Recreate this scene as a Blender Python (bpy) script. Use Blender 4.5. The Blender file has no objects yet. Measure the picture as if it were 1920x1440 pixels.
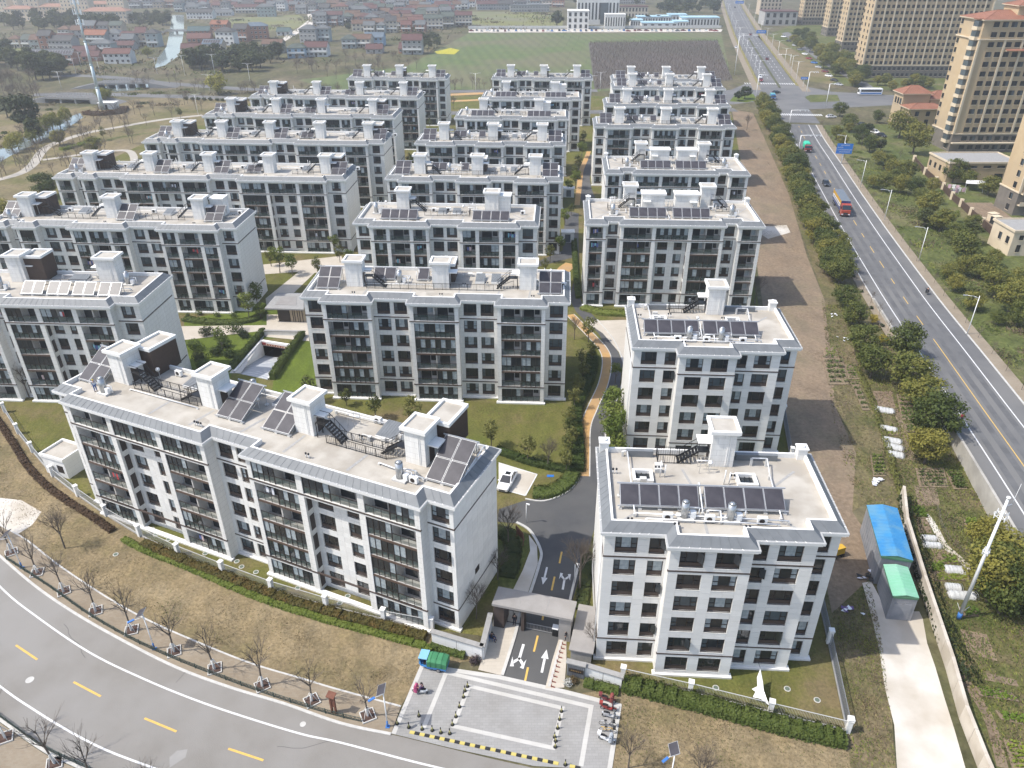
import bpy, bmesh, math, random
from mathutils import Vector, Matrix
R = math.radians
# ------------------------------------------------------------------ camera, sky, sun, exposure
SC = bpy.context.scene
COL = SC.collection
CAM_H = 67.0                      # drone height above ground
FPX = 1424.0                      # focal length in photo pixels (1920 wide)
PITCH = math.atan(833 / 1424.0)
ROLL = 0.0033
HAZE = 0.00032
cam_d = bpy.data.cameras.new('drone_camera')
cam_d.sensor_fit = 'HORIZONTAL'; cam_d.sensor_width = 36.0
cam_d.lens = 36.0 * FPX / 1920.0
cam_d.clip_start = 0.5; cam_d.clip_end = 20000
cam = bpy.data.objects.new('drone_camera', cam_d); COL.objects.link(cam)
cam.matrix_world = (Matrix.Translation((0, 0, CAM_H)) @ Matrix.Rotation(math.pi/2 - PITCH, 4, 'X')
     @ Matrix.Rotation(-ROLL, 4, 'Z'))
SC.camera = cam
SC.render.resolution_x = 1024; SC.render.resolution_y = 768
SUN_DIR = Vector((-0.70, -0.13, 1.0)).normalized()          # towards the sun
W = bpy.data.worlds.new('World'); SC.world = W; W.use_nodes = True
wn = W.node_tree.nodes; wl = W.node_tree.links
bg = wn['Background']; sky = wn.new('ShaderNodeTexSky'); sky.sky_type = 'NISHITA'
sky.sun_disc = False
sky.sun_elevation = math.asin(SUN_DIR.z)
sky.sun_rotation = math.atan2(SUN_DIR.x, SUN_DIR.y)
sky.dust_density = 2.0; sky.air_density = 1.0; sky.ozone_density = 1.0
wl.new(sky.outputs[0], bg.inputs[0]); bg.inputs[1].default_value = 0.15
sun_d = bpy.data.lights.new('sun', 'SUN'); sun_d.energy = 2.9; sun_d.angle = R(0.6)
sun_d.color = (1.0, 0.95, 0.87)
sun = bpy.data.objects.new('sun', sun_d); COL.objects.link(sun)
sun.rotation_euler = (-SUN_DIR).to_track_quat('-Z', 'Y').to_euler()
SC.view_settings.view_transform = 'Standard'; SC.view_settings.look = 'None'
SC.view_settings.exposure = 0.82; SC.view_settings.gamma = 1.0
SC.view_settings.use_curve_mapping = False
# ------------------------------------------------------------------ survey helpers
CP, SP = math.cos(PITCH), math.sin(PITCH)
def G(x, y, z=0.0):
 """ground survey: where the line of sight through photo point (x, y) meets height z"""
 u = x - 960; v = 720 - y
 u, v = u + ROLL * v, v - ROLL * u
 Y = v * SP + FPX * CP; Z = v * CP - FPX * SP
 t = (CAM_H - z) / -Z
 return Vector((u * t, Y * t, z))
ANG = R(3.5)                      # the estate's blocks are turned this much clockwise
def rot2(x, y, a):                # local (x along facade, y to the back) to world
 return (x * math.cos(a) + y * math.sin(a), -x * math.sin(a) + y * math.cos(a))
# ------------------------------------------------------------------ materials
MATS = {}
def mat(name, c1, c2=None, rough=0.8, scale=1.0, detail=4.0, metal=0.0, bump=0.0, bscale=None, c3=None, s3=0.05, spec=0.4, lo=0.35, hi=0.65, coord='Object', alpha=None, trans=0.0, rvar=0.0):
 if name in MATS: return MATS[name]
 m = bpy.data.materials.new(name); m.use_nodes = True
 nt = m.node_tree; N = nt.nodes; Lk = nt.links; b = N['Principled BSDF']
 b.inputs['Base Color'].default_value = (*c1, 1); b.inputs['Roughness'].default_value = rough
 b.inputs['Metallic'].default_value = metal; b.inputs['Specular IOR Level'].default_value = spec
 if trans: b.inputs['Transmission Weight'].default_value = trans
 if alpha is not None: b.inputs['Alpha'].default_value = alpha
 if c2 is not None or bump:
  tc = N.new('ShaderNodeTexCoord')
  nz = N.new('ShaderNodeTexNoise'); nz.inputs['Scale'].default_value = scale; nz.inputs['Detail'].default_value = detail
  nz.inputs['Roughness'].default_value = 0.6
  Lk.new(tc.outputs[coord], nz.inputs['Vector'])
  src = None
  if c2 is not None:
   rp = N.new('ShaderNodeValToRGB'); rp.color_ramp.elements[0].position = lo; rp.color_ramp.elements[1].position = hi
   rp.color_ramp.elements[0].color = (*c1, 1); rp.color_ramp.elements[1].color = (*c2, 1)
   Lk.new(nz.outputs['Fac'], rp.inputs['Fac']); src = rp.outputs['Color']
   if c3 is not None:
    n3 = N.new('ShaderNodeTexNoise'); n3.inputs['Scale'].default_value = s3; n3.inputs['Detail'].default_value = 5
    Lk.new(tc.outputs[coord], n3.inputs['Vector'])
    r3 = N.new('ShaderNodeValToRGB'); r3.color_ramp.elements[0].position = 0.42; r3.color_ramp.elements[1].position = 0.62
    Lk.new(n3.outputs['Fac'], r3.inputs['Fac'])
    mx = N.new('ShaderNodeMix'); mx.data_type = 'RGBA'
    Lk.new(r3.outputs['Color'], mx.inputs['Factor']); Lk.new(src, mx.inputs['A']); mx.inputs['B'].default_value = (*c3, 1)
    src = mx.outputs['Result']
   Lk.new(src, b.inputs['Base Color'])
  if bump:
   nb = N.new('ShaderNodeTexNoise'); nb.inputs['Scale'].default_value = bscale or scale * 4; nb.inputs['Detail'].default_value = 6
   Lk.new(tc.outputs[coord], nb.inputs['Vector'])
   bp = N.new('ShaderNodeBump'); bp.inputs['Strength'].default_value = bump; bp.inputs['Distance'].default_value = 0.2
   Lk.new(nb.outputs['Fac'], bp.inputs['Height']); Lk.new(bp.outputs['Normal'], b.inputs['Normal'])
  if rvar:
   mr = N.new('ShaderNodeMapRange'); mr.inputs['To Min'].default_value = rough - rvar; mr.inputs['To Max'].default_value = rough + rvar
   Lk.new(nz.outputs['Fac'], mr.inputs['Value']); Lk.new(mr.outputs[0], b.inputs['Roughness'])
 MATS[name] = m
 return m
def brickmat(name, c1, c2, cm, w, h, mortar=0.02, rough=0.7, offset=0.5, bump=0.15, dirt=None, coord='UV', bias=0.0, streak=False):
 if name in MATS: return MATS[name]
 m = bpy.data.materials.new(name); m.use_nodes = True
 nt = m.node_tree; N = nt.nodes; Lk = nt.links; b = N['Principled BSDF']; b.inputs['Roughness'].default_value = rough
 b.inputs['Specular IOR Level'].default_value = 0.35
 tc = N.new('ShaderNodeTexCoord'); br = N.new('ShaderNodeTexBrick'); br.offset = offset
 for k, v in (('Scale', 1.0), ('Brick Width', w), ('Row Height', h), ('Mortar Size', mortar), ('Mortar Smooth', 0.2), ('Bias', bias)):
  br.inputs[k].default_value = v
 br.inputs['Color1'].default_value = (*c1, 1); br.inputs['Color2'].default_value = (*c2, 1); br.inputs['Mortar'].default_value = (*cm, 1)
 Lk.new(tc.outputs[coord], br.inputs['Vector'])
 src = br.outputs['Color']
 nz = N.new('ShaderNodeTexNoise'); nz.inputs['Scale'].default_value = 0.35; nz.inputs['Detail'].default_value = 6
 Lk.new(tc.outputs['Object'], nz.inputs['Vector'])
 rp = N.new('ShaderNodeValToRGB'); rp.color_ramp.elements[0].position = 0.3; rp.color_ramp.elements[1].position = 0.7
 d = dirt or 0.9
 if streak:
  mp = N.new('ShaderNodeMapping'); mp.inputs['Scale'].default_value = (2.2, 2.2, .10); Lk.new(tc.outputs['Object'], mp.inputs[0]); Lk.new(mp.outputs[0], nz.inputs['Vector']); nz.inputs['Scale'].default_value = 1.0
 rp.color_ramp.elements[0].color = (d, d * .99, d * .97, 1); rp.color_ramp.elements[1].color = (1, 1, 1, 1)
 Lk.new(nz.outputs['Fac'], rp.inputs['Fac'])
 mx = N.new('ShaderNodeMix'); mx.data_type = 'RGBA'; mx.blend_type = 'MULTIPLY'; mx.inputs['Factor'].default_value = 1
 Lk.new(src, mx.inputs['A']); Lk.new(rp.outputs['Color'], mx.inputs['B']); Lk.new(mx.outputs['Result'], b.inputs['Base Color'])
 if bump:
  bp = N.new('ShaderNodeBump'); bp.inputs['Strength'].default_value = bump; bp.inputs['Distance'].default_value = 0.05; bp.invert = True
  Lk.new(br.outputs['Fac'], bp.inputs['Height']); Lk.new(bp.outputs['Normal'], b.inputs['Normal'])
 MATS[name] = m
 return m
# ------------------------------------------------------------------ mesh building
class MB:
 def __init__(s): s.v = []; s.f = []; s.m = []; s.sm = []
 def face(s, pts, m=0, smooth=False):
  i = len(s.v); s.v += [tuple(p) for p in pts]; s.f.append(tuple(range(i, i + len(pts)))); s.m.append(m); s.sm.append(smooth)
 def box(s, x0, y0, z0, x1, y1, z1, m=0, skip=''):
  if x0 > x1: x0, x1 = x1, x0
  if y0 > y1: y0, y1 = y1, y0
  if z0 > z1: z0, z1 = z1, z0
  i = len(s.v)
  s.v += [(x0,y0,z0),(x1,y0,z0),(x1,y1,z0),(x0,y1,z0),(x0,y0,z1),(x1,y0,z1),(x1,y1,z1),(x0,y1,z1)]
  for k, q in (('b',(0,3,2,1)),('t',(4,5,6,7)),('f',(0,1,5,4)),('r',(1,2,6,5)),('k',(2,3,7,6)),('l',(3,0,4,7))):
   if k in skip: continue
   s.f.append(tuple(i + j for j in q)); s.m.append(m); s.sm.append(False)
 def obox(s, c, ex, ey, ez, m=0):          # oriented box: centre and three half vectors
  c = Vector(c); ex = Vector(ex); ey = Vector(ey); ez = Vector(ez); i = len(s.v)
  for sz in (-1, 1):
   for sx, sy in ((-1,-1),(1,-1),(1,1),(-1,1)): s.v.append(tuple(c + ex*sx + ey*sy + ez*sz))
  for q in ((0,3,2,1),(4,5,6,7),(0,1,5,4),(1,2,6,5),(2,3,7,6),(3,0,4,7)):
   s.f.append(tuple(i + j for j in q)); s.m.append(m); s.sm.append(False)
 def bar(s, a, b, w, h=None, m=0):         # rectangular bar from a to b
  a = Vector(a); b = Vector(b); d = b - a; L = d.length
  if L < 1e-6: return
  d.normalize(); up = Vector((0,0,1)) if abs(d.z) < 0.95 else Vector((0,1,0))
  sx = d.cross(up).normalized(); sz = sx.cross(d)
  s.obox((a + b) / 2, d * L / 2, sx * w / 2, sz * (h or w) / 2, m)
 def prism(s, poly, z0, z1, m=0, mt=None, bottom=False):
  n = len(poly)
  if sum(poly[i][0]*poly[(i+1)%n][1]-poly[(i+1)%n][0]*poly[i][1] for i in range(n)) < 0: poly = poly[::-1]
  for i in range(n):
   a, b = poly[i], poly[(i+1) % n]
   s.face([(a[0],a[1],z0),(b[0],b[1],z0),(b[0],b[1],z1),(a[0],a[1],z1)], m)
  s.face([(p[0],p[1],z1) for p in poly], m if mt is None else mt)
  if bottom: s.face([(p[0],p[1],z0) for p in reversed(poly)], m)
 def cyl(s, a, b, r0, r1=None, n=8, m=0, caps=True, smooth=True):
  a = Vector(a); b = Vector(b); r1 = r0 if r1 is None else r1; d = (b - a)
  if d.length < 1e-6: return
  d.normalize(); t = Vector((1,0,0)) if abs(d.x) < 0.9 else Vector((0,1,0))
  u = d.cross(t).normalized(); w = d.cross(u); i = len(s.v)
  for k in range(n):
   q = 2*math.pi*k/n; o = u*math.cos(q) + w*math.sin(q)
   s.v.append(tuple(a + o*r0)); s.v.append(tuple(b + o*r1))
  for k in range(n):
   j = (k+1) % n; s.f.append((i+2*k+1, i+2*j+1, i+2*j, i+2*k)); s.m.append(m); s.sm.append(smooth)
  if caps:
   s.f.append(tuple(i+2*k for k in range(n))); s.m.append(m); s.sm.append(False)
   s.f.append(tuple(i+2*k+1 for k in reversed(range(n)))); s.m.append(m); s.sm.append(False)
 def tube(s, pts, r, n=6, m=0):
  for a, b in zip(pts, pts[1:]): s.cyl(a, b, r, r, n, m)
 def ball(s, c, rx, ry=None, rz=None, nu=10, nv=6, m=0):
  ry = ry or rx; rz = rz or rx; i = len(s.v)
  for a in range(nv+1):
   th = math.pi*a/nv
   for b in range(nu):
    ph = 2*math.pi*b/nu
    s.v.append((c[0]+rx*math.sin(th)*math.cos(ph), c[1]+ry*math.sin(th)*math.sin(ph), c[2]+rz*math.cos(th)))
  for a in range(nv):
   for b in range(nu):
    j = (b+1) % nu
    s.f.append((i+a*nu+b, i+(a+1)*nu+b, i+(a+1)*nu+j, i+a*nu+j)); s.m.append(m); s.sm.append(True)
 def mesh(s, name, mats, uv=True):
  me = bpy.data.meshes.new(name); me.from_pydata(s.v, [], s.f)
  if not isinstance(mats, (list, tuple)): mats = [mats]
  for x in mats: me.materials.append(x)
  me.polygons.foreach_set('material_index', s.m); me.polygons.foreach_set('use_smooth', s.sm)
  if uv:
   ul = me.uv_layers.new(name='UVMap'); data = [0.0] * (2*len(me.loops)); V = s.v; k = 0
   for p, q in zip(me.polygons, s.f):
    n = p.normal; ax, ay, az = abs(n.x), abs(n.y), abs(n.z)
    for vi in q:
     x, y, z = V[vi]
     if az >= ax and az >= ay: a, b = x, y
     elif ax > ay: a, b = y, z
     else: a, b = x, z
     data[k] = a; data[k+1] = b; k += 2
   ul.data.foreach_set('uv', data)
  me.update()
  return me
 def build(s, name, mats, parent=None, loc=(0,0,0), rz=0.0, **props):
  return obj(name, s.mesh(name, mats), parent, loc, rz, **props)
def obj(name, data, parent=None, loc=(0,0,0), rz=0.0, **props):
 o = bpy.data.objects.new(name, data); COL.objects.link(o)
 o.location = loc
 if rz: o.rotation_euler = (0, 0, rz)
 if parent is not None: o.parent = parent
 for k, v in props.items(): o[k] = v
 return o
def thing(name, label, cat, loc=(0,0,0), rz=0.0, group=None):
 o = obj(name, None, None, loc, rz, label=label, category=cat)
 o.empty_display_size = 0.5
 if group: o['group'] = group
 return o
def tag(o, label, cat, group=None):
 o['label'] = label; o['category'] = cat
 if group: o['group'] = group
 return o
def struct(name, mb, mats, **kw): return mb.build(name, mats, None, kind='structure', **kw)
def stuff(name, mb, mats, label=None, cat=None, parent=None):
 o = mb.build(name, mats, parent, kind='stuff')
 if label: o['label'] = label; o['category'] = cat
 return o
def dup(root, loc, rz=0.0, label=None, scale=None):
 r = root.copy(); COL.objects.link(r); r.location = loc; r.rotation_euler = (0, 0, rz)
 if label: r['label'] = label
 if scale: r.scale = scale if isinstance(scale, tuple) else (scale,)*3
 for ch in root.children:
  c = ch.copy(); COL.objects.link(c); c.parent = r
  for g in ch.children:
   d = g.copy(); COL.objects.link(d); d.parent = c
 return r
def offset_poly(poly, d):
 """offset a closed polygon outwards by d (counter-clockwise input)"""
 n = len(poly); out = []
 for i in range(n):
  p0 = Vector(poly[i-1]).to_2d(); p1 = Vector(poly[i]).to_2d(); p2 = Vector(poly[(i+1) % n]).to_2d()
  a = (p1-p0).normalized(); b = (p2-p1).normalized()
  na = Vector((a.y, -a.x)); nb = Vector((b.y, -b.x)); k = 1 + na.dot(nb)
  out.append(tuple(p1 + (na+nb) * (d / max(k, 0.2))))
 return out
def poly_px(pts, z): return [G(x, y, z) for x, y in pts]
def smooth_line(pts, n=6):
 """Catmull-Rom through points"""
 P = [Vector(p) for p in pts]; out = []
 for i in range(len(P)-1):
  p0 = P[max(i-1,0)]; p1 = P[i]; p2 = P[i+1]; p3 = P[min(i+2,len(P)-1)]
  for k in range(n):
   t = k/n
   out.append(0.5*((2*p1)+(p2-p0)*t+(2*p0-5*p1+4*p2-p3)*t*t+(3*p1-p0-3*p2+p3)*t**3))
 out.append(P[-1]); return out
def ribbon(mb, line, w0, w1, z, m=0):
 """strip along a world line from lateral offset w0 to w1 (positive = right of travel)"""
 L = [Vector((p[0], p[1], 0)) for p in line]; a = []; b = []
 for i, p in enumerate(L):
  d = (L[min(i+1,len(L)-1)] - L[max(i-1,0)]).normalized(); r = Vector((d.y, -d.x, 0))
  a.append(p + r*w0); b.append(p + r*w1)
 for i in range(len(L)-1):
  mb.face([(a[i].x,a[i].y,z),(b[i].x,b[i].y,z),(b[i+1].x,b[i+1].y,z),(a[i+1].x,a[i+1].y,z)][::(-1 if w1 < w0 else 1)], m)
def between(mb, la, lb, z, m=0, n=24):
 """sheet between two polylines resampled to n"""
 def rs(l):
  l = [Vector(p) for p in l]; d = [0]
  for p, q in zip(l, l[1:]): d.append(d[-1] + (q-p).length)
  o = []
  for k in range(n+1):
   t = d[-1]*k/n; i = 0
   while i < len(d)-2 and d[i+1] < t: i += 1
   o.append(l[i].lerp(l[i+1], (t-d[i])/max(d[i+1]-d[i],1e-6)))
  return o
 a, b = rs(la), rs(lb)
 for i in range(n): mb.face([(a[i].x,a[i].y,z),(b[i].x,b[i].y,z),(b[i+1].x,b[i+1].y,z),(a[i+1].x,a[i+1].y,z)], m)
def resample(l, step):
 l = [Vector(p) for p in l]; o = [l[0]]; acc = 0.0
 for p, q in zip(l, l[1:]):
  s = (q-p).length; t = step - acc
  while t <= s: o.append(p.lerp(q, t/s)); t += step
  acc = step - (t - s)
 return o
rnd = random.Random(7)
def nth(n): return '%d%s' % (n, 'th' if 10 <= n % 100 <= 20 else {1:'st',2:'nd',3:'rd'}.get(n % 10, 'th'))
# ------------------------------------------------------------------ the ground, roads, paths and water
from mathutils.geometry import tessellate_polygon
def sheet(name, pts, z, m, world=False, hole=None):
 b = MB(); P = [Vector((*p[:2], 0)) for p in pts] if world else [G(x, y, 0) for x, y in pts]
 n = len(P)
 if sum(P[i].x*P[(i+1)%n].y-P[(i+1)%n].x*P[i].y for i in range(n)) < 0: P = P[::-1]
 if hole:
  Q = [G(x, y, 0) for x, y in hole]; A = P + Q
  for t in tessellate_polygon([P, Q]): b.face([(A[i].x, A[i].y, z) for i in t])
 else: b.face([(p.x, p.y, z) for p in P])
 return struct(name, b, [m])
def earth(name, cs, f=2.2, k=.35, rough=.95, blotch=.05, b2=.35):
 """mottled ground: three colours by big blotches, fine grain and tufts"""
 m = bpy.data.materials.new(name); m.use_nodes = True; N = m.node_tree.nodes; Lk = m.node_tree.links; bs = N['Principled BSDF']; bs.inputs['Roughness'].default_value = rough; bs.inputs['Specular IOR Level'].default_value = .15
 tc = N.new('ShaderNodeTexCoord')
 def nz(sc, dt, ro=.65, st=None):
  q = N.new('ShaderNodeTexNoise'); q.inputs['Scale'].default_value = sc; q.inputs['Detail'].default_value = dt; q.inputs['Roughness'].default_value = ro
  if st:
   mp = N.new('ShaderNodeMapping'); mp.inputs['Scale'].default_value = st; mp.inputs['Rotation'].default_value = (0,0,.5); Lk.new(tc.outputs['Object'], mp.inputs[0]); Lk.new(mp.outputs[0], q.inputs['Vector'])
  else: Lk.new(tc.outputs['Object'], q.inputs['Vector'])
  return q
 def ramp(q, c, p):
  r = N.new('ShaderNodeValToRGB'); e = r.color_ramp.elements
  while len(e) < len(c): e.new(.5)
  for i, (cc, pp) in enumerate(zip(c, p)): e[i].position = pp; e[i].color = (*cc, 1)
  Lk.new(q.outputs['Fac'], r.inputs['Fac']); return r
 a = ramp(nz(blotch, 8, .7), cs, [.36 + .28*i/(len(cs)-1) for i in range(len(cs))])
 g1 = ramp(nz(f, 5, .7), [(1-k,)*3, (1+k*.75,)*3], [.32, .68]); g2 = ramp(nz(b2, 6, .7, (1, .45, 1)), [(1-k*.7, 1-k*.66, 1-k*.6), (1+k*.45, 1+k*.40, 1+k*.3)], [.35, .65])
 src = a.outputs[0]
 for g_ in (g1, g2):
  x = N.new('ShaderNodeMix'); x.data_type = 'RGBA'; x.blend_type = 'MULTIPLY'; x.inputs['Factor'].default_value = 1; Lk.new(src, x.inputs['A']); Lk.new(g_.outputs[0], x.inputs['B']); src = x.outputs['Result']
 Lk.new(src, bs.inputs['Base Color'])
 bp = N.new('ShaderNodeBump'); bp.inputs['Strength'].default_value = .5; bp.inputs['Distance'].default_value = .15; Lk.new(g1.outputs[0], bp.inputs['Height']); Lk.new(bp.outputs[0], bs.inputs['Normal'])
 MATS[name] = m; return m
def gl(pts): return [G(x, y) for x, y in pts]
M_field = earth('rough_grass', [(.072,.078,.034),(.108,.100,.054),(.140,.118,.078)], .5, .45, .95, .03, .10)
M_lawn = earth('mown_lawn', [(.165,.130,.068),(.120,.118,.034),(.098,.112,.026)], 3.0, .28, .95, .07, .5)
M_lush = earth('lush_lawn', [(.085,.118,.018),(.105,.138,.022)], 3.0, .28)
M_dry = earth('dry_grass', [(.165,.138,.070),(.218,.170,.098),(.270,.215,.132)], 2.6, .34, .95, .10, .45)
M_asph = mat('worn_asphalt', (.188,.176,.158), (.215,.203,.185), 0.9, scale=0.25, detail=8, c3=(.230,.220,.205), s3=0.10, bump=.15, bscale=12)
M_asphd = mat('dark_asphalt', (.060,.061,.064), (.074,.075,.077), 0.9, scale=0.5, detail=8, c3=(.088,.087,.085), s3=0.12)
M_asphr = mat('road_asphalt', (.105,.105,.107), (.130,.130,.130), 0.9, scale=0.2, detail=8, c3=(.150,.147,.142), s3=0.05)
M_tan = brickmat('tan_pavers', (.255,.205,.145), (.28,.235,.175), (.22,.19,.15), .4, .2, .01, rough=.9, dirt=.8)
M_plaza = brickmat('grey_pavers', (.275,.270,.262), (.305,.300,.290), (.22,.22,.21), .6, .3, .012, rough=.85, dirt=.84)
M_band = brickmat('white_granite', (.45,.44,.415), (.48,.47,.445), (.38,.37,.355), 1.2, .6, .008, rough=.8, dirt=.9)
M_beige = brickmat('beige_paving', (.46,.415,.35), (.49,.445,.38), (.38,.35,.30), .9, .45, .01, rough=.85, dirt=.88)
M_kerb = mat('kerb_stone', (.42,.41,.385), (.50,.49,.46), .85, scale=1.5)
M_ypath = mat('orange_track', (.40,.235,.085), (.45,.275,.11), .85, scale=1, c3=(.36,.235,.12), s3=.15)
M_soil = earth('bare_soil', [(.190,.142,.098),(.220,.168,.118),(.185,.152,.100)], 1.6, .25, .95, .05, .3)
M_conc = mat('yard_concrete', (.50,.465,.41), (.58,.545,.49), .9, scale=.35, detail=8, c3=(.42,.375,.31), s3=.16)
M_garden = earth('allotment_soil', [(.082,.100,.028),(.118,.112,.044),(.175,.135,.085)], 1.8, .4, .95, .14, .5)
M_weeds = earth('weedy_ground', [(.090,.100,.030),(.135,.118,.058),(.178,.140,.088)], 1.8, .42, .95, .10, .45)
M_verge = earth('green_verge', [(.072,.092,.026),(.100,.115,.036),(.150,.135,.066)], 1.2, .42, .95, .06, .3)
M_park = earth('park_grass', [(.115,.112,.042),(.178,.145,.080),(.200,.162,.098)], .8, .28, .95, .03, .15)
M_water = mat('still_water', (.16,.19,.18), (.19,.215,.20), .08, scale=.05, spec=.6)
M_white_paint = mat('white_road_paint', (.66,.66,.65), (.55,.55,.54), .7, scale=2)
M_yellow_paint = mat('yellow_road_paint', (.62,.40,.09), (.52,.34,.10), .7, scale=2)
RAMP = [(440.6,699),(502,712),(551,650),(491.7,640.6)]           # opening of the car park ramp
rh = [tuple(G(x, y)[:2]) for x, y in RAMP]
g = MB(); oc = [(-2600,-300),(2600,-300),(2600,4200),(-2600,4200)]
for i in range(4): j = (i+1) % 4; g.face([(*oc[i],0),(*oc[j],0),(*rh[j],0),(*rh[i],0)])
struct('ground', g, [M_field])
# estate ground, west park, verge
FENCE = [(-60,690),(10,773),(35,813),(62,848),(100,893),(147,930),(200,967),(263,1005),(335,1040),(418,1073),(510,1107),(612,1138),(720,1163),(810,1180)]
sheet('park_meadow', [(-900,420),(-500,250),(0,215),(130,205),(260,185),(400,180),(480,190),(330,300),(120,380),(0,560),(-400,640)], .008, M_park)
sheet('estate_lawn', FENCE[1:] + [(960,1200),(1167,1263),(1293,1290),(1443,1327),(1585,1368),(1545,1180),(1480,833),(1420,560),(1390,300),(1370,205),(1120,180),(640,178),(480,190),(330,240),(110,345),(0,430),(-160,560)], .012, M_lawn, False, RAMP)
sheet('dry_verge', [(-80,700)] + FENCE[1:] + [(905,1235),(790,1255),(752,1325),(633,1295),(567,1273),(467,1243),(360,1200),(277,1163),(200,1120),(110,1060),(50,1013),(0,985),(-120,860)], .016, M_dry)
sheet('dirt_clearing', [(-80,925),(40,938),(78,960),(60,985),(20,1010),(0,1000),(-80,950)], .022, M_conc)
sheet('front_verge', [(1090,1300),(1163,1290),(1290,1325),(1380,1350),(1590,1400),(1640,1440),(1680,1500),(1143,1480),(1160,1325)], .016, M_dry)
sheet('hedge_garden', [(345,600),(500,570),(570,600),(560,632),(488,636),(436,698),(430,715),(350,700)], .016, M_lush)
sheet('side_lawn', [(560,640),(600,640),(600,740),(510,740),(512,716),(548,664)], .018, M_lush)
# front road
KERB = [(-140,900),(-60,990),(0,1043),(67,1100),(140,1150),(233,1203),(333,1253),(433,1290),(533,1320),(640,1357),(733,1377),(840,1403),(940,1427),(1000,1440),(1200,1482),(1500,1540)]
LOW = [(-500,960),(-300,1130),(-120,1265),(0,1350),(83,1408),(133,1432),(200,1462),(400,1540),(900,1700),(1300,1800)]
kerb = smooth_line(gl(KERB), 5); low = smooth_line(gl(LOW), 5)
b = MB(); between(b, kerb, low, .024, 0, 60); struct('front_road', b, [M_asph])
WALK = [(-100,930),(0,985),(50,1013),(110,1060),(200,1120),(277,1163),(360,1200),(467,1243),(567,1273),(633,1293),(752,1325)]
walk = smooth_line(gl(WALK), 5); kerbw = smooth_line(gl(KERB[1:11]), 5)
b = MB(); between(b, walk, kerbw, .06, 0, 50); struct('front_pavement', b, [M_tan])
b = MB(); ribbon(b, kerbw, -.15, .15, .11); 
for i in range(len(kerbw)-1):
 p, q = kerbw[i], kerbw[i+1]; b.bar((p.x,p.y,.05), (q.x,q.y,.05), .28, .11, 0)
struct('road_kerb', b, [M_kerb])
b = MB(); ribbon(b, walk, -.10, .10, .075); struct('pavement_edging', b, [M_kerb])
sheet('right_pavement', [(1143,1440),(1350,1475),(1600,1560),(1250,1560),(1100,1470)], .05, M_tan)
low2 = smooth_line(gl(LOW), 5)
b = MB(); ribbon(b, low2, .2, 5.5, .05); struct('lower_pavement', b, [M_tan])
b = MB()
for p, q in zip(low2, low2[1:]): b.bar((p.x,p.y,.05), (q.x,q.y,.05), .28, .12, 0)
struct('lower_kerb', b, [M_kerb])
def marking(name, pts, w, z, m, dash=None, world=False):
 l = smooth_line(gl(pts), 6) if not world else [Vector(p) for p in pts]
 b = MB()
 if dash is None: ribbon(b, l, -w/2, w/2, z)
 else:
  l = resample(l, .5); n = int(dash[0]/.5); s = int((dash[0]+dash[1])/.5)
  for i in range(0, len(l)-n, s): ribbon(b, l[i:i+n+1], -w/2, w/2, z)
 return struct(name, b, [m])
marking('edge_line', [(-90,1000),(0,1100),(67,1155),(167,1223),(267,1272),(367,1313),(467,1347),(567,1377),(640,1393),(823,1440),(1100,1500)], .20, .030, M_white_paint)
marking('edge_line', [(-120,1190),(0,1287),(67,1333),(133,1373),(200,1407),(287,1440),(450,1500)], .20, .030, M_white_paint)
for a, c in (((30,1210),(70,1237)), ((138,1279),(189,1306)), ((271,1347),(331,1372)), ((428,1404),(494,1426))):
 b = MB(); ribbon(b, gl([a, c]), -.11, .11, .031); struct('lane_dash', b, [M_yellow_paint])
for c, r in (((56,1275), .42), ((568,1358), .3)):
 v = G(*c); b = MB(); b.cyl((v.x,v.y,.02),(v.x,v.y,.036), r, r, 16, 0); struct('manhole_cover', b, [M_kerb])
M_patch = mat('repair_patch', (.285,.275,.258), (.25,.243,.23), .9, scale=.6)
crnd = random.Random(4)
M_crack = mat('sealed_crack', (.085,.083,.080), None, .8)
for x, y, n, da in ((120,1170,9,-.5),(520,1400,7,-.25),(330,1280,5,.9)):
 q = G(x, y); l = [Vector((q.x,q.y,0))]; a_ = da
 for k in range(n): a_ += crnd.uniform(-.35,.35); l.append(l[-1] + Vector((math.cos(a_), math.sin(a_), 0))*crnd.uniform(.5,1.1))
 b = MB(); ribbon(b, l, -.025, .025, .0285); struct('road_crack', b, [M_crack])
sheet('road_patch', [(318,1420),(332,1408),(352,1405),(348,1420),(330,1432),(318,1440)], .027, M_patch)
# plaza in front of the gate
PL = [(792,1248),(934,1267),(1057,1297),(1162,1323),(1143,1445),(1000,1437),(840,1402),(737,1377)]
sheet('gate_plaza', PL, .075, M_plaza)
def band(pts, w, closed=False):
 l = gl(pts); l = l + [l[0]] if closed else l; b = MB()
 for p, q in zip(l, l[1:]):
  d = (q-p).normalized(); b.bar((p - d*w/2 + Vector((0,0,.078))), (q + d*w/2 + Vector((0,0,.078))), w, .012 + .002*rnd.random(), 0)
 struct('paving_band', b, [M_band])
def z2(x, y): return (640 + x/3, 960 + y/3)
band([z2(590,905), z2(1405,1098), z2(1350,1420)], .45); band([z2(590,905), z2(465,1212)], .45)
band([z2(720,982), z2(1243,1105), z2(1192,1330), z2(630,1207)], .42, True)
band([z2(455,868), z2(298,1240)], .45); band([z2(1563,1095), z2(1510,1440)], .45); band([z2(470,868), z2(880,930), z2(1250,1012), z2(1560,1090)], .5)
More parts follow.
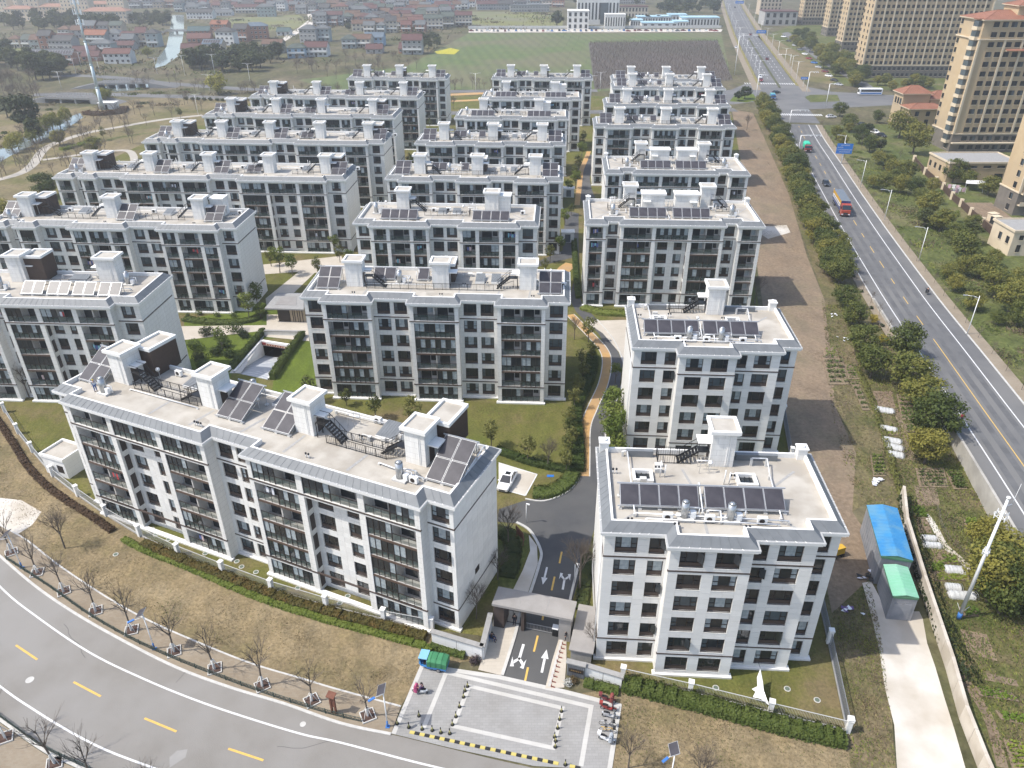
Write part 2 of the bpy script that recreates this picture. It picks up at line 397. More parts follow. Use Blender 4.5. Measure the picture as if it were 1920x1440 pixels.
# gate drive and estate roads
sheet('gate_forecourt', [z2(770,890), z2(905,922), z2(950,780), z2(1000,600), z2(1060,460), z2(960,450), z2(870,560), z2(800,800)], .07, M_beige)
drive = [z2(905,925), z2(975,700), z2(1010,560), z2(1060,460), z2(1110,300), z2(1118,220), z2(1060,110), z2(985,65), z2(880,55)]
sheet('estate_drive', drive + [(935,955),(980,940),(1040,930),(1075,912),(1092,885),(1105,885),(1105,800),(1118,760),(1138,700),(1140,660),(1122,625),(1080,585),(1068,560),(1075,530),(1092,570),(1120,600),(1150,640),(1168,680),(1160,740),(1137,800),(1133,870),(1120,920),(1115,990),(1100,1040),(1072,1130),(1060,1190), z2(1165,985)], .03, M_asphd)
def kerbline(pts, w=.22, h=.14):
 l = smooth_line(gl(pts), 5); b = MB()
 for p, q in zip(l, l[1:]): b.bar((p.x,p.y,h/2), (q.x,q.y,h/2), w, h, 0)
 struct('kerb', b, [M_kerb])
kerbline([z2(905,920), z2(975,700), z2(1010,560), z2(1060,460), z2(1112,300), z2(1122,220), z2(1062,108), z2(985,60)], .35)
kerbline([z2(1168,985), z2(1250,680), z2(1290,480), z2(1335,300)], .3)
kerbline([(985,936),(1020,940),(1060,925),(1083,900),(1088,860)]); kerbline([(1136,860),(1137,800),(1160,740),(1170,690),(1152,640),(1120,600)])
TRK = [(1096,893),(1097,850),(1099,800),(1112,765),(1132,720),(1139,680),(1132,655),(1108,628),(1085,605),(1070,590)]
b = MB(); l = smooth_line(gl(TRK), 8); ribbon(b, l, -.85, .65, .045); struct('running_track', b, [M_ypath])
b = MB(); ribbon(b, l, .65, .82, .05); ribbon(b, l, -1.02, -.85, .05); struct('track_edging', b, [M_kerb])
b = MB(); l = smooth_line(gl([(1050,520),(1058,505),(1072,495)]), 6); ribbon(b, l, -1.6, 1.6, .045); struct('running_track', b, [M_ypath])
b = MB(); l = smooth_line(gl([(1082,385),(1086,350),(1090,320),(1098,300),(1104,284)]), 6); ribbon(b, l, -.8, .8, .045); struct('running_track', b, [M_ypath])
b = MB(); l = smooth_line(gl([(1112,392),(1098,360),(1094,330),(1104,305),(1110,290)]), 6); ribbon(b, l, -2.2, 2.2, .03); struct('estate_lane', b, [M_asphd])
b = MB(); l = smooth_line(gl([(790,212),(900,212),(1000,212),(1110,210),(1380,206)]), 4); ribbon(b, l, -4, 4, .03); struct('back_lane', b, [M_asphr])
b = MB(); l = smooth_line(gl([(838,190),(900,187),(950,180)]), 4); ribbon(b, l, -2.2, 2.2, .03); struct('running_track', b, [M_ypath])
b = MB(); l = smooth_line(gl([(838,178),(900,175),(950,172)]), 4); ribbon(b, l, -3, 3, .035); struct('running_track', b, [M_ypath])
sheet('parking_bay', [(935,868),(1007,890),(985,930),(935,916)], .05, M_conc)
sheet('side_terrace', [(1095,602),(1185,600),(1185,650),(1175,700),(1160,660),(1130,625)], .05, M_beige)
sheet('garden_terrace', [(340,612),(500,610),(500,590),(575,590),(580,640),(500,632),(480,622),(345,638)], .05, M_beige)
sheet('rear_terrace', [(480,498),(640,480),(650,505),(590,512),(540,560),(500,575),(498,560),(560,510),(490,515)], .05, M_beige)
sheet('path_by_ramp', [(480,632),(497,628),(452,700),(430,700)], .05, M_kerb)
sheet('mid_court', [(1010,500),(1085,480),(1085,400),(1060,395),(1055,470),(1010,490)], .03, M_asphd)
# strip of bare ground, concrete yard, allotments on the right
sheet('bare_strip', [(1372,205),(1412,212),(1447,290),(1480,367),(1513,480),(1545,560),(1560,680),(1565,760),(1605,850),(1598,960),(1625,1000),(1640,1090),(1610,1120),(1560,1150),(1540,1050),(1480,833),(1440,640),(1405,400),(1385,280)], .02, M_soil)
sheet('rubble_patch', [(1428,425),(1475,422),(1482,436),(1440,448),(1428,440)], .026, M_conc)
sheet('weedy_strip', [(1545,560),(1590,560),(1680,700),(1730,860),(1690,960),(1620,945),(1598,960),(1605,850),(1565,760),(1560,680)], .017, M_weeds)
sheet('weedy_track', [(1540,1050),(1560,1150),(1630,1085),(1660,1200),(1680,1440),(1700,1520),(1600,1500),(1590,1390),(1560,1230)], .022, M_weeds)
def z3(x, y): return (1280 + x/3, 960 + y/3)
sheet('concrete_yard', [z3(1010,400), z3(1065,600), z3(1110,800), z3(1135,980), z3(1190,1200), z3(1205,1440), z3(1230,1560), z3(1640,1560), z3(1590,1440), z3(1530,1230), z3(1470,1040), z3(1420,870), z3(1375,740), z3(1350,600), z3(1330,560), z3(1150,560), z3(1060,390)], .03, M_conc)
sheet('allotment_ground', [(1690,700),(1780,840),(1930,1040),(2100,1250),(2100,1600),(1880,1540),(1850,1440),(1790,1260),(1737,1127),(1690,960),(1650,900),(1640,800)], .015, M_garden)
# right hand road: z rises on an embankment towards the camera
RD = [(58,20,5.0),(62,40,4.2),(67.5,62,3.2),(72.2,84,2.2),(76.4,105,1.2),(80.3,125.5,.5),(85.0,152.7,0),(92.0,191.5,0),(99.5,230,0),(107.8,271,0),(113.5,300,0),(120.0,329,0)]
def road_pts(off): 
 L = [Vector(p) for p in RD]; o = []
 for i, p in enumerate(L):
  d = (L[min(i+1,len(L)-1)] - L[max(i-1,0)]); d.z = 0; d.normalize(); o.append(p + Vector((d.y,-d.x,0))*off)
 return o
def road_strip(name, w0, w1, dz, m, seg=None, h=0):
 a, c = road_pts(w0), road_pts(w1); b = MB()
 if seg: a, c = a[seg[0]:seg[1]], c[seg[0]:seg[1]]
 a = smooth_line(a, 6); c = smooth_line(c, 6)
 for v in a + c: v.z = max(v.z, 0.0)
 for i in range(len(a)-1):
  q = [(a[i].x,a[i].y,a[i].z+dz),(c[i].x,c[i].y,c[i].z+dz),(c[i+1].x,c[i+1].y,c[i+1].z+dz),(a[i+1].x,a[i+1].y,a[i+1].z+dz)]; b.face(q)
  if h:
   b.face([(a[i].x,a[i].y,a[i].z+dz-h),(a[i].x,a[i].y,a[i].z+dz),(a[i+1].x,a[i+1].y,a[i+1].z+dz),(a[i+1].x,a[i+1].y,a[i+1].z+dz-h)]); b.face([(c[i].x,c[i].y,c[i].z+dz-h),(c[i].x,c[i].y,c[i].z+dz),(c[i+1].x,c[i+1].y,c[i+1].z+dz),(c[i+1].x,c[i+1].y,c[i+1].z+dz-h)])
 return struct(name, b, [m])
LATM = None
road_strip('east_road', -6.6, 7.0, .03, M_asphr)
for w0, w1 in ((-3.6,-2.6),(-1.6,-.6),(.7,1.7),(2.7,3.7)): road_strip('tyre_track', w0, w1, .033, mat('tyre_worn_asphalt', (.088,.088,.090), (.125,.125,.125), .85, scale=.35, detail=8))
road_strip('edge_line', -4.35, -4.15, .036, M_white_paint); road_strip('edge_line', 4.15, 4.35, .036, M_white_paint)
road_strip('road_kerb', -6.9, -6.6, .13, M_kerb, None, .15); road_strip('road_kerb', 7.0, 7.3, .13, M_kerb, None, .15)
road_strip('east_footway', 7.3, 9.6, .11, M_tan, None, .1); road_strip('west_footway', -8.6, -6.9, .11, M_tan, (5, 12), .1)
M_retain = mat('stained_concrete', (.36,.34,.30), (.44,.42,.38), .9, scale=.5, detail=8, c3=(.30,.285,.255), s3=.3)
ca = smooth_line(road_pts(0), 12)
for v in ca: v.z = max(v.z, 0.0)
b = MB(); i = 0
def cl(i0, i1, w=.15): ribbon3(ca[i0:i1], w)
def ribbon3(l, w):
 for i in range(len(l)-1):
  d = (l[i+1]-l[i]); d.z = 0; d.normalize(); r = Vector((d.y,-d.x,0))*w/2; u = Vector((0,0,.037))
  b.face([l[i]-r+u, l[i]+r+u, l[i+1]+r+u, l[i+1]-r+u])
acc = 0; on = True; segl = []
for p, q in zip(ca, ca[1:]):
 solid = q.y < 128
 if solid: ribbon3([p, q], .16)
 else:
  n = max(1, int((q-p).length/1.0))
  for k in range(n):
   aa = p.lerp(q, k/n); cc = p.lerp(q, (k+1)/n); acc += (cc-aa).length
   if acc % 10.5 < 4: ribbon3([aa, cc], .16)
struct('centre_line', b, [M_yellow_paint])
# land beside the right road
ea = road_pts(9.6)
sheet('east_verge', [(p.x, p.y) for p in ea] + [(190,330),(190,60),(120,20)], .012, M_verge, True)
wa = road_pts(-6.9)[5:]
sheet('tree_strip', [(p.x, p.y) for p in wa] + [tuple(G(1415,212)[:2]), tuple(G(1480,367)[:2]), tuple(G(1545,560)[:2]), tuple(G(1600,640)[:2]), tuple(G(1660,720)[:2])], .011, M_weeds, True)
# crossroads and the wider road beyond
M_x = M_asphr
sheet('cross_street', [(1372,196),(1440,188),(1520,205),(1700,196),(2000,205),(2000,178),(1700,180),(1560,172),(1500,160),(1480,158),(1395,158),(1372,168),(1300,176)], .026, M_asphr)
FR = [Vector((121,332,0)), Vector((128,368,0)), Vector((138,410,0)), Vector((146,450,0)), Vector((165,545,0)), Vector((190,668,0)), Vector((243,914,0)), Vector((300,1180,0)), Vector((420,1800,0))]
fr = smooth_line(FR, 8)
b = MB(); ribbon(b, fr, -9, 9, .03); struct('north_road', b, [M_asphr])
b = MB(); ribbon(b, fr[16:], -14, -10, .05); ribbon(b, fr[16:], 10.2, 14.5, .05); struct('north_footway', b, [M_tan])
b = MB(); ribbon(b, fr[20:], -10.6, -9.2, .12); ribbon(b, fr[20:], 9.2, 10.6, .12); struct('verge_planting', b, [mat('yellow_verge', (.22,.18,.05), (.15,.14,.045), .95, scale=.3)])
b = MB(); ribbon(b, fr[18:40], -.6, .6, .25); struct('median_hedge_bed', b, [mat('median_soil', (.06,.07,.03), (.09,.09,.04), .95, scale=.4)])
b = MB()
for off in (-6, -3.2, 3.2, 6):
 for i in range(18, len(fr)-1):
  p, q = fr[i], fr[i+1]; n = int((q-p).length/9)
  for k in range(n):
   a = p.lerp(q, k/n); c = p.lerp(q, (k+.35)/n); d = (q-p).normalized(); r = Vector((d.y,-d.x,0)); ribbon(b, [a + r*off, c + r*off], -.12, .12, .036)
struct('lane_dashes', b, [M_white_paint])
def zebra(a, c, n, length=4.0, w=.5):
 a = G(*a); c = G(*c); d = (c-a).normalized(); r = Vector((-d.y, d.x, 0)); b = MB()
 for i in range(n):
  p = a.lerp(c, (i+.5)/n); b.face([tuple(p + d*w*s + r*length/2*t + Vector((0,0,.04))) for s, t in ((-.5,-1),(.5,-1),(.5,1),(-.5,1))])
 struct('zebra_crossing', b, [M_white_paint])
zebra((1395,156.5), (1500,157.5), 24); zebra((1462,214.5), (1542,216), 20); zebra((1383,66), (1420,66), 14, 5)
sheet('corner_island', [(1368,190),(1378,178),(1412,176),(1420,188),(1400,192)], .05, M_lush); sheet('corner_island', [(1508,182),(1520,178),(1570,178),(1575,190),(1520,192)], .05, M_verge)
sheet('dry_lawn', [(1420,68),(1440,66),(1500,100),(1570,150),(1555,158),(1500,150),(1470,118)], .03, M_park)
sheet('service_lane', [(1465,62),(1478,60),(1560,110),(1640,165),(1625,168),(1540,118)], .035, M_asphr)
sheet('tower_court', [(1440,66),(1500,40),(2300,40),(2300,175),(1700,172),(1560,158)], .009, M_verge)
# orchard fields behind the estate
def rowmat(name, c1, c2, c3, scale, ang):
 m = mat(name, c1, c2, .95, scale=.06, c3=c3, s3=.015); nt = m.node_tree; N = nt.nodes; Lk = nt.links; bsdf = N['Principled BSDF']
 src = bsdf.inputs['Base Color'].links[0].from_socket
 tc = N.new('ShaderNodeTexCoord'); mp = N.new('ShaderNodeMapping'); mp.inputs['Rotation'].default_value = (0,0,ang); Lk.new(tc.outputs['Object'], mp.inputs['Vector'])
 wv = N.new('ShaderNodeTexWave'); wv.inputs['Scale'].default_value = scale; wv.inputs['Distortion'].default_value = .6; wv.inputs['Detail'].default_value = 2; Lk.new(mp.outputs[0], wv.inputs['Vector'])
 rp = N.new('ShaderNodeValToRGB'); rp.color_ramp.elements[0].color = (.86,.85,.86,1); rp.color_ramp.elements[1].color = (1.04,1.03,1.0,1); Lk.new(wv.outputs['Fac'], rp.inputs['Fac'])
 mx = N.new('ShaderNodeMix'); mx.data_type = 'RGBA'; mx.blend_type = 'MULTIPLY'; mx.inputs['Factor'].default_value = 1; Lk.new(src, mx.inputs['A']); Lk.new(rp.outputs[0], mx.inputs['B']); Lk.new(mx.outputs['Result'], bsdf.inputs['Base Color'])
 return m
M_orch = rowmat('orchard_grass', (.082,.118,.034), (.104,.130,.044), (.122,.120,.060), .045, R(-8))
M_plow = rowmat('nursery_soil', (.085,.070,.060), (.098,.082,.070), (.075,.068,.050), .03, R(-8))
sheet('orchard_field', [(640,175),(560,150),(760,125),(880,62),(1352,62),(1372,150),(1120,172)], .015, M_orch)
sheet('nursery_plot', [(1103,80),(1345,76),(1374,150),(1115,168)], .022, M_plow)
sheet('rape_plot', [(815,97),(845,90),(862,94),(852,102),(820,101)], .05, mat('rape_flowers', (.40,.35,.02), (.33,.31,.03), .9, scale=.5))
sheet('car_park', [(878,61),(1352,60),(1355,55),(880,55)], .03, M_conc)
sheet('village_field', [(840,22),(930,22),(1055,25),(1055,52),(900,54),(870,45)], .02, mat('spring_field', (.125,.140,.050), (.155,.145,.085), .95, scale=.03, c3=(.150,.150,.045), s3=.02))
sheet('village_field', [(400,35),(560,28),(585,42),(540,58),(430,56)], .02, MATS['spring_field'])
sheet('village_field', [(0,90),(30,78),(95,72),(100,82),(60,100),(20,105)], .02, MATS['spring_field'])
sheet('village_lane', [(575,18),(588,20),(588,45),(560,62),(530,80),(520,78),(560,52),(578,38)], .03, M_conc)
# canal, pond, back roads
M_bank = M_verge
sheet('canal', [(322,28),(345,28),(345,60),(340,85),(335,105),(310,122),(290,128),(296,108),(312,88),(318,60)], .02, M_water)
sheet('canal', [(-200,330),(0,280),(60,250),(105,228),(150,212),(156,220),(120,245),(70,268),(20,292),(-60,340),(-200,400)], .02, M_water)
sheet('canal', [(195,163),(290,150),(275,168),(215,172)], .02, M_water)
def path(name, pts, w, z, m): b = MB(); ribbon(b, smooth_line(gl(pts), 6), -w/2, w/2, z); return struct(name, b, [m])
M_pathc = mat('pale_path', (.33,.30,.255), (.38,.35,.30), .9, scale=.5)
path('park_path', [(-40,345),(30,328),(60,310),(78,285),(100,270),(160,250),(230,237),(300,225),(380,216)], 3.4, .03, M_pathc)
path('park_path', [(80,300),(130,293),(190,285),(240,283),(252,300),(245,310)], 2.6, .034, M_pathc)
path('park_path', [(200,262),(260,252),(330,246)], 1.6, .026, M_verge)
path('back_road', [(60,178),(120,177),(200,177),(300,180),(400,183),(520,188),(640,195)], 9, .04, M_asphr)
path('far_road', [(100,143),(150,142),(220,146),(300,155),(400,163),(480,168),(600,170),(760,172),(1000,170),(1120,170)], 8, .045, M_asphr)
path('dike_lane', [(-60,92),(0,83),(50,68),(100,63),(130,62)], 5, .05, M_conc)
# ------------------------------------------------------------------ apartment blocks
def leafmat0(name, c1, c2):
 m = mat(name, c1, c2, .55, scale=.5); N = m.node_tree.nodes; Lk = m.node_tree.links; oi = N.new('ShaderNodeObjectInfo'); mr = N.new('ShaderNodeMapRange'); mr.inputs['To Min'].default_value = .90; Lk.new(oi.outputs['Random'], mr.inputs['Value'])
 b = N['Principled BSDF']; src = b.inputs['Base Color'].links[0].from_socket; x = N.new('ShaderNodeMix'); x.data_type = 'RGBA'; x.blend_type = 'MULTIPLY'; x.inputs['Factor'].default_value = 1; Lk.new(src, x.inputs['A']); Lk.new(mr.outputs[0], x.inputs['B']); Lk.new(x.outputs['Result'], b.inputs['Base Color']); return m
NF = 6; FH = 2.9; Z0 = 0.3; ZT = Z0 + NF*FH; ZE = 18.0; DECK = 18.2
M_wall = brickmat('stone_cladding', (.75,.74,.71), (.73,.72,.69), (.53,.52,.50), 1.25, 0.725, 0.018, rough=0.55, dirt=0.89, streak=True)
M_clad = leafmat0('stone_panel', (.72,.71,.68), (.77,.76,.73))
M_white = mat('white_render', (.76,.75,.72), (.71,.70,.67), 0.6, scale=1.5)
M_brown = mat('brown_metal', (.060,.043,.036), (.072,.053,.045), 0.5, scale=3)
M_frame = mat('dark_frame', (.028,.022,.020), None, 0.4)
M_slabbrown = mat('brown_fascia', (.085,.055,.042), (.10,.068,.052), 0.55, scale=3)
M_roofgrey = mat('grey_roof_sheet', (.135,.145,.152), (.165,.175,.182), 0.55, scale=0.8, metal=0.0, spec=0.35)
M_deck = mat('roof_screed', (.385,.355,.305), (.44,.41,.36), 0.9, scale=0.5, detail=8, c3=(.32,.29,.245), s3=0.35)
M_drain = mat('drain_grey', (.27,.265,.255), (.34,.335,.32), 0.9, scale=4)
M_lead = mat('gutter', (.34,.345,.34), (.42,.42,.41), 0.6, scale=6)
M_black = mat('black_steel', (.014,.014,.015), None, 0.45)
M_steel = mat('galvanised', (.52,.53,.54), (.60,.61,.61), 0.35, scale=4, metal=0.75)
M_pipe = mat('white_pipe', (.72,.72,.71), None, 0.4)
M_solar = mat('solar_absorber', (.042,.040,.047), (.066,.062,.070), 0.38, scale=0.8, spec=0.22)
M_alu = mat('aluminium_frame', (.46,.47,.48), None, 0.4, metal=0.5)
M_tank = mat('steel_tank', (.40,.41,.42), (.48,.49,.49), 0.32, scale=2, metal=0.7)
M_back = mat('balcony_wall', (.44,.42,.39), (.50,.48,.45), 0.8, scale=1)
M_concrete = mat('pale_concrete', (.50,.49,.46), (.58,.57,.54), 0.85, scale=0.8)
def glass(name, c, rough=0.06):
 return mat(name, c, tuple(x*1.6 for x in c), rough, scale=0.25, spec=0.5)
M_glass = glass('window_glass', (.018,.022,.025))
M_glass2 = glass('window_glass_pale', (.060,.075,.082))
M_curt = mat('curtained_glass', (.36,.41,.43), (.24,.28,.30), 0.15, scale=2.5, spec=0.6)
M_rail = mat('green_rail_glass', (.06,.09,.08), (.09,.125,.11), 0.05, scale=0.6, spec=0.45, alpha=0.5)
M_cloth = [mat('cloth_%d' % i, c, None, 0.9) for i, c in enumerate([(.65,.66,.70), (.10,.13,.30), (.45,.06,.06), (.55,.42,.40), (.12,.12,.13), (.20,.42,.48)])]
_cache = {}
def window_meshes(w, h, var, spand=0.5):
 key = ('win', round(w, 2), round(h, 2), var, spand)
 if key in _cache: return _cache[key]
 f = MB(); t = 0.07; d = 0.09                     # frame: surround, spandrel panel, mullions
 f.box(0, 0, 0, w, d*0.5, spand, 0)               # brown panel below the lights
 f.box(0, -.02, spand, w, d, spand + t, 1); f.box(0, -.02, h - t, w, d, h, 1)
 f.box(0, -.02, 0, t, d, h, 1); f.box(w - t, -.02, 0, w, d, h, 1)
 if w > 1.7: mull = [w*0.27, w*0.73]
 elif w > 1.0: mull = [w*0.36] if var % 2 else [w*0.64]
 else: mull = [w*.5]
 for x in mull: f.box(x - .035, 0, spand, x + .035, d, h, 1)
 zt = spand + (h - spand)*0.38
 if w > 1.7: f.box(t, 0, zt - .03, mull[0], d*.8, zt + .03, 1); f.box(mull[1], 0, zt - .03, w - t, d*.8, zt + .03, 1)
 elif w > 1.0:
  if var % 2: f.box(t, 0, zt - .03, mull[0], d*.8, zt + .03, 1)
  else: f.box(mull[0], 0, zt - .03, w - t, d*.8, zt + .03, 1)
 if var == 4:                                     # an open casement
  f.obox((w*.73 + .22, -.24, spand + (h-spand)*.55), (.22, -.22, 0), (.012, .012, 0), (0, 0, (h-spand)*.40), 2)
 p = MB(); xs = [t] + mull + [w - t]
 for i in range(len(xs) - 1):
  k = 0
  if var == 1 and i == 0: k = 1
  if var == 2 and i != 1: k = 2
  if var == 3: k = 2 if i == 1 else 1
  if var == 5: k = 1
  zc = spand + t
  p.face([(xs[i], d*.55, zc), (xs[i+1], d*.55, zc), (xs[i+1], d*.55, h - t), (xs[i], d*.55, h - t)], k)
 _cache[key] = (f.mesh('window', [M_brown, M_frame, M_glass]), p.mesh('pane', [M_glass, M_glass2, M_curt]))
 return _cache[key]
def add_window(root, x, y, z, w, h, spand=0.5, var=None):
 var = rnd.choice([0, 0, 1, 2, 3, 4, 5, 2, 3, 1]) if var is None else var
 a, b = window_meshes(w, h, var, spand)
 o = obj('window', a, root, (x, y, z)); obj('pane', b, o)
 return o
def balcony_meshes(w, dp, kind, var, slab=0):
 key = ('bal', round(w, 2), round(dp, 2), kind, var, slab)
 if key in _cache: return _cache[key]
 b = MB(); H = FH - 0.32
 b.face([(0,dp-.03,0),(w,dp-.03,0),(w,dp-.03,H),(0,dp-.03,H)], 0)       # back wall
 b.box(0, .10, -.02, w, dp, .03, 0)                                     # floor
 if slab: b.box(0, .06, -.32, w, dp + .02, -.02, 3)
 else: b.box(0, .30, -.30, w, dp + .02, -.02, 4)
 nd = 2 if w > 4.5 else 1
 for i in range(nd):                                                    # dark sliding doors in the back wall
  a = w*i/nd; q = w/nd
  b.box(a + q*.12, dp - .10, .05, a + q*.62, dp - .035, 2.2, 1)
  b.box(a + q*.66, dp - .10, .95, a + q*.90, dp - .035, 2.1, 1 if (var + i) % 3 else 2)
 if nd == 2: b.box(w/2 - .09, .25, .03, w/2 + .09, dp - .04, H, 0)       # party fin between two flats
 r = MB(); g = MB()
 open_l = True; open_r = True
 if kind == 'glazed': open_l = open_r = False
 if kind == 'half': open_l = bool(var % 2); open_r = not open_l
 spans = [(0, w/2, open_l), (w/2, w, open_r)] if nd == 2 else [(0, w, kind != 'glazed')]
 for x0, x1, op in spans:
  if op:
   r.box(x0 + .03, .10, 1.08, x1 - .03, .16, 1.13, 0)
   n = max(2, int((x1 - x0)/1.0))
   for i in range(n + 1):
    x = x0 + .05 + (x1 - x0 - .1)*i/n; r.box(x - .02, .11, .03, x + .02, .15, 1.08, 0)
   g.face([(x0+.05,.13,.12),(x1-.05,.13,.12),(x1-.05,.13,1.05),(x0+.05,.13,1.05)], 0)
  else:
   n = max(2, round((x1 - x0)/0.85))
   for i in range(n + 1):
    x = x0 + .03 + (x1 - x0 - .06)*i/n; r.box(x - .035, .10, .03, x + .035, .18, H, 0)
   for z in (1.0, H - .05): r.box(x0, .11, z - .03, x1, .17, z + .03, 0)
   for i in range(n):
    a = x0 + .06 + (x1-x0-.06)*i/n; c = x0 + (x1-x0-.06)*(i+1)/n
    g.face([(a,.15,.05),(c,.15,.05),(c,.15,.98),(a,.15,.98)], 0)
    k = [1, 1, 2, 1, 3, 1, 1, 2, 1, 1, 3][(i*4 + var*5 + i*i) % 11]
    g.face([(a,.15,1.03),(c,.15,1.03),(c,.15,H-.08),(a,.15,H-.08)], k)
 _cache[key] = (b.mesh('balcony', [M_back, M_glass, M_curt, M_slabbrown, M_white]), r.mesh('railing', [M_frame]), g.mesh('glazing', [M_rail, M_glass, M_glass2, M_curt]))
 return _cache[key]
def add_balcony(root, x, y, z, w, dp, kind=None, slab=0):
 kind = kind or rnd.choice(['open', 'half', 'glazed', 'half'] if w > 4.5 else ['open', 'open', 'glazed'])
 b, r, g = balcony_meshes(w, dp, kind, rnd.randrange(3), slab)
 o = obj('balcony', b, root, (x, y, z)); obj('railing', r, o); obj('glass_panel', g, o)
 if kind != 'glazed' and rnd.random() < 0.26:      # washing hung out on the rail side
  c = MB(); xx = rnd.uniform(.4, w - 1.4); mi = rnd.randrange(6)
  for i in range(rnd.randint(2, 4)):
   ww = rnd.uniform(.22, .4); hh = rnd.uniform(.5, .95); top = rnd.uniform(1.75, 1.95)
   c.box(xx, .35, top - hh, xx + ww, .39, top, i % 2); xx += ww + .05
  c.build('washing', [M_cloth[mi], M_cloth[(mi + 2) % 6]], o)
 return o
def shaft(root, x, y, w=2.8, d=2.6, h=4.4, side=1):
 b = MB(); b.box(0, 0, 0, w, d, h - .25, 0); b.box(w*.66, -.05, .2, w*.70, 0, h - .25, 1)
 b.box(w*.74, -.05, .2, w*.77, 0, h - .25, 1)
 o = b.build('stair_tower', [M_wall, M_white], root, (x, y, DECK))
 c = MB(); e = .32
 c.box(-e, -e, h - .25, w + e, d + e, h - .12, 0)
 for q in ((-e, -e, w + e, .0), (-e, d, w + e, d + e), (-e, 0, 0, d), (w, 0, w + e, d)): c.box(q[0], q[1], h - .12, q[2], q[3], h + .14, 0)
 c.box(0, 0, h - .12, w, d, h - .06, 1)
 c.build('tower_cap', [M_white, M_deck], o)
 k = MB()
 if side > 0: k.box(w + .01, d*.2, h*.55, w + 1.3, d*.85, h*.55 + .16, 0); k.box(w, d*.3, h*.02, w + .03, d*.7, 2.1, 1)
 else: k.box(-1.3, d*.2, h*.55, -.01, d*.85, h*.55 + .16, 0); k.box(-.03, d*.3, h*.02, 0, d*.7, 2.1, 1)
 k.build('door_canopy', [M_white, M_brown], o)
 return o
def plant_room(root, x, y, w=3.0, d=5.2, h=3.6):
 b = MB(); b.box(0, 0, 0, w, d, h - .3, 0)
 n = int(d/.12)
 for i in range(n): b.box(w, d*i/n, .1, w + .03, d*i/n + .06, h - .35, 1)      # louvre blades
 for i in range(int(w/.12)): b.box(w*i/int(w/.12), -.03, .1, w*i/int(w/.12) + .06, 0, h - .35, 1)
 o = b.build('plant_room', [M_brown, M_slabbrown], root, (x, y, DECK))
 c = MB(); e = .12; c.box(-e, -e, h - .3, w + e, d + e, h - .2, 0)
 for q in ((-e, -e, w + e, .2), (-e, d - .2, w + e, d + e), (-e, .2, .2, d - .2), (w - .2, .2, w + e, d - .2)): c.box(q[0], q[1], h - .2, q[2], q[3], h + .12, 0)
 c.box(.2, .2, h - .2, w - .2, d - .2, h - .15, 1)
 c.build('plant_room_roof', [M_white, M_deck], o)
def solar_mesh(pw, pl):
 key = ('sol', pw, pl)
 if key not in _cache:
  b = MB(); b.box(0, 0, 0, pw, pl, .05, 0, skip='t'); b.face([(.03,.03,.052),(pw-.03,.03,.052),(pw-.03,pl-.03,.052),(.03,pl-.03,.052)], 1)
  for q in ((0,0,pw,.03),(0,pl-.03,pw,pl),(0,.03,.03,pl-.03),(pw-.03,.03,pw,pl-.03)): b.box(q[0],q[1],.03,q[2],q[3],.065,0)
  _cache[key] = b.mesh('solar_panel', [M_alu, M_solar])
 return _cache[key]
def solar(root, x, y, nc, nr, pw=1.9, pl=2.1, tilt=33, gap=0.1, zb=0.35, groups=None):
 me = solar_mesh(pw, pl); t = R(tilt); r = MB(); xs = []
 xx = 0
 for i in range(nc):
  xs.append(xx); xx += pw + gap + (0.6 if groups and (i + 1) % groups == 0 and i + 1 < nc else 0)
 L = nr*pl + (nr-1)*gap
 for x0 in xs:
  for j in range(nr):
   s = j*(pl + gap)
   o = obj('solar_panel', me, root, (x + x0, y + s*math.cos(t), DECK + zb + s*math.sin(t))); o.rotation_euler = (t, 0, 0)
 ys, zs = L*math.cos(t), L*math.sin(t)
 for x0 in sorted(set(xs + [xs[-1] + pw])):
  for (a, b) in (((x0, .1, 0), (x0, .1, zb)), ((x0, ys-.1, 0), (x0, ys-.1, zb + zs)), ((x0, 0, zb-.06), (x0, ys, zb + zs-.06))): r.bar(a, b, .07, .07, 0)
  r.bar((x0, .2, .1), (x0, ys-.1, zb + zs*.7), .05, .05, 0)
  r.box(x0-.18, -.1, 0, x0+.18, .3, .18, 1); r.box(x0-.18, ys-.3, 0, x0+.18, ys+.1, .18, 1)
 r.bar((xs[0]-.3, ys+.05, zb+zs+.08), (xs[-1]+pw+.3, ys+.05, zb+zs+.08), .12, .12, 0)
 r.bar((xs[0]-.3, -.05, zb-.08), (xs[-1]+pw+.3, -.05, zb-.08), .1, .1, 0)
 r.build('solar_rack', [M_alu, M_concrete], root, (x, y, DECK))
def tank(root, x, y, h=2.2, r=.42):
 b = MB(); b.cyl((0,0,.25),(0,0,h),r,r,16,0); b.cyl((0,0,h),(0,0,h+.16),r,r*.3,16,0); b.box(-.7,-.6,0,.9,.6,.25,1)
 b.box(.55,-.3,.25,1.05,.25,.95,2)
 for k in range(3): b.tube([(r*.9,.05*k,.6+.35*k),(.8+.3*k,.05*k,.6+.35*k),(.8+.3*k,.05*k,.28)], .05, 6, 2)
 b.build('water_tank', [M_tank, M_concrete, M_pipe], root, (x, y, DECK))
def pipes(root, pts_list, r=.07):
 b = MB()
 for pts in pts_list:
  b.tube([(p[0], p[1], DECK + (p[2] if len(p) > 2 else .3)) for p in pts], r, 6, 0)
  for p in pts: b.box(p[0]-.12, p[1]-.12, DECK, p[0]+.12, p[1]+.12, DECK + max((p[2] if len(p) > 2 else .3) - r, .05), 1)
 b.build('roof_pipes', [M_pipe, M_concrete], root)
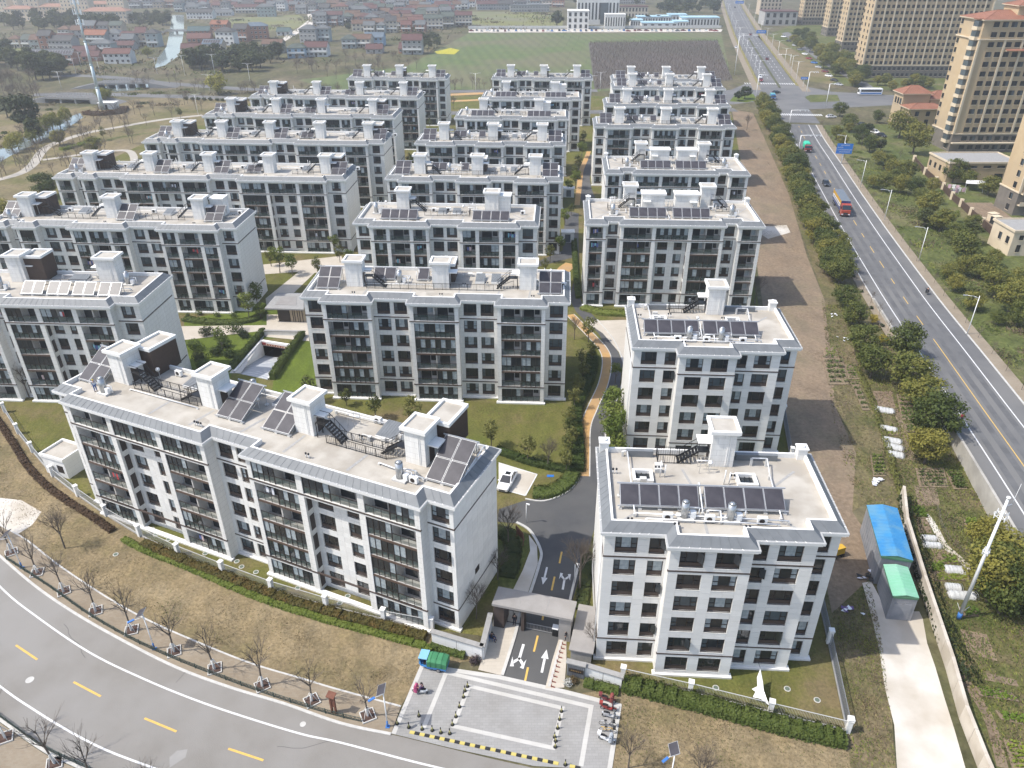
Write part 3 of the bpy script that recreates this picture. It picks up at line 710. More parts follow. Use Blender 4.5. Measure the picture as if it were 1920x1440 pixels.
def roof_rail(root, pts, h=1.1, closed=False):
 b = MB()
 P = [Vector((p[0], p[1], DECK)) for p in pts]
 if closed: P.append(P[0])
 for p, q in zip(P, P[1:]):
  for z in (.12, h): b.bar(p + Vector((0,0,z)), q + Vector((0,0,z)), .05, .05, 0)
  n = max(1, int((q-p).length/1.3))
  for i in range(n+1): c = p.lerp(q, i/n); b.bar(c, c + Vector((0,0,h)), .06, .06, 0)
  n = max(1, int((q-p).length/.24))
  for i in range(n+1): c = p.lerp(q, i/n); b.bar(c + Vector((0,0,.12)), c + Vector((0,0,h)), .022, .022, 0)
 b.build('roof_railing', [M_black], root)
def steel_stair(root, x, y, dx=-1, rise=1.9, w=1.1):
 b = MB(); n = 7
 for i in range(n): b.box(x + dx*i*.3, y, DECK + rise - rise*(i+1)/n, x + dx*(i*.3 + .28), y + w, DECK + rise - rise*(i+1)/n + .05, 0)
 for yy in (y, y + w):
  b.bar((x, yy, DECK + rise), (x + dx*n*.3, yy, DECK + .05), .06, .2, 0); b.bar((x, yy, DECK + rise + 1), (x + dx*n*.3, yy, DECK + 1.05), .05, .05, 0)
  for i in range(0, n+1, 2): b.bar((x + dx*i*.3, yy, DECK + rise*(1 - i/n)), (x + dx*i*.3, yy, DECK + rise*(1 - i/n) + 1), .04, .04, 0)
 b.box(x - dx*1.3, y, DECK + rise - .08, x, y + w, DECK + rise, 0)
 for q in ((x - dx*1.25, y + .05), (x - dx*1.25, y + w - .05)): b.bar((q[0], q[1], DECK), (q[0], q[1], DECK + rise), .08, .08, 0)
 for yy in (y, y + w): b.bar((x - dx*1.3, yy, DECK + rise + 1), (x, yy, DECK + rise + 1), .05, .05, 0)
 b.build('steel_stair', [M_black], root)
def skylight(root, x, y, w, d, slope=True):
 b = MB(); b.box(0, 0, 0, w, d, .35, 0)
 n = 7
 for i in range(n): b.obox((w*(i+.5)/n, d*.5, .55), (w/n*.46, 0, 0), (0, d*.47, .2), (0, 0, .03), 1)
 b.box(.1, d-.3, .3, w-.1, d-.05, .72, 0)
 b.build('sloped_roof_hatch', [M_white, M_roofgrey], root, (x, y, DECK))
def lightwell(root, x, y, w=2.1, d=2.0):
 b = MB(); t = .28
 for q in ((0,0,w,t),(0,d-t,w,d),(0,t,t,d-t),(w-t,t,w,d-t)): b.box(q[0],q[1],0,q[2],q[3],.45,0)
 b.box(t, t, 0, w-t, d-t, .02, 1)
 for i in range(3): b.bar((t+.2+i*.5, t, .12), (t+.2+i*.5, d-t, .12), .05, .05, 2)
 b.build('light_well', [M_white, M_glass, M_black], root, (x, y, DECK))
def vents(root, pts):
 b = MB()
 for x, y in pts:
  for k in range(2): b.cyl((x + k*.35, y, DECK), (x + k*.35, y, DECK + .55), .07, .07, 8, 0); b.cyl((x + k*.35, y, DECK + .5), (x + k*.35, y, DECK + .68), .11, .11, 8, 1)
 b.build('vent_pipe', [M_pipe, M_black], root)
def ac_units(root, pts):
 for x, y in pts:
  b = MB(); b.box(0, 0, .12, .95, .4, .85, 0); b.cyl((.42, -.012, .48), (.42, .01, .48), .27, .27, 14, 1); b.box(.05, .02, 0, .2, .38, .12, 1); b.box(.75, .02, 0, .9, .38, .12, 1)
  b.build('air_conditioner', [M_white, M_frame], root, (x, y, DECK))
def clad(root, rects):
 """thin stone panels with open joints on wall rectangles (x0, x1, z0, z1, y, side); side 1 = right gable"""
 ps = []
 for x0, x1, z0, z1, y, sd in rects:
  n = max(1, math.ceil((x1-x0)/1.3)); zs = [z0] + [Z0 + k*.725 for k in range(-1, 25) if z0 + .12 < Z0 + k*.725 < z1 - .12] + [z1]
  for i in range(n):
   for a, b in zip(zs, zs[1:]):
    if b - a > .06: ps.append((x0 + (x1-x0)*i/n + .012, x0 + (x1-x0)*(i+1)/n - .012, a + .012, b - .012, y, sd))
 ps.sort(key=lambda p: -(p[1]-p[0])*(p[3]-p[2])); u = MB(); u.box(0,0,0,1,1,1); me = u.mesh('cladding_panel', [M_clad], uv=False); rest = MB()
 for i, (a, b, c, d, y, sd) in enumerate(ps):
  if i < 300:
   o = obj('cladding_panel', me, root, (a, y - .035, c) if not sd else (y + .002, a, c)); o.scale = (b-a, .033, d-c) if not sd else (.033, b-a, d-c)
  elif sd: rest.box(y + .002, a, c, y + .035, b, d)
  else: rest.box(a, y - .035, c, b, y - .002, d)
 if rest.v: rest.build('cladding_panels', [M_clad], root, kind='stuff')
def apartment(label, origin, ang, segs, D=12.5, back_notch=(), panels=False, name='apartment_block'):
 """segs: (kind, width[, y_front[, windows]]) from the left end; origin is the front left corner on the ground"""
 root = thing(name, label, 'apartment building', (origin[0], origin[1], 0), -ang, 'white apartment blocks of the estate')
 wall = MB(); core = []; outline = []; course = (MB(), MB()); plinth = MB(); x = 0.0
 rects = []
 for sg in segs:
  kind, w = sg[0], sg[1]
  yf = sg[2] if len(sg) > 2 and sg[2] is not None else (-1.5 if kind[0] == 'b' else 0.0)
  x0, x1 = x, x + w; x = x1
  outline += [(x0, yf), (x1, yf)]
  solid = kind[0] in 'ws'
  yc = yf + .3 if solid else 0.0
  core += [(x0, yc), (x1, yc)]
  def course_at(k, z, a=x0, b=x1, y=yf): course[k].box(a - .07, y - .07, z, b + .07, y + .12, z + .16, 0)
  course_at(0, Z0 + FH - .12); course_at(1, Z0 + 5*FH - .16)
  plinth.box(x0 - .25, yf - .3, 0.0, x1 + .25, yf + .32, .26, 0)
  def facing(a, b, wins, y, floors):
   xs = a; topz = ZT - .25 if (NF - 1) in floors else Z0 + 5*FH - .45
   for (wx, ww, zb, zh) in wins:
    if wx > xs: rects.append((xs, wx, .3, topz, y, 0))
    if wx > xs: wall.box(xs, y, 0, wx, y + .3, ZT + .001*rnd.random() if (NF-1) in floors else Z0 + 5*FH - .3, 0)
    prev = 0.0
    for k in floors:
     zk = Z0 + k*FH
     wall.box(wx, y, prev, wx + ww, y + .3, zk + zb, 0, skip='lr'); rects.append((wx, wx + ww, max(prev, .3), zk + zb - .11, y, 0)); prev = zk + zb + zh
     wall.box(wx - .05, y - .05, zk + zb - .10, wx + ww + .05, y + .12, zk + zb, 0)       # sill
     add_window(root, wx, y + .14, zk + zb, ww, zh, 0.5 if zh > 1.7 else 0.0)
    top = ZT if (NF - 1) in floors else Z0 + 5*FH - .3
    wall.box(wx, y, prev, wx + ww, y + .3, top, 0, skip='lr'); xs = wx + ww
   top = ZT if (NF - 1) in floors else Z0 + 5*FH - .3
   if xs < b: rects.append((xs, b, .3, topz, y, 0))
   if xs < b: wall.box(xs, y, 0, b, y + .3, top + .0013, 0)
  if solid:
   if kind[0] == 's': wins = [(x0 + a, b, .42, 2.0) for a, b in sg[3]]
   elif kind == 'w1':
    ww = min(2.1, w - 1.0); wins = [(x0 + (w - ww)/2, ww, .42, 2.05)]
   elif kind == 'wn': wins = [(x0 + (w - .8)/2, .8, .42, 2.05)]
   else:
    ww = min(2.1, w*.34); g = (w - 2*ww)/3; wins = [(x0 + g, ww, .42, 2.05), (x0 + 2*g + ww, ww, .42, 2.05)]
   facing(x0, x1, wins, yf, range(NF))
  else:
   dp = -yf; pw = .62
   def pillar(a, b, z0=0, z1=ZT): wall.box(a, yf, z0, b, 0.05, z1, 0)
   if kind == 'b1' or kind == 'b2': ops = [(x0 + pw, x1 - pw, 'bal')]
   elif kind == 'b3':
    a = w*.215; ops = [(x0 + pw, x0 + pw + a, 'bal'), (x0 + pw + a + .75, x1 - pw - a - .75, 'bal'), (x1 - pw - a, x1 - pw, 'bal')]
   else:
    a = w*.275; ops = [(x0 + pw, x0 + pw + a, 'bal'), (x0 + pw + a + .8, x1 - pw - a - .8, 'mid'), (x1 - pw - a, x1 - pw, 'bal')]
   xs = x0
   for a, b, k in ops: pillar(xs, a); xs = b
   pillar(xs, x1)
   for a, b, k in ops:
    wall.box(a, yf, Z0 + 5*FH + 2.45, b, .05, ZT, 0, skip='lr')           # fascia over the top opening
    wall.box(a, yf, Z0 + 5*FH - .42, b, yf + .3, Z0 + 5*FH + .04, 0, skip='lr')
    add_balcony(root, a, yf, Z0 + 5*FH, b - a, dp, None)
    if k == 'bal':
     wall.box(a, yf, Z0 + FH - .42, b, yf + .3, Z0 + FH + .04, 0, skip='lr')
     wall.box(a, yf, 0, b, yf + .25, Z0 + .05, 0, skip='lr')
     for f in range(0, 5):
      zk = Z0 + f*FH
      add_balcony(root, a, yf, zk, b - a, dp, 'glazed' if f == 0 and rnd.random() < .6 else None, 1 if f > 1 else 0)
    else:
     c = (b - a); ww = min(2.1, c*.32); sw = min(.9, c*.16)
     facing(a, b, [(a + c*.10, ww, .42, 2.05), (b - c*.12 - ww*.8, ww*.8, .42, 2.05)], -.3, range(5))
     for s, xx in ((1, a), (-1, b)):                                   # louvred panels on the pier cheeks
      for f in range(5):
       l = MB(); l.box(0, 0, 0, .03*s, .75, 2.1, 0)
       for i in range(10): l.box(.03*s, .03, .1 + i*.2, .045*s, .72, .2 + i*.2, 1)
       key = ('louv', s)
       if key not in _cache: _cache[key] = l.mesh('louvre_panel', [M_frame, M_brown])
       obj('louvre_panel', _cache[key], root, (xx, yf + .32, Z0 + f*FH + .3))
 Wd = x
 if panels == 'gable': rects.append((.2, D - .1, .3, ZT - .25, Wd, 1))
 if panels: clad(root, rects)
 # side courses and walls
 bk = [(Wd, D)]
 for (a, b, dep) in back_notch: bk += [(b, D), (b, D + dep), (a, D + dep), (a, D)]
 bk += [(0, D)]
 clean = lambda pl: [p for i, p in enumerate(pl) if i == 0 or (abs(p[0]-pl[i-1][0]) + abs(p[1]-pl[i-1][1])) > 1e-6]
 core = clean(core + bk); outline = clean(outline + bk)
 def straight(pl):
  n = len(pl); return [p for i, p in enumerate(pl) if abs((p[0]-pl[i-1][0])*(pl[(i+1)%n][1]-p[1])-(p[1]-pl[i-1][1])*(pl[(i+1)%n][0]-p[0])) > 1e-6]
 core = straight(core); outline = straight(outline)
 wall.prism(core, 0, ZT - .002, 0)
 for xx, s in ((0, -1), (Wd, 1)):
  y0 = [p[1] for p in outline if abs(p[0]-xx) < 1e-6]
  for k, z in ((0, Z0 + FH - .12), (1, Z0 + 5*FH - .16)): course[k].box(xx - .07 if s < 0 else xx, min(y0) + .1, z, xx if s < 0 else xx + .07, D - .6, z + .16, 0)
 wall.build('wall', [M_wall], root)
 for c in course: c.build('string_course', [M_brown], root)
 plinth.build('plinth', [M_white], root)
 ro = MB(); ro.prism(offset_poly(outline, .45), ZT, ZE - .06, 0, bottom=True); ro.prism(offset_poly(outline, .30), ZT - .22, ZT + .01, 0, bottom=True)
 co = ro.build('cornice', [M_white], root)
 ms = MB(); o1 = offset_poly(outline, .47); o2 = offset_poly(outline, .30); o3 = offset_poly(outline, -.55); o4 = offset_poly(outline, -.78); n = len(outline)
 for i in range(n):
  j = (i + 1) % n
  def q(pa, za, pb, zb, m): ms.face([(*pa[i], za), (*pa[j], za), (*pb[j], zb), (*pb[i], zb)], m)
  q(o1, ZE - .10, o1, ZE + .03, 2); q(o1, ZE + .03, o2, ZE + .03, 1); q(o2, ZE + .03, o3, ZE + .78, 0); q(o3, ZE + .78, o4, ZE + .78, 2); q(o4, ZE + .78, o4, DECK - .02, 2)
  ln = math.hypot(outline[j][0]-outline[i][0], outline[j][1]-outline[i][1])
  for k in range(1, int(ln/.9)):                                              # standing seams and gutter clips
   t = k*.9/ln; a = Vector((*o2[i], ZE+.03)).lerp(Vector((*o2[j], ZE+.03)), t); b = Vector((*o3[i], ZE+.78)).lerp(Vector((*o3[j], ZE+.78)), t)
   ms.bar(a, b, .035, .05, 0)
   g1 = Vector((*o1[i], ZE+.04)).lerp(Vector((*o1[j], ZE+.04)), t); g2 = Vector((*o2[i], ZE+.06)).lerp(Vector((*o2[j], ZE+.06)), t); ms.bar(g1, g2, .05, .04, 2)
 ms.build('mansard_edge', [M_roofgrey, M_lead, M_white], root)
 dk = MB(); dk.prism(offset_poly(outline, -.76), ZE - .1, DECK, 0); dk.build('roof_deck', [M_deck], root)
 return root, Wd
def strips(root, lines, w=.28):
 b = MB()
 for (a, c) in lines: b = MB(); b.bar((a[0], a[1], DECK + .008), (c[0], c[1], DECK + .008), w, .012, 0); b.build('drain_strip', [M_drain], root)
def place(pl, pr, W, ang, yl=0.0):
 """front-left ground corner from the surveyed eave corners"""
 a = G(*pl, ZE); b = G(*pr, ZE); mid = (a + b)/2
 ex = Vector((math.cos(ang), -math.sin(ang), 0)); ny = Vector((math.sin(ang), math.cos(ang), 0))
 o = mid - ex*(W/2) + ny*(.45 - yl)
 return (o.x, o.y)
def clutter(root, W, n, D=10.5):
 for i in range(n):
  x = rnd.uniform(2, W-2); y = rnd.uniform(5.5, D-1); t = rnd.randrange(5); b = MB()
  if t == 0:
   b.tube([(0,0,.25),(rnd.uniform(2,5),0,.25)], .05, 5, 0); b.box(-.1,-.1,0,.1,.1,.22,1); nm = 'roof_conduit'
  elif t == 1: b.box(0,0,0,rnd.uniform(.4,.9),rnd.uniform(.3,.6),rnd.uniform(.25,.7),1); nm = 'roof_block'
  elif t == 2: b.cyl((0,0,0),(0,0,1.5),.03,.03,6,0); b.cyl((0,-.1,1.3),(.1,-.25,1.4),.3,.05,10,0); nm = 'satellite_dish'
  elif t == 3: b.tube([(0,0,0),(0,0,rnd.uniform(1.2,2.4))], .06, 6, 0); b.tube([(.5,0,0),(.5,0,1.6)], .06, 6, 0); nm = 'vent_stack'
  else:
   for q in (0,.9): b.bar((q,0,0),(q,0,1.3),.05,.05,2); b.bar((q,1.2,0),(q,1.2,1.3),.05,.05,2)
   b.bar((0,0,1.3),(.9,0,1.3),.05,.05,2); b.bar((0,1.2,1.3),(.9,1.2,1.3),.05,.05,2); b.tube([(-.3,.6,1.25),(1.2,.6,1.25)],.07,6,0); nm = 'pipe_frame'
  b.build(nm, [M_pipe, M_concrete, M_steel], root, (x, y, DECK), rnd.choice([0,0,.1,1.57]))
 for i in range(3):
  b = MB(); x = rnd.uniform(3,W-3); y = rnd.uniform(1.2,3.2); n_ = 9; b.face([(x+math.cos(k*6.283/n_)*rnd.uniform(.6,1.7), y+math.sin(k*6.283/n_)*rnd.uniform(.3,.8), DECK+.005) for k in range(n_)]); b.build('ponding_stain', [M_stain], root)
M_stain = mat('ponding_stain', (.30,.275,.235), (.35,.32,.275), .85, scale=2)
def fit(segs, W):
 s = sum(q[1] for q in segs); return [(q[0], q[1]*W/s) + tuple(q[2:]) for q in segs]
def roof_T3(root, W):
 k = W/42.2
 for i, (x, sd) in enumerate(((6.2, 1), (20.3, 1), (34.4, -1))): shaft(root, x*k, 3.8, 2.7, 2.4, 4.4, sd)
 solar(root, 1.6*k, 2.4, 2, 2, 1.75, 2.0); solar(root, 37.6*k, 2.0, 2, 2, 1.75, 2.0)
 solar(root, 10.0*k, 6.6, 2, 1, 1.75, 2.2); solar(root, 17.4*k, 6.6, 1, 1, 1.75, 2.2)
 roof_rail(root, [(9.6*k, 3.2), (31.6*k, 3.2), (33.4*k, 5.0)])
 steel_stair(root, 10.6*k, 3.7, 1); steel_stair(root, 32.8*k, 4.0, -1)
 plant_room(root, 21.0*k, 6.6, 2.6, 3.6, 3.0)
 tank(root, 14.6*k, 5.6); ac_units(root, [(12.4*k, 8.4), (27*k, 8.6), (41*k, 5)])
 skylight(root, 27.0*k, 6.0, 1.5, 2.8); skylight(root, 29.6*k, 6.0, 1.5, 2.8)
 pipes(root, [[(9, 4.6), (20, 4.6)], [(12, 7.4, .6), (16, 7.4, .6), (16, 5.4, .6)], [(24.8, 9, .5), (33.5, 9, .5), (36, 8, .5)]])
 vents(root, [(8*k, .3), (22*k, .3), (36.5*k, .3), (25.2*k, 4.6), (28.8*k, 5.2)])
 strips(root, [((9.5*k, .2), (9.9*k, 3.6)), ((16.6*k, .9), (17.0*k, 3.2)), ((24.6*k, .2), (24.8*k, 3.2)), ((31*k, .9), (31.2*k, 3.4)), ((36*k, .2), (36.2*k, 3.6))])
def roof_T2(root, W):
 k = W/36.6
 shaft(root, 7.2*k, 7.4, 2.6, 2.4, 4.3, 1); shaft(root, 25.6*k, 7.0, 2.8, 2.4, 4.3, 1)
 m = MB(); m.box(0, 0, 0, 2.4, 2.6, 3.3, 0); m.box(-.2, -.2, 3.3, 2.6, 2.8, 3.5, 1); m.build('lift_house', [M_wall, M_white], root, (28.4*k, 7.6, DECK))
 solar(root, 5.0*k, 1.6, 4, 1, 1.75, 2.2, 35); solar(root, 23.6*k, 1.4, 4, 1, 1.75, 2.2, 35)
 roof_rail(root, [(13.4*k, 4.6), (22.6*k, 4.6), (22.6*k, 6.8)]); steel_stair(root, 11.2*k, 7.2, 1)
 ac_units(root, [(14.5*k, 7), (17.5*k, 7.4), (33*k, 6)]); skylight(root, 16*k, 5.6, 1.6, 2.2); skylight(root, 19*k, 5.6, 1.6, 2.2)
 pipes(root, [[(12.4, 8.6), (20.6, 8.6)], [(5, 4.6, .5), (12, 4.6, .5)]]); vents(root, [(12.6*k, .3), (21.5*k, 5.4), (31*k, .2)])
 tank(root, 3.2*k, 5.6); strips(root, [((15*k, .9), (15.2*k, 4.6)), ((21.2*k, .9), (21.4*k, 4.6)), ((31.5*k, 6.0), (36*k, .8)), ((31.5*k, 1), (35.4*k, 6))])
def roof_TR(root, W):
 k = W/35.0
 for x, s in ((8.0, 1), (24.2, -1)):
  shaft(root, x*k, 9.6, 2.6, 2.4, 4.4, s)
 for x, s in ((11.6, 1), (19.6, -1)):
  m = MB(); m.box(0, 0, 0, 4.6, 2.6, 3.4, 0); m.box(-.25, -.25, 3.4, 4.85, 2.85, 3.55, 1)
  for q in ((-.25,-.25,4.85,0),(-.25,2.6,4.85,2.85),(-.25,0,0,2.6),(4.6,0,4.85,2.6)): m.box(q[0],q[1],3.55,q[2],q[3],3.75,1)
  m.box(.2 if s > 0 else 2.9, -1.1, 2.2, 1.7 if s > 0 else 4.4, -.01, 2.35, 1)
  m.build('lift_house', [M_wall, M_white], root, (x*k - (1.2 if s < 0 else 0), 6.4, DECK))
 solar(root, 8.8*k, 1.8, 4, 1, 1.75, 2.2, 35); solar(root, 17.6*k, 1.8, 4, 1, 1.75, 2.2, 35)
 tank(root, 5.4*k, 3.6); tank(root, 29.6*k, 3.8); ac_units(root, [(10.4*k, 8), (25.6*k, 7.6), (28*k, 8.4), (9*k, 6.4)])
 steel_stair(root, 9*k, 8.2, -1); steel_stair(root, 27.5*k, 8.2, 1)
 roof_rail(root, [(4.6*k, 8.6), (4.6*k, 6.6), (10*k, 6.6)]); roof_rail(root, [(27*k, 6.8), (31*k, 6.8), (31*k, 9)])
 pipes(root, [[(4.6, 4.6), (8.2, 4.6), (8.2, 7)], [(26, 3, .5), (30, 3, .5)], [(16.6, 1.2), (16.6, 7)]]); vents(root, [(9*k, .5), (26.8*k, .6)])
 strips(root, [((1*k, 9.5), (4.6*k, 5.2)), ((1.2*k, .6), (4.6*k, 5.2)), ((30.8*k, 5), (34*k, 9.8)), ((30.6*k, 5), (33.8*k, .8)), ((17*k, .2), (17.1*k, 4))])
 for xx in (0.1, W - 1.0):
  m = MB(); m.box(0, 0, 0, .9, .9, 1.25, 0); m.box(-.1, -.1, 1.25, 1.0, 1.0, 1.4, 1); m.cyl((.45, .45, 1.4), (.45, .45, 1.6), .3, .3, 12, 1); m.build('chimney', [M_wall, M_white], root, (xx, 11.6, DECK))
def roof_long(root, W, shafts, D=10):
 for i, (x, r) in enumerate(shafts):
  shaft(root, x, 4.0, 2.5, 2.4, 4.3, 1 if i % 2 == 0 else -1)
  if r == 'P': plant_room(root, x + 2.2, 6.0, 2.6, 3.6, 3.6)
  if i == 0: solar(root, max(x - 4.4, .9), 3.0, 2, 2, 1.7, 1.9)
  elif i != len(shafts) - 2 or len(shafts) < 4: solar(root, x + 2.9, 2.4, 2, 2, 1.7, 1.9)
  else: solar(root, x - 4.2, 3.6, 2, 1, 1.7, 2.2)
  steel_stair(root, x + (-1.6 if i else 5.4), 4.8, -1 if i else 1)
  vents(root, [(x + 1.5, .3), (x + 7.5, 5.6)]); ac_units(root, [(x + 7.8, 7.4)])
  if i + 1 < len(shafts):
   nx = shafts[i+1][0]; roof_rail(root, [(x + 7.2, 3.4), (nx - 1.6, 3.4)])
   skylight(root, (x + nx)/2 + 1.6, 6.2, 1.8, 2.4); pipes(root, [[(x + 3, 7.6, .5), (nx - 1, 7.6, .5)]])
  strips(root, [((x - 1, .2), (x - .8, 3.8)), ((x + 6, .4), (x + 6.2, 3.8))])
 tank(root, shafts[0][0] - .8, 1.5); tank(root, min(shafts[-1][0] + 4.2, W - 1.5), 7.2)
T3 = [('w1', 3.4), ('b2', 7.9), ('w2', 6.2), ('b2', 7.9), ('w2', 6.2), ('b2', 7.7), ('w1', 3.5)]
T2 = [('w1', 3.4), ('b3', 12.0), ('w2', 6.3), ('b3', 12.0), ('w1', 3.7)]
TR = [('b1', 3.9), ('w1', 2.9, .2), ('b4', 20.4), ('w1', 2.9, .2), ('b1', 4.5)]
TL4 = [('b1', 4.4), ('wn', 1.9), ('b1', 3.6), ('w2', 6.7), ('b4', 21.0), ('w2', 7.2), ('b4', 21.0), ('w1', 4.3)]
TL3 = [('b1', 4.4), ('wn', 2.0), ('b1', 4.2), ('w2', 7.0), ('b3', 11.6), ('w2', 6.8), ('b3', 12.0), ('w1', 3.2)]
TL6 = [('b1', 4.0), ('wn', 1.9), ('b1', 3.6), ('w2', 6.4), ('b3', 12.5), ('w2', 6.6), ('b3', 12.5), ('w2', 6.4), ('b2', 7.0)]
def px(*q): return q
def q4(X, Y): return (640 + X/4, 110 + Y/4)
def l4(X, Y): return (80 + X/2.8235, 180 + Y/2.8235)
def r4(X, Y): return (1060 + X/4.8, 120 + Y/4.8)
def k4(X, Y): return (X/3.84, 340 + Y/3.84)
A = ANG
def block(label, segs, pl, pr, roof, W=None, D=12.0, yl=0.0, ang=A, notch=()):
 a = G(*pl, ZE); b = G(*pr, ZE)
 if W is None: W = (b - a).length - .9
 segs = fit(segs, W); o = place(pl, pr, W, ang, yl)
 root, Wd = apartment(label, o, ang, segs, D, notch)
 roof(root, Wd); clutter(root, Wd, 14, D - 1)
 return root
# middle column, front to back
block('white block in the middle of the estate behind the mown lawn, with three balcony bays', T3, (550+45/3.556, 440+410/3.556), (550+1850/3.556, 440+465/3.556), roof_T3, 42.2)
block('white block second from the lawn in the middle column, two rows of four solar panels', T2, q4(75, 1245), q4(1485, 1250), roof_T2, 36.6)
block('white block third from the lawn in the middle column, between two long left-hand blocks', T3, q4(325, 900), q4(1665, 925), roof_T3, 41.6)
block('white block fourth from the lawn in the middle column, with three roof towers', T3, q4(550, 640), q4(1680, 650), roof_T3, 41.4)
block('white block fifth from the lawn in the middle column, with two roof towers', T2, q4(845, 450), q4(1705, 455), roof_T2, 35.6)
block('white block second from the back of the middle column, only its top floors showing', T2, q4(1045, 300), q4(1805, 310), roof_T2, 35.2)
block('white block at the back of the middle column in front of the green orchard field', T3, q4(1125, 155), q4(1885, 155), roof_T3, 40.5)
# left column
block('white block at the back of the left column, beside the estate back road', T3, q4(35, 155), q4(790, 155), roof_T3, 40.5)
block('long white block second from the back of the left column', TL6, (465, 183), (788, 183), lambda r, w: roof_long(r, w, [(6, 'P'), (22, ''), (38, ''), (54, '')]), None)
block('long white block third from the back of the left column', TL6, l4(850, 105), l4(1870, 113), lambda r, w: roof_long(r, w, [(6, 'P'), (21, ''), (36, ''), (53, 'P')]), None)
block('long white block fourth from the back of the left column, beside the park paths', TL4, l4(530, 240), l4(1810, 250), lambda r, w: roof_long(r, w, [(6.5, 'P'), (19.5, ''), (33.5, ''), (48, ''), (62, 'P')]), None)
block('longest white block of the left column with a pale cloth hung on a top balcony', TL4, l4(75, 420), l4(1600, 450), lambda r, w: roof_long(r, w, [(5.0, 'P'), (20, ''), (34.8, ''), (49.6, ''), (63.6, 'P')]), None)
aL3 = Vector(G(*k4(1700, 345), ZE))
def right_anchor(p, W, ang=A):
 v = G(*p, ZE); ex = Vector((math.cos(ang), -math.sin(ang), 0)); ny = Vector((math.sin(ang), math.cos(ang), 0)); o = v - ex*(W + .45) + ny*.45; return (o.x, o.y)
segs = fit(TL3, 50.5); r_, w_ = apartment('long white left-hand block whose plain right gable stands above the hedge garden', right_anchor(k4(1700, 340), 50.5), A, segs, 10.6)
roof_long(r_, w_, [(4.5, 'P'), (22.4, ''), (40.6, '')]); m = MB(); m.box(0, 0, 0, 2.6, 2.6, 3.5, 0); m.box(-.2, -.2, 3.5, 2.8, 2.8, 3.7, 1); m.build('lift_house', [M_wall, M_white], r_, (43.5, 6.4, DECK))
segs = [('b1', 6.0), ('wn', 2.4), ('b1', 4.4), ('wn', 2.2), ('b4', 17.8), ('w1', 3.9)]
r_, w_ = apartment('white block cut by the left picture edge, with a row of eight tilted solar panels', right_anchor(k4(1000, 882), 36.7), A, segs, 11.0)
solar(r_, w_ - 19.6, 1.3, 8, 1, 1.7, 2.3, 38, .1, .35, 2)
shaft(r_, w_ - 24.6, 6.6, 2.6, 2.6, 4.6, 1); plant_room(r_, w_ - 22, 7.4, 3.0, 3.4, 4.2); shaft(r_, w_ - 9.6, 6.8, 3.2, 2.6, 4.4, -1)
tank(r_, w_ - 24.2, 3.4); tank(r_, w_ - 4.6, 6.4); roof_rail(r_, [(w_ - 18.5, 5.6), (w_ - 11, 5.6)]); skylight(r_, w_ - 15, 6.6, 3.0, 2.2); pipes(r_, [[(w_ - 17, 8.6, .6), (w_ - 11, 8.6, .6)], [(w_-6, 4, .4), (w_-3, 4, .4)]])
# right column
block('white two-lift-house block third from the front in the right column', TR, (1060+195/4.8, 340+395/4.8), (1060+1780/4.8, 340+402/4.8), roof_TR, 34.7, 13.5, -1.5)
block('white block with two lift houses, fourth from the front in the right column', TR, r4(365, 990), r4(1655, 997), roof_TR, 34.2, 13.0, -1.5)
block('white block with three roof towers, fifth from the front in the right column', T3, r4(250, 570), r4(1545, 572), roof_T3, 42.0)
block('white block second from the back of the right column by the crossroads', T3, r4(350, 380), r4(1490, 380), roof_T3, 42.0)
block('white block at the back of the right column in front of the ploughed brown plot', T3, r4(415, 225), r4(1450, 225), roof_T3, 42.0)
block('white block peeping over the last roofs of the right column, towers and panels only', T3, (1150, 152), (1345, 152), roof_T3, 42.0)
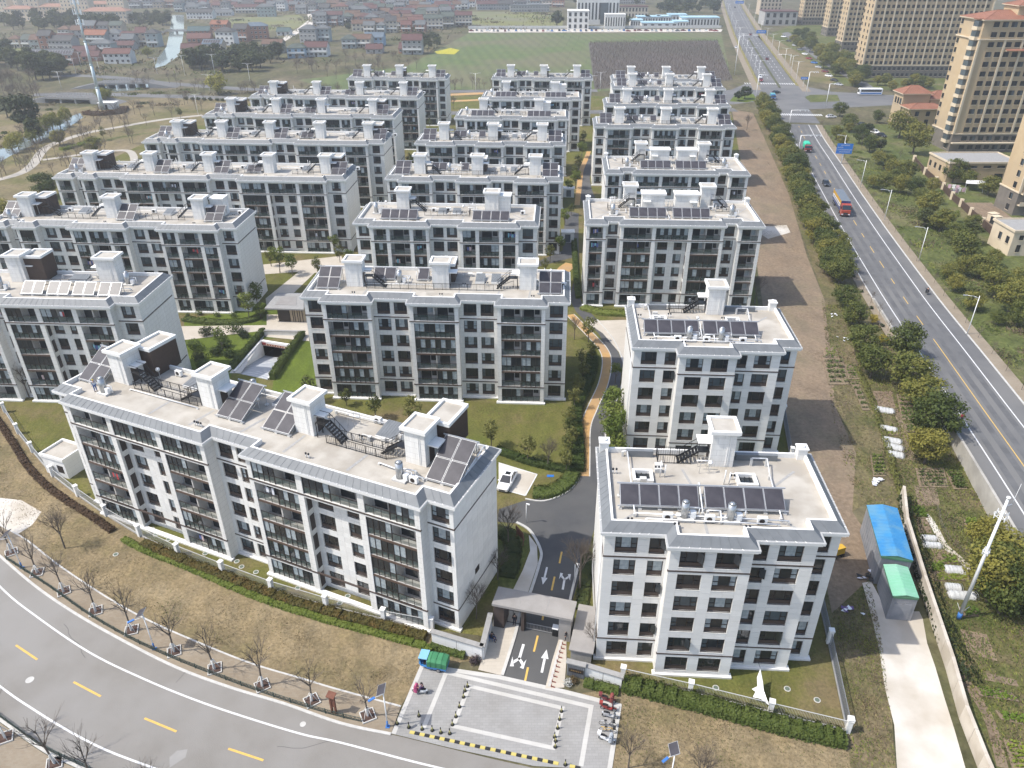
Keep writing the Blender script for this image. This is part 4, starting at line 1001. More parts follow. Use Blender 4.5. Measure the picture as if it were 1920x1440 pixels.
# the two deeper blocks with punched windows at the front right
SA = [('s', 6.1, 0.0, [(1.05, 2.15), (4.35, 1.55)]), ('s', 7.75, -1.7, [(.95, 2.3), (4.35, 2.3)]), ('s', 6.3, -.35, [(.45, 1.3), (2.75, 2.3)]), ('s', 2.6, 1.15, [(.35, 1.35)])]
def deep_block(label, pl, ang):
 a = G(*pl, ZE); ex = Vector((math.cos(ang), -math.sin(ang), 0)); ny = Vector((math.sin(ang), math.cos(ang), 0)); o = a + ex*.45 + ny*.45
 root, W = apartment(label, (o.x, o.y), ang, SA, 13.4, (), True)
 solar(root, 1.6, 3.0, 8, 1, 1.86, 2.3, 26, .08, .55, 4)
 shaft(root, 11.5, 10.6, 2.5, 2.6, 4.5, -1)
 lightwell(root, 3.2, 7.2); lightwell(root, 13.9, 7.1); tank(root, 7.7, 1.9, 2.1, .38); tank(root, 12.1, 1.8, 2.1, .38)
 roof_rail(root, [(6.1, 12.3), (6.1, 10.9), (9.6, 10.9)]); steel_stair(root, 10.3, 11.0, -1, 1.6, 1.1); roof_rail(root, [(6.1, 12.4), (10.6, 12.4)])
 pipes(root, [[(2.4, 12, .7), (2.9, 12, .7), (2.9, 1.9, .5), (17.6, 1.5, .5)], [(9.55, 5.6, 1.6), (9.55, 2.4, .5)], [(16.0, 11, 1.0), (17.6, 11, 1.0), (17.4, 8.6, .6), (17.0, 2.0, .5)], [(4, 1.3, .35), (16.6, 1.1, .35)], [(10, 2.3, .8), (11.2, 2.3, .8), (11.2, 1.4, .4)]])
 ac_units(root, [(5.6, 1.4), (9.6, 1.3), (14.6, 1.3)])
 m = MB(); m.box(0, 0, 0, 2.9, .45, .8, 0); m.build('parapet_step', [M_roofgrey], root, (2.8, 11.9, DECK)); m = MB(); m.box(0, 0, 0, 4.4, .45, .75, 0); m.build('parapet_step', [M_roofgrey], root, (14.6, 11.9, DECK))
 for xx, yy in ((-.1, 12.4), (21.2, 12.3)):
  m = MB(); m.box(0, 0, -.1, 1.0, 1.0, 1.3, 0); m.box(-.1, -.1, 1.3, 1.1, 1.1, 1.45, 1); m.cyl((.5, .5, 1.45), (.5, .5, 1.65), .3, .3, 12, 1); m.build('chimney', [M_wall, M_white], root, (xx, yy, DECK))
 vents(root, [(2.2, .9), (5.7, 9.4), (13.4, 8.4), (6.6, .4), (13.3, .4), (1.2, 8.8)])
 strips(root, [((8.6, 9.9), (9.5, 6.0)), ((16.7, 6.5), (20.4, 10.2)), ((1.0, .6), (3.0, 2.4)), ((17.0, 2.0), (19.2, .4)), ((9.6, 2.4), (9.7, -1.0))])
 clutter(root, 18, 8, 12)
 for xx in (-.09, -.22):                                                          # downpipes on the left gable
  m = MB(); m.cyl((0, 0, 0.3), (0, 0, ZT), .06, .06, 8, 0); m.build('downpipe', [M_pipe], root, (xx - .02, 2.2 + xx*8, 0))
 return root
rA1 = deep_block('white block nearest the camera at right, its punched windows facing the corner lawn', (1090+140/3.84, 980+75/3.84), A)
rA2 = deep_block('white block with punched windows second from the front in the right column', (1100+385/4.571, 520+605/4.571), A)
# the turned block at the front left
B_ANG = R(24)
SB = [('w1', 3.0), ('b4', 22.2), ('w2', 6.0), ('b4', 22.2), ('w1', 3.1)]
a = G(80+65/4, 620+450/4, ZE); ex = Vector((math.cos(B_ANG), -math.sin(B_ANG), 0)); ny = Vector((math.sin(B_ANG), math.cos(B_ANG), 0)); o_ = a + ex*.45 + ny*.45
rB, wB = apartment('long turned white block along the bend of the front road, with deep balconies', (o_.x, o_.y), B_ANG, SB, 10.3, (), 'gable')
for i, x in enumerate((5.4, 20.0, 34.0, 48.6)): shaft(rB, x, 4.2, 2.5, 2.7, 4.5, 1)
plant_room(rB, 6.6, 7.2, 2.8, 4.4, 4.0); plant_room(rB, 49.4, 7.2, 3.0, 4.4, 4.0)
solar(rB, 1.0, 2.6, 2, 2, 1.8, 2.5, 30); solar(rB, 23.4, 3.0, 2, 2, 1.8, 2.5, 26); solar(rB, 30.2, 3.0, 2, 2, 1.8, 2.5, 26); solar(rB, 52.2, 2.2, 2, 2, 1.8, 2.6, 28)
roof_rail(rB, [(9.2, 3.9), (19.6, 3.9)]); roof_rail(rB, [(10.6, 5.6), (19.6, 5.6)]); roof_rail(rB, [(38.6, 3.7), (46.4, 3.7), (48.2, 5.2)]); roof_rail(rB, [(39.6, 5.2), (46.4, 5.2)])
steel_stair(rB, 10.0, 4.4, 1, 2.0); steel_stair(rB, 18.6, 4.2, -1, 1.2); steel_stair(rB, 38.2, 4.2, 1, 2.0); steel_stair(rB, 47.4, 4.4, -1, 1.6)
skylight(rB, 14.5, 6.6, 3.2, 3.0); skylight(rB, 27.8, 7.6, 3.0, 2.2); skylight(rB, 43.0, 6.8, 2.4, 3.0); skylight(rB, 46.0, 6.8, 1.8, 3.0)
tank(rB, 6.6, 1.6); tank(rB, 24.0, 9.0, 2.0, .4); tank(rB, 49.6, 1.3)
pipes(rB, [[(9, 3.4, .2), (20, 3.4, .2)], [(22.5, 8.8, .5), (31, 8.8, .5)], [(36, 9.2, .5), (43, 9.2, .5)], [(46.2, 2.6, .3), (49, 2.2, .4), (52, 2.0, .4)], [(49.4, 2.0, .9), (51, 2.2, .9), (51, 2.6, .3)], [(53.5, 8.6, 1.2), (55.8, 8.8, 1.2), (55.8, 3.2, .5)]])
ac_units(rB, [(11.5, 8.4), (30.8, 9.2), (41.2, 9.3), (54.0, 8.6), (50.8, 1.1)])
vents(rB, [(22.4, .5), (23.0, .5), (38.2, .5), (31.8, 4.6), (41.6, 5.8), (46.6, 9.0)])
strips(rB, [((15.4, .2), (15.6, 3.8)), ((21.6, .3), (22.0, 4.0)), ((28.0, .8), (28.8, 5.0)), ((35.2, .3), (35.4, 4.0)), ((43.6, .3), (44.0, 3.6))], .35)
clutter(rB, 56, 18, 9.8)
m = MB(); m.box(0, 0, 0, .04, 1.0, .8, 0); m.build('wall_vent', [M_frame], rB, (wB + .04, 4.2, 4.8))
# ------------------------------------------------------------------ plants
def leafmat(name, c1, c2, c3, rough=.65):
 if name in MATS: return MATS[name]
 m = bpy.data.materials.new(name); m.use_nodes = True; N = m.node_tree.nodes; Lk = m.node_tree.links; b = N['Principled BSDF']
 b.inputs['Roughness'].default_value = rough; b.inputs['Specular IOR Level'].default_value = .25
 oi = N.new('ShaderNodeObjectInfo'); tc = N.new('ShaderNodeTexCoord'); nz = N.new('ShaderNodeTexNoise'); nz.inputs['Scale'].default_value = .9; nz.inputs['Detail'].default_value = 3
 Lk.new(tc.outputs['Object'], nz.inputs['Vector'])
 ad = N.new('ShaderNodeMath'); ad.operation = 'MULTIPLY_ADD'; ad.inputs[1].default_value = .75; Lk.new(oi.outputs['Random'], ad.inputs[0])
 sb = N.new('ShaderNodeMath'); sb.operation = 'SUBTRACT'; sb.inputs[1].default_value = .37; Lk.new(nz.outputs['Fac'], sb.inputs[0]); Lk.new(sb.outputs[0], ad.inputs[2])
 rp = N.new('ShaderNodeValToRGB'); e = rp.color_ramp.elements; e[0].position = .2; e[0].color = (*c1,1); e[1].position = .8; e[1].color = (*c3,1); q = e.new(.5); q.color = (*c2,1)
 Lk.new(ad.outputs[0], rp.inputs['Fac']); Lk.new(rp.outputs[0], b.inputs['Base Color'])
 tr = N.new('ShaderNodeBsdfTranslucent'); Lk.new(rp.outputs[0], tr.inputs['Color']); mx = N.new('ShaderNodeMixShader'); mx.inputs[0].default_value = .28
 Lk.new(b.outputs[0], mx.inputs[1]); Lk.new(tr.outputs[0], mx.inputs[2]); Lk.new(mx.outputs[0], N['Material Output'].inputs['Surface'])
 MATS[name] = m; return m
L_camphor = leafmat('camphor_leaves', (.062,.084,.018), (.120,.136,.030), (.220,.200,.040))
L_dark = leafmat('evergreen_leaves', (.028,.042,.014), (.045,.060,.018), (.070,.082,.022))
L_bright = leafmat('fresh_leaves', (.085,.120,.018), (.125,.165,.026), (.175,.205,.045))
L_willow = leafmat('willow_leaves', (.150,.160,.030), (.210,.210,.040), (.270,.250,.050))
L_yellow = leafmat('yellow_leaves', (.24,.20,.02), (.36,.28,.02), (.45,.34,.03))
L_orange = leafmat('orange_shrub', (.095,.082,.022), (.165,.098,.024), (.205,.150,.038))
L_red = leafmat('red_hedge', (.075,.045,.024), (.110,.066,.036), (.115,.092,.040))
L_hedge = leafmat('hedge_leaves', (.040,.062,.012), (.065,.095,.018), (.100,.130,.030))
L_young = leafmat('young_tree_leaves', (.075,.090,.022), (.115,.125,.030), (.160,.160,.045))
L_veg = leafmat('vegetable_leaves', (.075,.125,.015), (.115,.175,.020), (.190,.230,.030))
M_bark = mat('bark', (.095,.078,.060), (.135,.115,.090), .95, scale=3)
M_twig = mat('bare_twigs', (.105,.085,.068), (.145,.120,.098), .95, scale=2)
M_twig2 = mat('grey_twigs', (.125,.108,.092), (.160,.140,.120), .95, scale=2)
M_lime = mat('limewashed_trunk', (.62,.61,.58), None, .9)
M_stake = mat('green_stake', (.045,.13,.115), None, .7)
def leaf_quads(mb, rg, c, r, n, s, m=0):
 for _ in range(n):
  while True:
   p = Vector((rg.uniform(-1,1), rg.uniform(-1,1), rg.uniform(-1,1)))
   if .25 < p.length < 1: break
  nrm = (p + Vector((rg.uniform(-.7,.7), rg.uniform(-.7,.7), rg.uniform(-.2,.9)))).normalized()
  q = Vector((c[0] + p.x*r[0], c[1] + p.y*r[1], c[2] + p.z*r[2])); t = nrm.cross(Vector((rg.uniform(-1,1), rg.uniform(-1,1), rg.uniform(-1,1)))).normalized(); w = nrm.cross(t)
  a = s*rg.uniform(.6,1.25); bb = a*rg.uniform(.5,.9)
  mb.face([q - t*a - w*bb*.3, q + w*bb*-.9, q + t*a + w*bb*.2, q + w*bb], m)
def crown_mesh(name, seed, R0, H0, zc, ncl, nl, s, m, flat=.8):
 rg = random.Random(seed); mb = MB()
 for i in range(ncl):
  a = 2*math.pi*i*.618034; h = rg.uniform(-1,1); rr = math.sqrt(max(0,1-h*h))*rg.uniform(.45,.85)
  c = (R0*rr*math.cos(a), R0*rr*math.sin(a), zc + H0*h*.72); k = rg.uniform(.30,.48)
  leaf_quads(mb, rg, c, (R0*k, R0*k, H0*k*flat), nl, s)
 leaf_quads(mb, rg, (0,0,zc), (R0*.6,R0*.6,H0*.6), nl, s*1.3)
 return mb.mesh(name, [m], uv=False)
def trunk_mesh(seed, h, r, spread, n=6, m=None):
 rg = random.Random(seed); mb = MB(); top = Vector((rg.uniform(-.1,.1)*h, rg.uniform(-.1,.1)*h, h))
 mb.cyl((0,0,-.05), tuple(top), r, r*.55, 7, 0, caps=False)
 for i in range(n):
  a = 2*math.pi*i/n + rg.uniform(-.3,.3); b = top.lerp(Vector((0,0,0)), rg.uniform(0,.35)); e = b + Vector((math.cos(a)*spread, math.sin(a)*spread, spread*rg.uniform(.7,1.3)))
  mb.cyl(tuple(b), tuple(e), r*.45, r*.12, 5, 0, caps=False)
 return mb.mesh('trunk', [m or M_bark], uv=False)
def bare_mesh(seed, h, r, levels=4, kids=4, spread=.55, lime=False, droop=0.0):
 rg = random.Random(seed); mb = MB(); tr = MB()
 def grow(p, d, L, rad, lv, tgt):
  e = p + d*L; tgt.cyl(tuple(p), tuple(e), rad, rad*.62, 5 if lv > 2 else 3, 0, caps=False)
  if lv <= 0: return
  for i in range(kids if lv > 1 else kids - 1):
   t = rg.uniform(.45, 1.0); a = rg.uniform(0, 2*math.pi); ax = d.cross(Vector((math.cos(a), math.sin(a), .3))).normalized()
   nd = (Matrix.Rotation(rg.uniform(spread*.5, spread*1.25), 3, ax) @ d); nd.z += .10 - droop*(levels-lv); nd.normalize()
   grow(p.lerp(e, t), nd, L*rg.uniform(.55,.82), max(rad*.5, .010), lv-1, mb)
 d0 = Vector((rg.uniform(-.06,.06), rg.uniform(-.06,.06), 1)).normalized()
 hh = h*.38
 if lime: tr.cyl((0,0,0), tuple(d0*1.3), r*1.25, r*1.1, 7, 1, caps=False)
 tr.cyl((0,0,0), tuple(d0*hh), r, r*.8, 7, 0, caps=False)
 for i in range(5):
  a = 2*math.pi*i/5 + rg.uniform(-.4,.4); nd = Vector((math.cos(a)*spread, math.sin(a)*spread, 1)).normalized(); grow(d0*hh*rg.uniform(.75,1), nd, h*.24, r*.5, levels-1, mb)
 grow(d0*hh, d0, h*.24, r*.65, levels-1, mb)
 return tr.mesh('trunk', [M_twig, M_lime], uv=False), mb.mesh('branches', [M_twig], uv=False)
VAR = {}
def variants(kind):
 if kind in VAR: return VAR[kind]
 out = []
 for s in range(4 if kind not in ('bare_fine',) else 5):
  if kind == 'camphor': out.append((trunk_mesh(s, 2.2, .20, 1.5), crown_mesh('crown', s, 2.9, 2.4, 3.5, 36, 95, .17, L_camphor)))
  elif kind == 'dark': out.append((trunk_mesh(s+9, 2.5, .22, 1.6), crown_mesh('crown', s+9, 3.0, 2.6, 4.2, 22, 44, .36, L_dark)))
  elif kind == 'young': out.append((trunk_mesh(s+19, 1.8, .08, .9), crown_mesh('crown', s+19, 1.15, 1.5, 2.7, 16, 30, .14, L_young)))
  elif kind == 'bright': out.append((trunk_mesh(s+29, 2.2, .10, 1.0), crown_mesh('crown', s+29, 1.5, 1.7, 3.3, 18, 44, .15, L_bright)))
  elif kind == 'willow': out.append((trunk_mesh(s+39, 2.6, .22, 1.8), crown_mesh('crown', s+39, 3.0, 2.6, 3.8, 20, 60, .26, L_willow, 1.3)))
  elif kind == 'yellow': out.append((trunk_mesh(s+49, 1.4, .1, .9), crown_mesh('crown', s+49, 1.9, 1.6, 2.2, 16, 50, .17, L_yellow)))
  elif kind == 'far': out.append((trunk_mesh(s+59, 2.5, .25, 1.6, 4), crown_mesh('crown', s+59, 3.4, 2.8, 4.2, 14, 26, .55, L_dark)))
  elif kind == 'bare': out.append(bare_mesh(s+69, 6.8, .085, 3, 4, .50, True))
  elif kind == 'bare_big': out.append(bare_mesh(s+79, 8.5, .13, 4, 5, .50))
  elif kind == 'bare_fine': out.append(bare_mesh(s+89, 7.6, .10, 3, 5, .72))
 VAR[kind] = out; return out
NAMES = {'camphor':'camphor_tree','dark':'evergreen_tree','young':'young_tree','bright':'leafy_tree','willow':'willow_tree','yellow':'yellow_shrub','far':'evergreen_tree','bare':'bare_tree','bare_big':'bare_tree','bare_fine':'bare_tree'}
trnd = random.Random(21)
def tree(kind, p, s=1.0, label='', group=None, sz=None):
 tm, cm = trnd.choice(variants(kind)); root = thing(NAMES[kind], label, 'tree', (p[0], p[1], p[2] if len(p) > 2 else 0), trnd.uniform(0, 6.28), group)
 root.scale = (s*trnd.uniform(.9,1.12), s*trnd.uniform(.9,1.12), (sz or s)*trnd.uniform(.85,1.15))
 obj('trunk', tm, root); obj('crown' if 'branches' not in cm.name else 'branches', cm, root)
 return root
def hedge(name, label, pts, w, h, m, step=.5, dens=34, leaf=.13, cat='hedge', world=False, z=0.0, group=None):
 rg = random.Random(len(label)); l = [Vector(p) for p in pts] if world else smooth_line(gl(pts), 5); l = resample(l, step); mb = MB()
 for i in range(len(l)-1):
  p, q = l[i], l[i+1]; d = (q-p).normalized(); r = Vector((d.y,-d.x,0)); hh = h*rg.uniform(.68,1.0); L = (q-p).length
  if name != 'brush_row': mb.obox((p+q)/2 + Vector((0,0,z + hh*.44)), d*L*.55, r*w*.40, Vector((0,0,hh*.44)), 0)
  for k in range(dens):
   u = rg.uniform(-.55,.55)*L; v = rg.uniform(-.5,.5)*w; zz = rg.uniform(.1,1.05)*hh
   if rg.random() < .5: zz = hh*rg.uniform(.85,1.1)
   elif abs(v) < w*.36: v = math.copysign(w*rg.uniform(.38,.54), v)
   c = (p+q)/2 + d*u + r*v + Vector((0,0,z+zz)); n = Vector((r.x*v*1.5+rg.uniform(-.6,.6), r.y*v*1.5+rg.uniform(-.6,.6), rg.uniform(.2,1))).normalized()
   t = n.cross(Vector((rg.uniform(-1,1),rg.uniform(-1,1),rg.uniform(-1,1)))).normalized(); ww = n.cross(t); a = leaf*rg.uniform(.6,1.3)
   mb.face([c - t*a, c - ww*a*.7, c + t*a, c + ww*a*.7], 0)
 o = mb.build(name, [m]); tag(o, label, cat, group); return o
def shrub(name, label, p, r, h, m, n=240, leaf=.12, cat='shrub', group=None, px_=True):
 rg = random.Random(int(p[0]*7 + p[1])); v = G(*p) if px_ else Vector(p); mb = MB()
 for i in range(5): leaf_quads(mb, rg, (rg.uniform(-.4,.4)*r, rg.uniform(-.4,.4)*r, h*rg.uniform(.35,.6)), (r*.7, r*.7, h*.45), n//5, leaf)
 for i in range(6): mb.cyl((0,0,0), (rg.uniform(-.6,.6)*r, rg.uniform(-.6,.6)*r, h*.7), .025, .012, 4, 1)
 o = mb.build(name, [m, M_bark], None, (v.x, v.y, v.z)); tag(o, label, cat, group); return o
# ------------------------------------------------------------------ vehicles and people
M_tyre = mat('tyre', (.018,.018,.018), None, .85); M_rim = mat('wheel_rim', (.45,.46,.47), None, .3, metal=.8)
M_carglass = mat('car_glass', (.012,.016,.019), None, .05, spec=.8); M_lamp = mat('headlamp', (.75,.77,.78), None, .15, spec=.7); M_tail = mat('tail_lamp', (.35,.02,.02), None, .2)
M_blackp = mat('black_plastic', (.02,.02,.021), None, .5)
def paint(name, c): return mat('paint_' + name, c, None, .25, spec=.6)
P_white = paint('white', (.78,.78,.77)); P_black = paint('black', (.02,.022,.026)); P_red = paint('red', (.26,.035,.030)); P_silver = paint('silver', (.42,.43,.44)); P_blue = paint('blue', (.05,.16,.42)); P_grey = paint('grey', (.12,.13,.14)); P_maroon = paint('maroon', (.16,.03,.035)); P_teal = paint('teal', (.05,.30,.33))
PAINTS = [P_white, P_black, P_silver, P_grey, P_white, P_red, P_blue, P_silver, P_maroon]
_veh = {}
def wheel_mesh(r, w):
 k = ('wh', r, w)
 if k not in _veh:
  a = MB(); a.cyl((0,-w/2,0),(0,w/2,0), r, r, 16, 0); c = MB(); c.cyl((0,-w/2-.012,0),(0,w/2+.012,0), r*.62, r*.62, 12, 0)
  for i in range(5):
   q = 2*math.pi*i/5; c.bar((0,-w/2-.02,0), (math.cos(q)*r*.6,-w/2-.02,math.sin(q)*r*.6), .05, .05, 0); c.bar((0,w/2+.02,0), (math.cos(q)*r*.6,w/2+.02,math.sin(q)*r*.6), .05, .05, 0)
  _veh[k] = (a.mesh('tyre', [M_tyre]), c.mesh('rim', [M_rim]))
 return _veh[k]
def add_wheel(root, x, y, r=.32, w=.22):
 t, m = wheel_mesh(r, w); o = obj('wheel', t, root, (x, y, r)); obj('rim', m, o); return o
def loft(mb, st, m=0):
 """st: list of (x, [(y,z)...]) rings, equal count"""
 for (xa, ra), (xb, rb) in zip(st, st[1:]):
  n = len(ra)
  for i in range(n): j = (i+1) % n; mb.face([(xa,*ra[i]),(xa,*ra[j]),(xb,*rb[j]),(xb,*rb[i])], m, True)
 mb.face([(st[0][0],*p) for p in reversed(st[0][1])], m); mb.face([(st[-1][0],*p) for p in st[-1][1]], m)
def car_meshes(pm, L=4.5, Wd=1.8, H=1.45, suv=False):
 k = ('car', pm.name, L, Wd, H, suv)
 if k in _veh: return _veh[k]
 b = MB(); hw = Wd/2
 def ring(w, z0, z1): return [(-w*.9,z0),(w*.9,z0),(w,z0+.18),(w,(z0+z1)/2+.05),(w*.93,z1),(-w*.93,z1),(-w,(z0+z1)/2+.05),(-w,z0+.18)]
 hb = H*.62
 loft(b, [(-L/2, ring(hw*.80,.30,hb*.86)), (-L/2+.15, ring(hw*.95,.22,hb*.97)), (-L*.28, ring(hw,.18,hb)), (0, ring(hw,.18,hb)), (L*.22, ring(hw,.18,hb*.98)), (L*.36, ring(hw*.97,.18,hb*.90)), (L/2-.12, ring(hw*.90,.22,hb*.80)), (L/2, ring(hw*.74,.30,hb*.66))], 0)
 g = MB(); x0, x1, x2, x3 = (-L*.46, -L*.36, L*.04, L*.24) if suv else (-L*.40, -L*.22, L*.03, L*.24)
 A = [(x0,-hw*.88,hb-.02),(x3,-hw*.88,hb-.02),(x3,hw*.88,hb-.02),(x0,hw*.88,hb-.02)]; T = [(x1,-hw*.72,H-.03),(x2,-hw*.72,H-.03),(x2,hw*.72,H-.03),(x1,hw*.72,H-.03)]
 for i in range(4): j = (i+1)%4; g.face([A[i],A[j],T[j],T[i]], 0)
 b.face([(p[0],p[1],p[2]+.03) for p in T], 0); b.obox(((x1+x2)/2,0,H-.025), ((x2-x1)/2,0,0),(0,hw*.73,0),(0,0,.022), 0)
 for i in range(4): b.bar(A[i], T[i], .09, .07, 0)
 xm = (x1+x2)/2
 for s in (-1,1): b.bar((xm, s*hw*.885, hb), (xm, s*hw*.73, H-.02), .08, .05, 0)
 if not suv: g.box(x1+.25, -hw*.4, H-.005, x2-.25, hw*.4, H+.006, 0)
 for s in (-1,1): b.box(x3-.28, s*hw*.95, hb+.02, x3-.10, s*(hw+.14), hb+.14, 0)
 l = MB()
 for s in (-1,1): l.obox((L/2-.10, s*hw*.66, hb*.66), (.10,-s*.03,0), (0,hw*.17,0), (0,0,.07), 0)
 t = MB()
 for s in (-1,1): t.obox((-L/2+.04, s*hw*.66, hb*.78), (.06,0,0), (0,hw*.17,0), (0,0,.07), 0)
 w = MB(); w.box(L/2-.06,-hw*.5,.34,L/2+.005,hw*.5,.52, 0); w.box(-L/2-.005,-hw*.3,.4,-L/2+.05,hw*.3,.55, 0)
 _veh[k] = [('car_body', b.mesh('car_body', [pm])), ('windows', g.mesh('windows', [M_carglass])), ('headlight', l.mesh('headlight', [M_lamp])), ('tail_light', t.mesh('tail_light', [M_tail])), ('bumper', w.mesh('bumper', [M_blackp]))]
 return _veh[k]
def car(label, p, head, pm, L=4.5, Wd=1.8, H=1.45, suv=False, group=None, name='car', simple=False, z=0.03):
 """head: direction of travel as a world angle"""
 v = G(*p) if len(p) == 2 else Vector(p); root = thing(name, label, 'car', (v.x, v.y, v.z + z), head, group)
 for n, me in car_meshes(pm, L, Wd, H, suv)[:2 if simple else 5]: obj(n, me, root)
 for x in (-L*.30, L*.31):
  for s in (-1,1): add_wheel(root, x, s*(Wd/2-.13), .32, .22)
 return root
def skin_obj(name, verts, edges, rad, m, parent=None, sub=1):
 me = bpy.data.meshes.new(name); me.from_pydata(verts, edges, []); me.materials.append(m); o = obj(name, me, parent)
 md = o.modifiers.new('skin', 'SKIN'); md.use_smooth_shade = True
 for i, r in enumerate(rad): me.skin_vertices[0].data[i].radius = (r, r) if not isinstance(r, tuple) else r
 me.skin_vertices[0].data[0].use_root = True
 if sub: s = o.modifiers.new('sub', 'SUBSURF'); s.levels = sub; s.render_levels = sub
 return o
M_skin = mat('skin', (.46,.28,.20), None, .6); M_hair = mat('black_hair', (.012,.010,.010), None, .6)
def person(label, loc, rz, top, legs, J, group=None, hat=None):
 """J: joints (x forward, y left, z up) - pelvis chest neck head; sh/el/wr, hip/kn/an per side"""
 root = thing('person', label, 'person', loc, rz, group)
 V = ['pelvis','chest','neck','head']; E = []
 names = V + [a + s for s in 'LR' for a in ('sh','el','wr','hip','kn','an','toe')]
 co = [J[n] for n in names]; ix = {n:i for i, n in enumerate(names)}
 E = [(ix['pelvis'],ix['chest']),(ix['chest'],ix['neck']),(ix['neck'],ix['head'])]
 for s in 'LR': E += [(ix['chest'],ix['sh'+s]),(ix['sh'+s],ix['el'+s]),(ix['el'+s],ix['wr'+s]),(ix['pelvis'],ix['hip'+s]),(ix['hip'+s],ix['kn'+s]),(ix['kn'+s],ix['an'+s]),(ix['an'+s],ix['toe'+s])]
 rad = {'pelvis':.125,'chest':.135,'neck':.055,'head':.095,'sh':.062,'el':.043,'wr':.030,'hip':.088,'kn':.058,'an':.040,'toe':.036}
 rr = [rad[n] if n in rad else rad[n[:-1]] for n in names]
 for s in 'LR':                                        # five fingers on each hand
  w = Vector(J['wr'+s]); d = (w - Vector(J['el'+s])).normalized(); side = d.cross(Vector((0,0,1)))
  side = side.normalized() if side.length > .1 else Vector((0,1,0)); k0 = len(co); co.append(tuple(w + d*.07)); rr.append(.030); E.append((ix['wr'+s], k0))
  for f, ln in zip((-1.5,-.5,.5,1.5), (.065,.08,.085,.07)):
   a = len(co); co.append(tuple(w + d*.09 + side*f*.021)); rr.append(.010); co.append(tuple(w + d*(.09+ln*.6) + side*f*.022 - Vector((0,0,.015)))); rr.append(.008); E += [(k0,a),(a,a+1)]
  a = len(co); co.append(tuple(w + d*.05 + side*.05)); rr.append(.011); E.append((k0, a))
 skin_obj('body', co, E, rr, M_skin, root, 1)
 cl = ['pelvis','chest','shL','elL','shR','elR']; wl = {s: tuple(Vector(J['el'+s]).lerp(Vector(J['wr'+s]), .9)) for s in 'LR'}
 skin_obj('jacket', [J[n] for n in cl] + [wl['L'], wl['R']], [(0,1),(1,2),(2,3),(1,4),(4,5),(3,6),(5,7)], [.165,.175,.085,.065,.085,.065,.052,.052], top, root)
 skin_obj('trousers', [J['pelvis'], J['hipL'], J['knL'], J['anL'], J['hipR'], J['knR'], J['anR']], [(0,1),(1,2),(2,3),(0,4),(4,5),(5,6)], [.15,.11,.08,.06,.11,.08,.06], legs, root)
 sh = MB()
 for s in 'LR': a = Vector(J['an'+s]); t = Vector(J['toe'+s]); sh.obox(a.lerp(t,.45) - Vector((0,0,.02)), (t-a)*.75, Vector((0,.05,0)), Vector((0,0,.045)))
 sh.build('shoes', [M_blackp], root)
 h = Vector(J['head']); f = MB(); f.ball((h.x-.02,h.y,h.z+.045), .115,.108,.105,10,6,0); f.build('hair', [hat or M_hair], root)
 e = MB()
 for s in (-1,1): e.ball((h.x+.095,h.y+s*.035,h.z-.005), .014,.014,.012,6,4,0)
 e.box(h.x+.09,h.y-.025,h.z-.065,h.x+.10,h.y+.025,h.z-.055,1); e.obox((h.x+.105,h.y,h.z-.03),(.016,0,0),(0,.012,0),(0,0,.022),1); e.build('face', [M_hair, M_skin], root)
 return root
def stand_pose(arms=.1):
 J = {'pelvis':(0,0,.92),'chest':(0,0,1.30),'neck':(.01,0,1.48),'head':(.03,0,1.62)}
 for s, y in (('L',1),('R',-1)): J.update({'sh'+s:(0,.19*y,1.40),'el'+s:(-.02,.25*y,1.13),'wr'+s:(.10,.26*y,.90),'hip'+s:(0,.10*y,.88),'kn'+s:(.02,.11*y,.48),'an'+s:(0,.12*y,.08),'toe'+s:(.15,.13*y,.05)})
 return J
def sit_pose(h=.48, reach=.35, az=.85):
 J = {'pelvis':(0,0,h+.08),'chest':(.03,0,h+.46),'neck':(.07,0,h+.63),'head':(.11,0,h+.77)}
 for s, y in (('L',1),('R',-1)): J.update({'sh'+s:(.04,.19*y,h+.55),'el'+s:(.14,.25*y,h+.30),'wr'+s:(reach,.20*y,az),'hip'+s:(.02,.10*y,h+.06),'kn'+s:(.42,.14*y,h+.08),'an'+s:(.44,.14*y,h-.33),'toe'+s:(.58,.15*y,h-.37)})
 return J
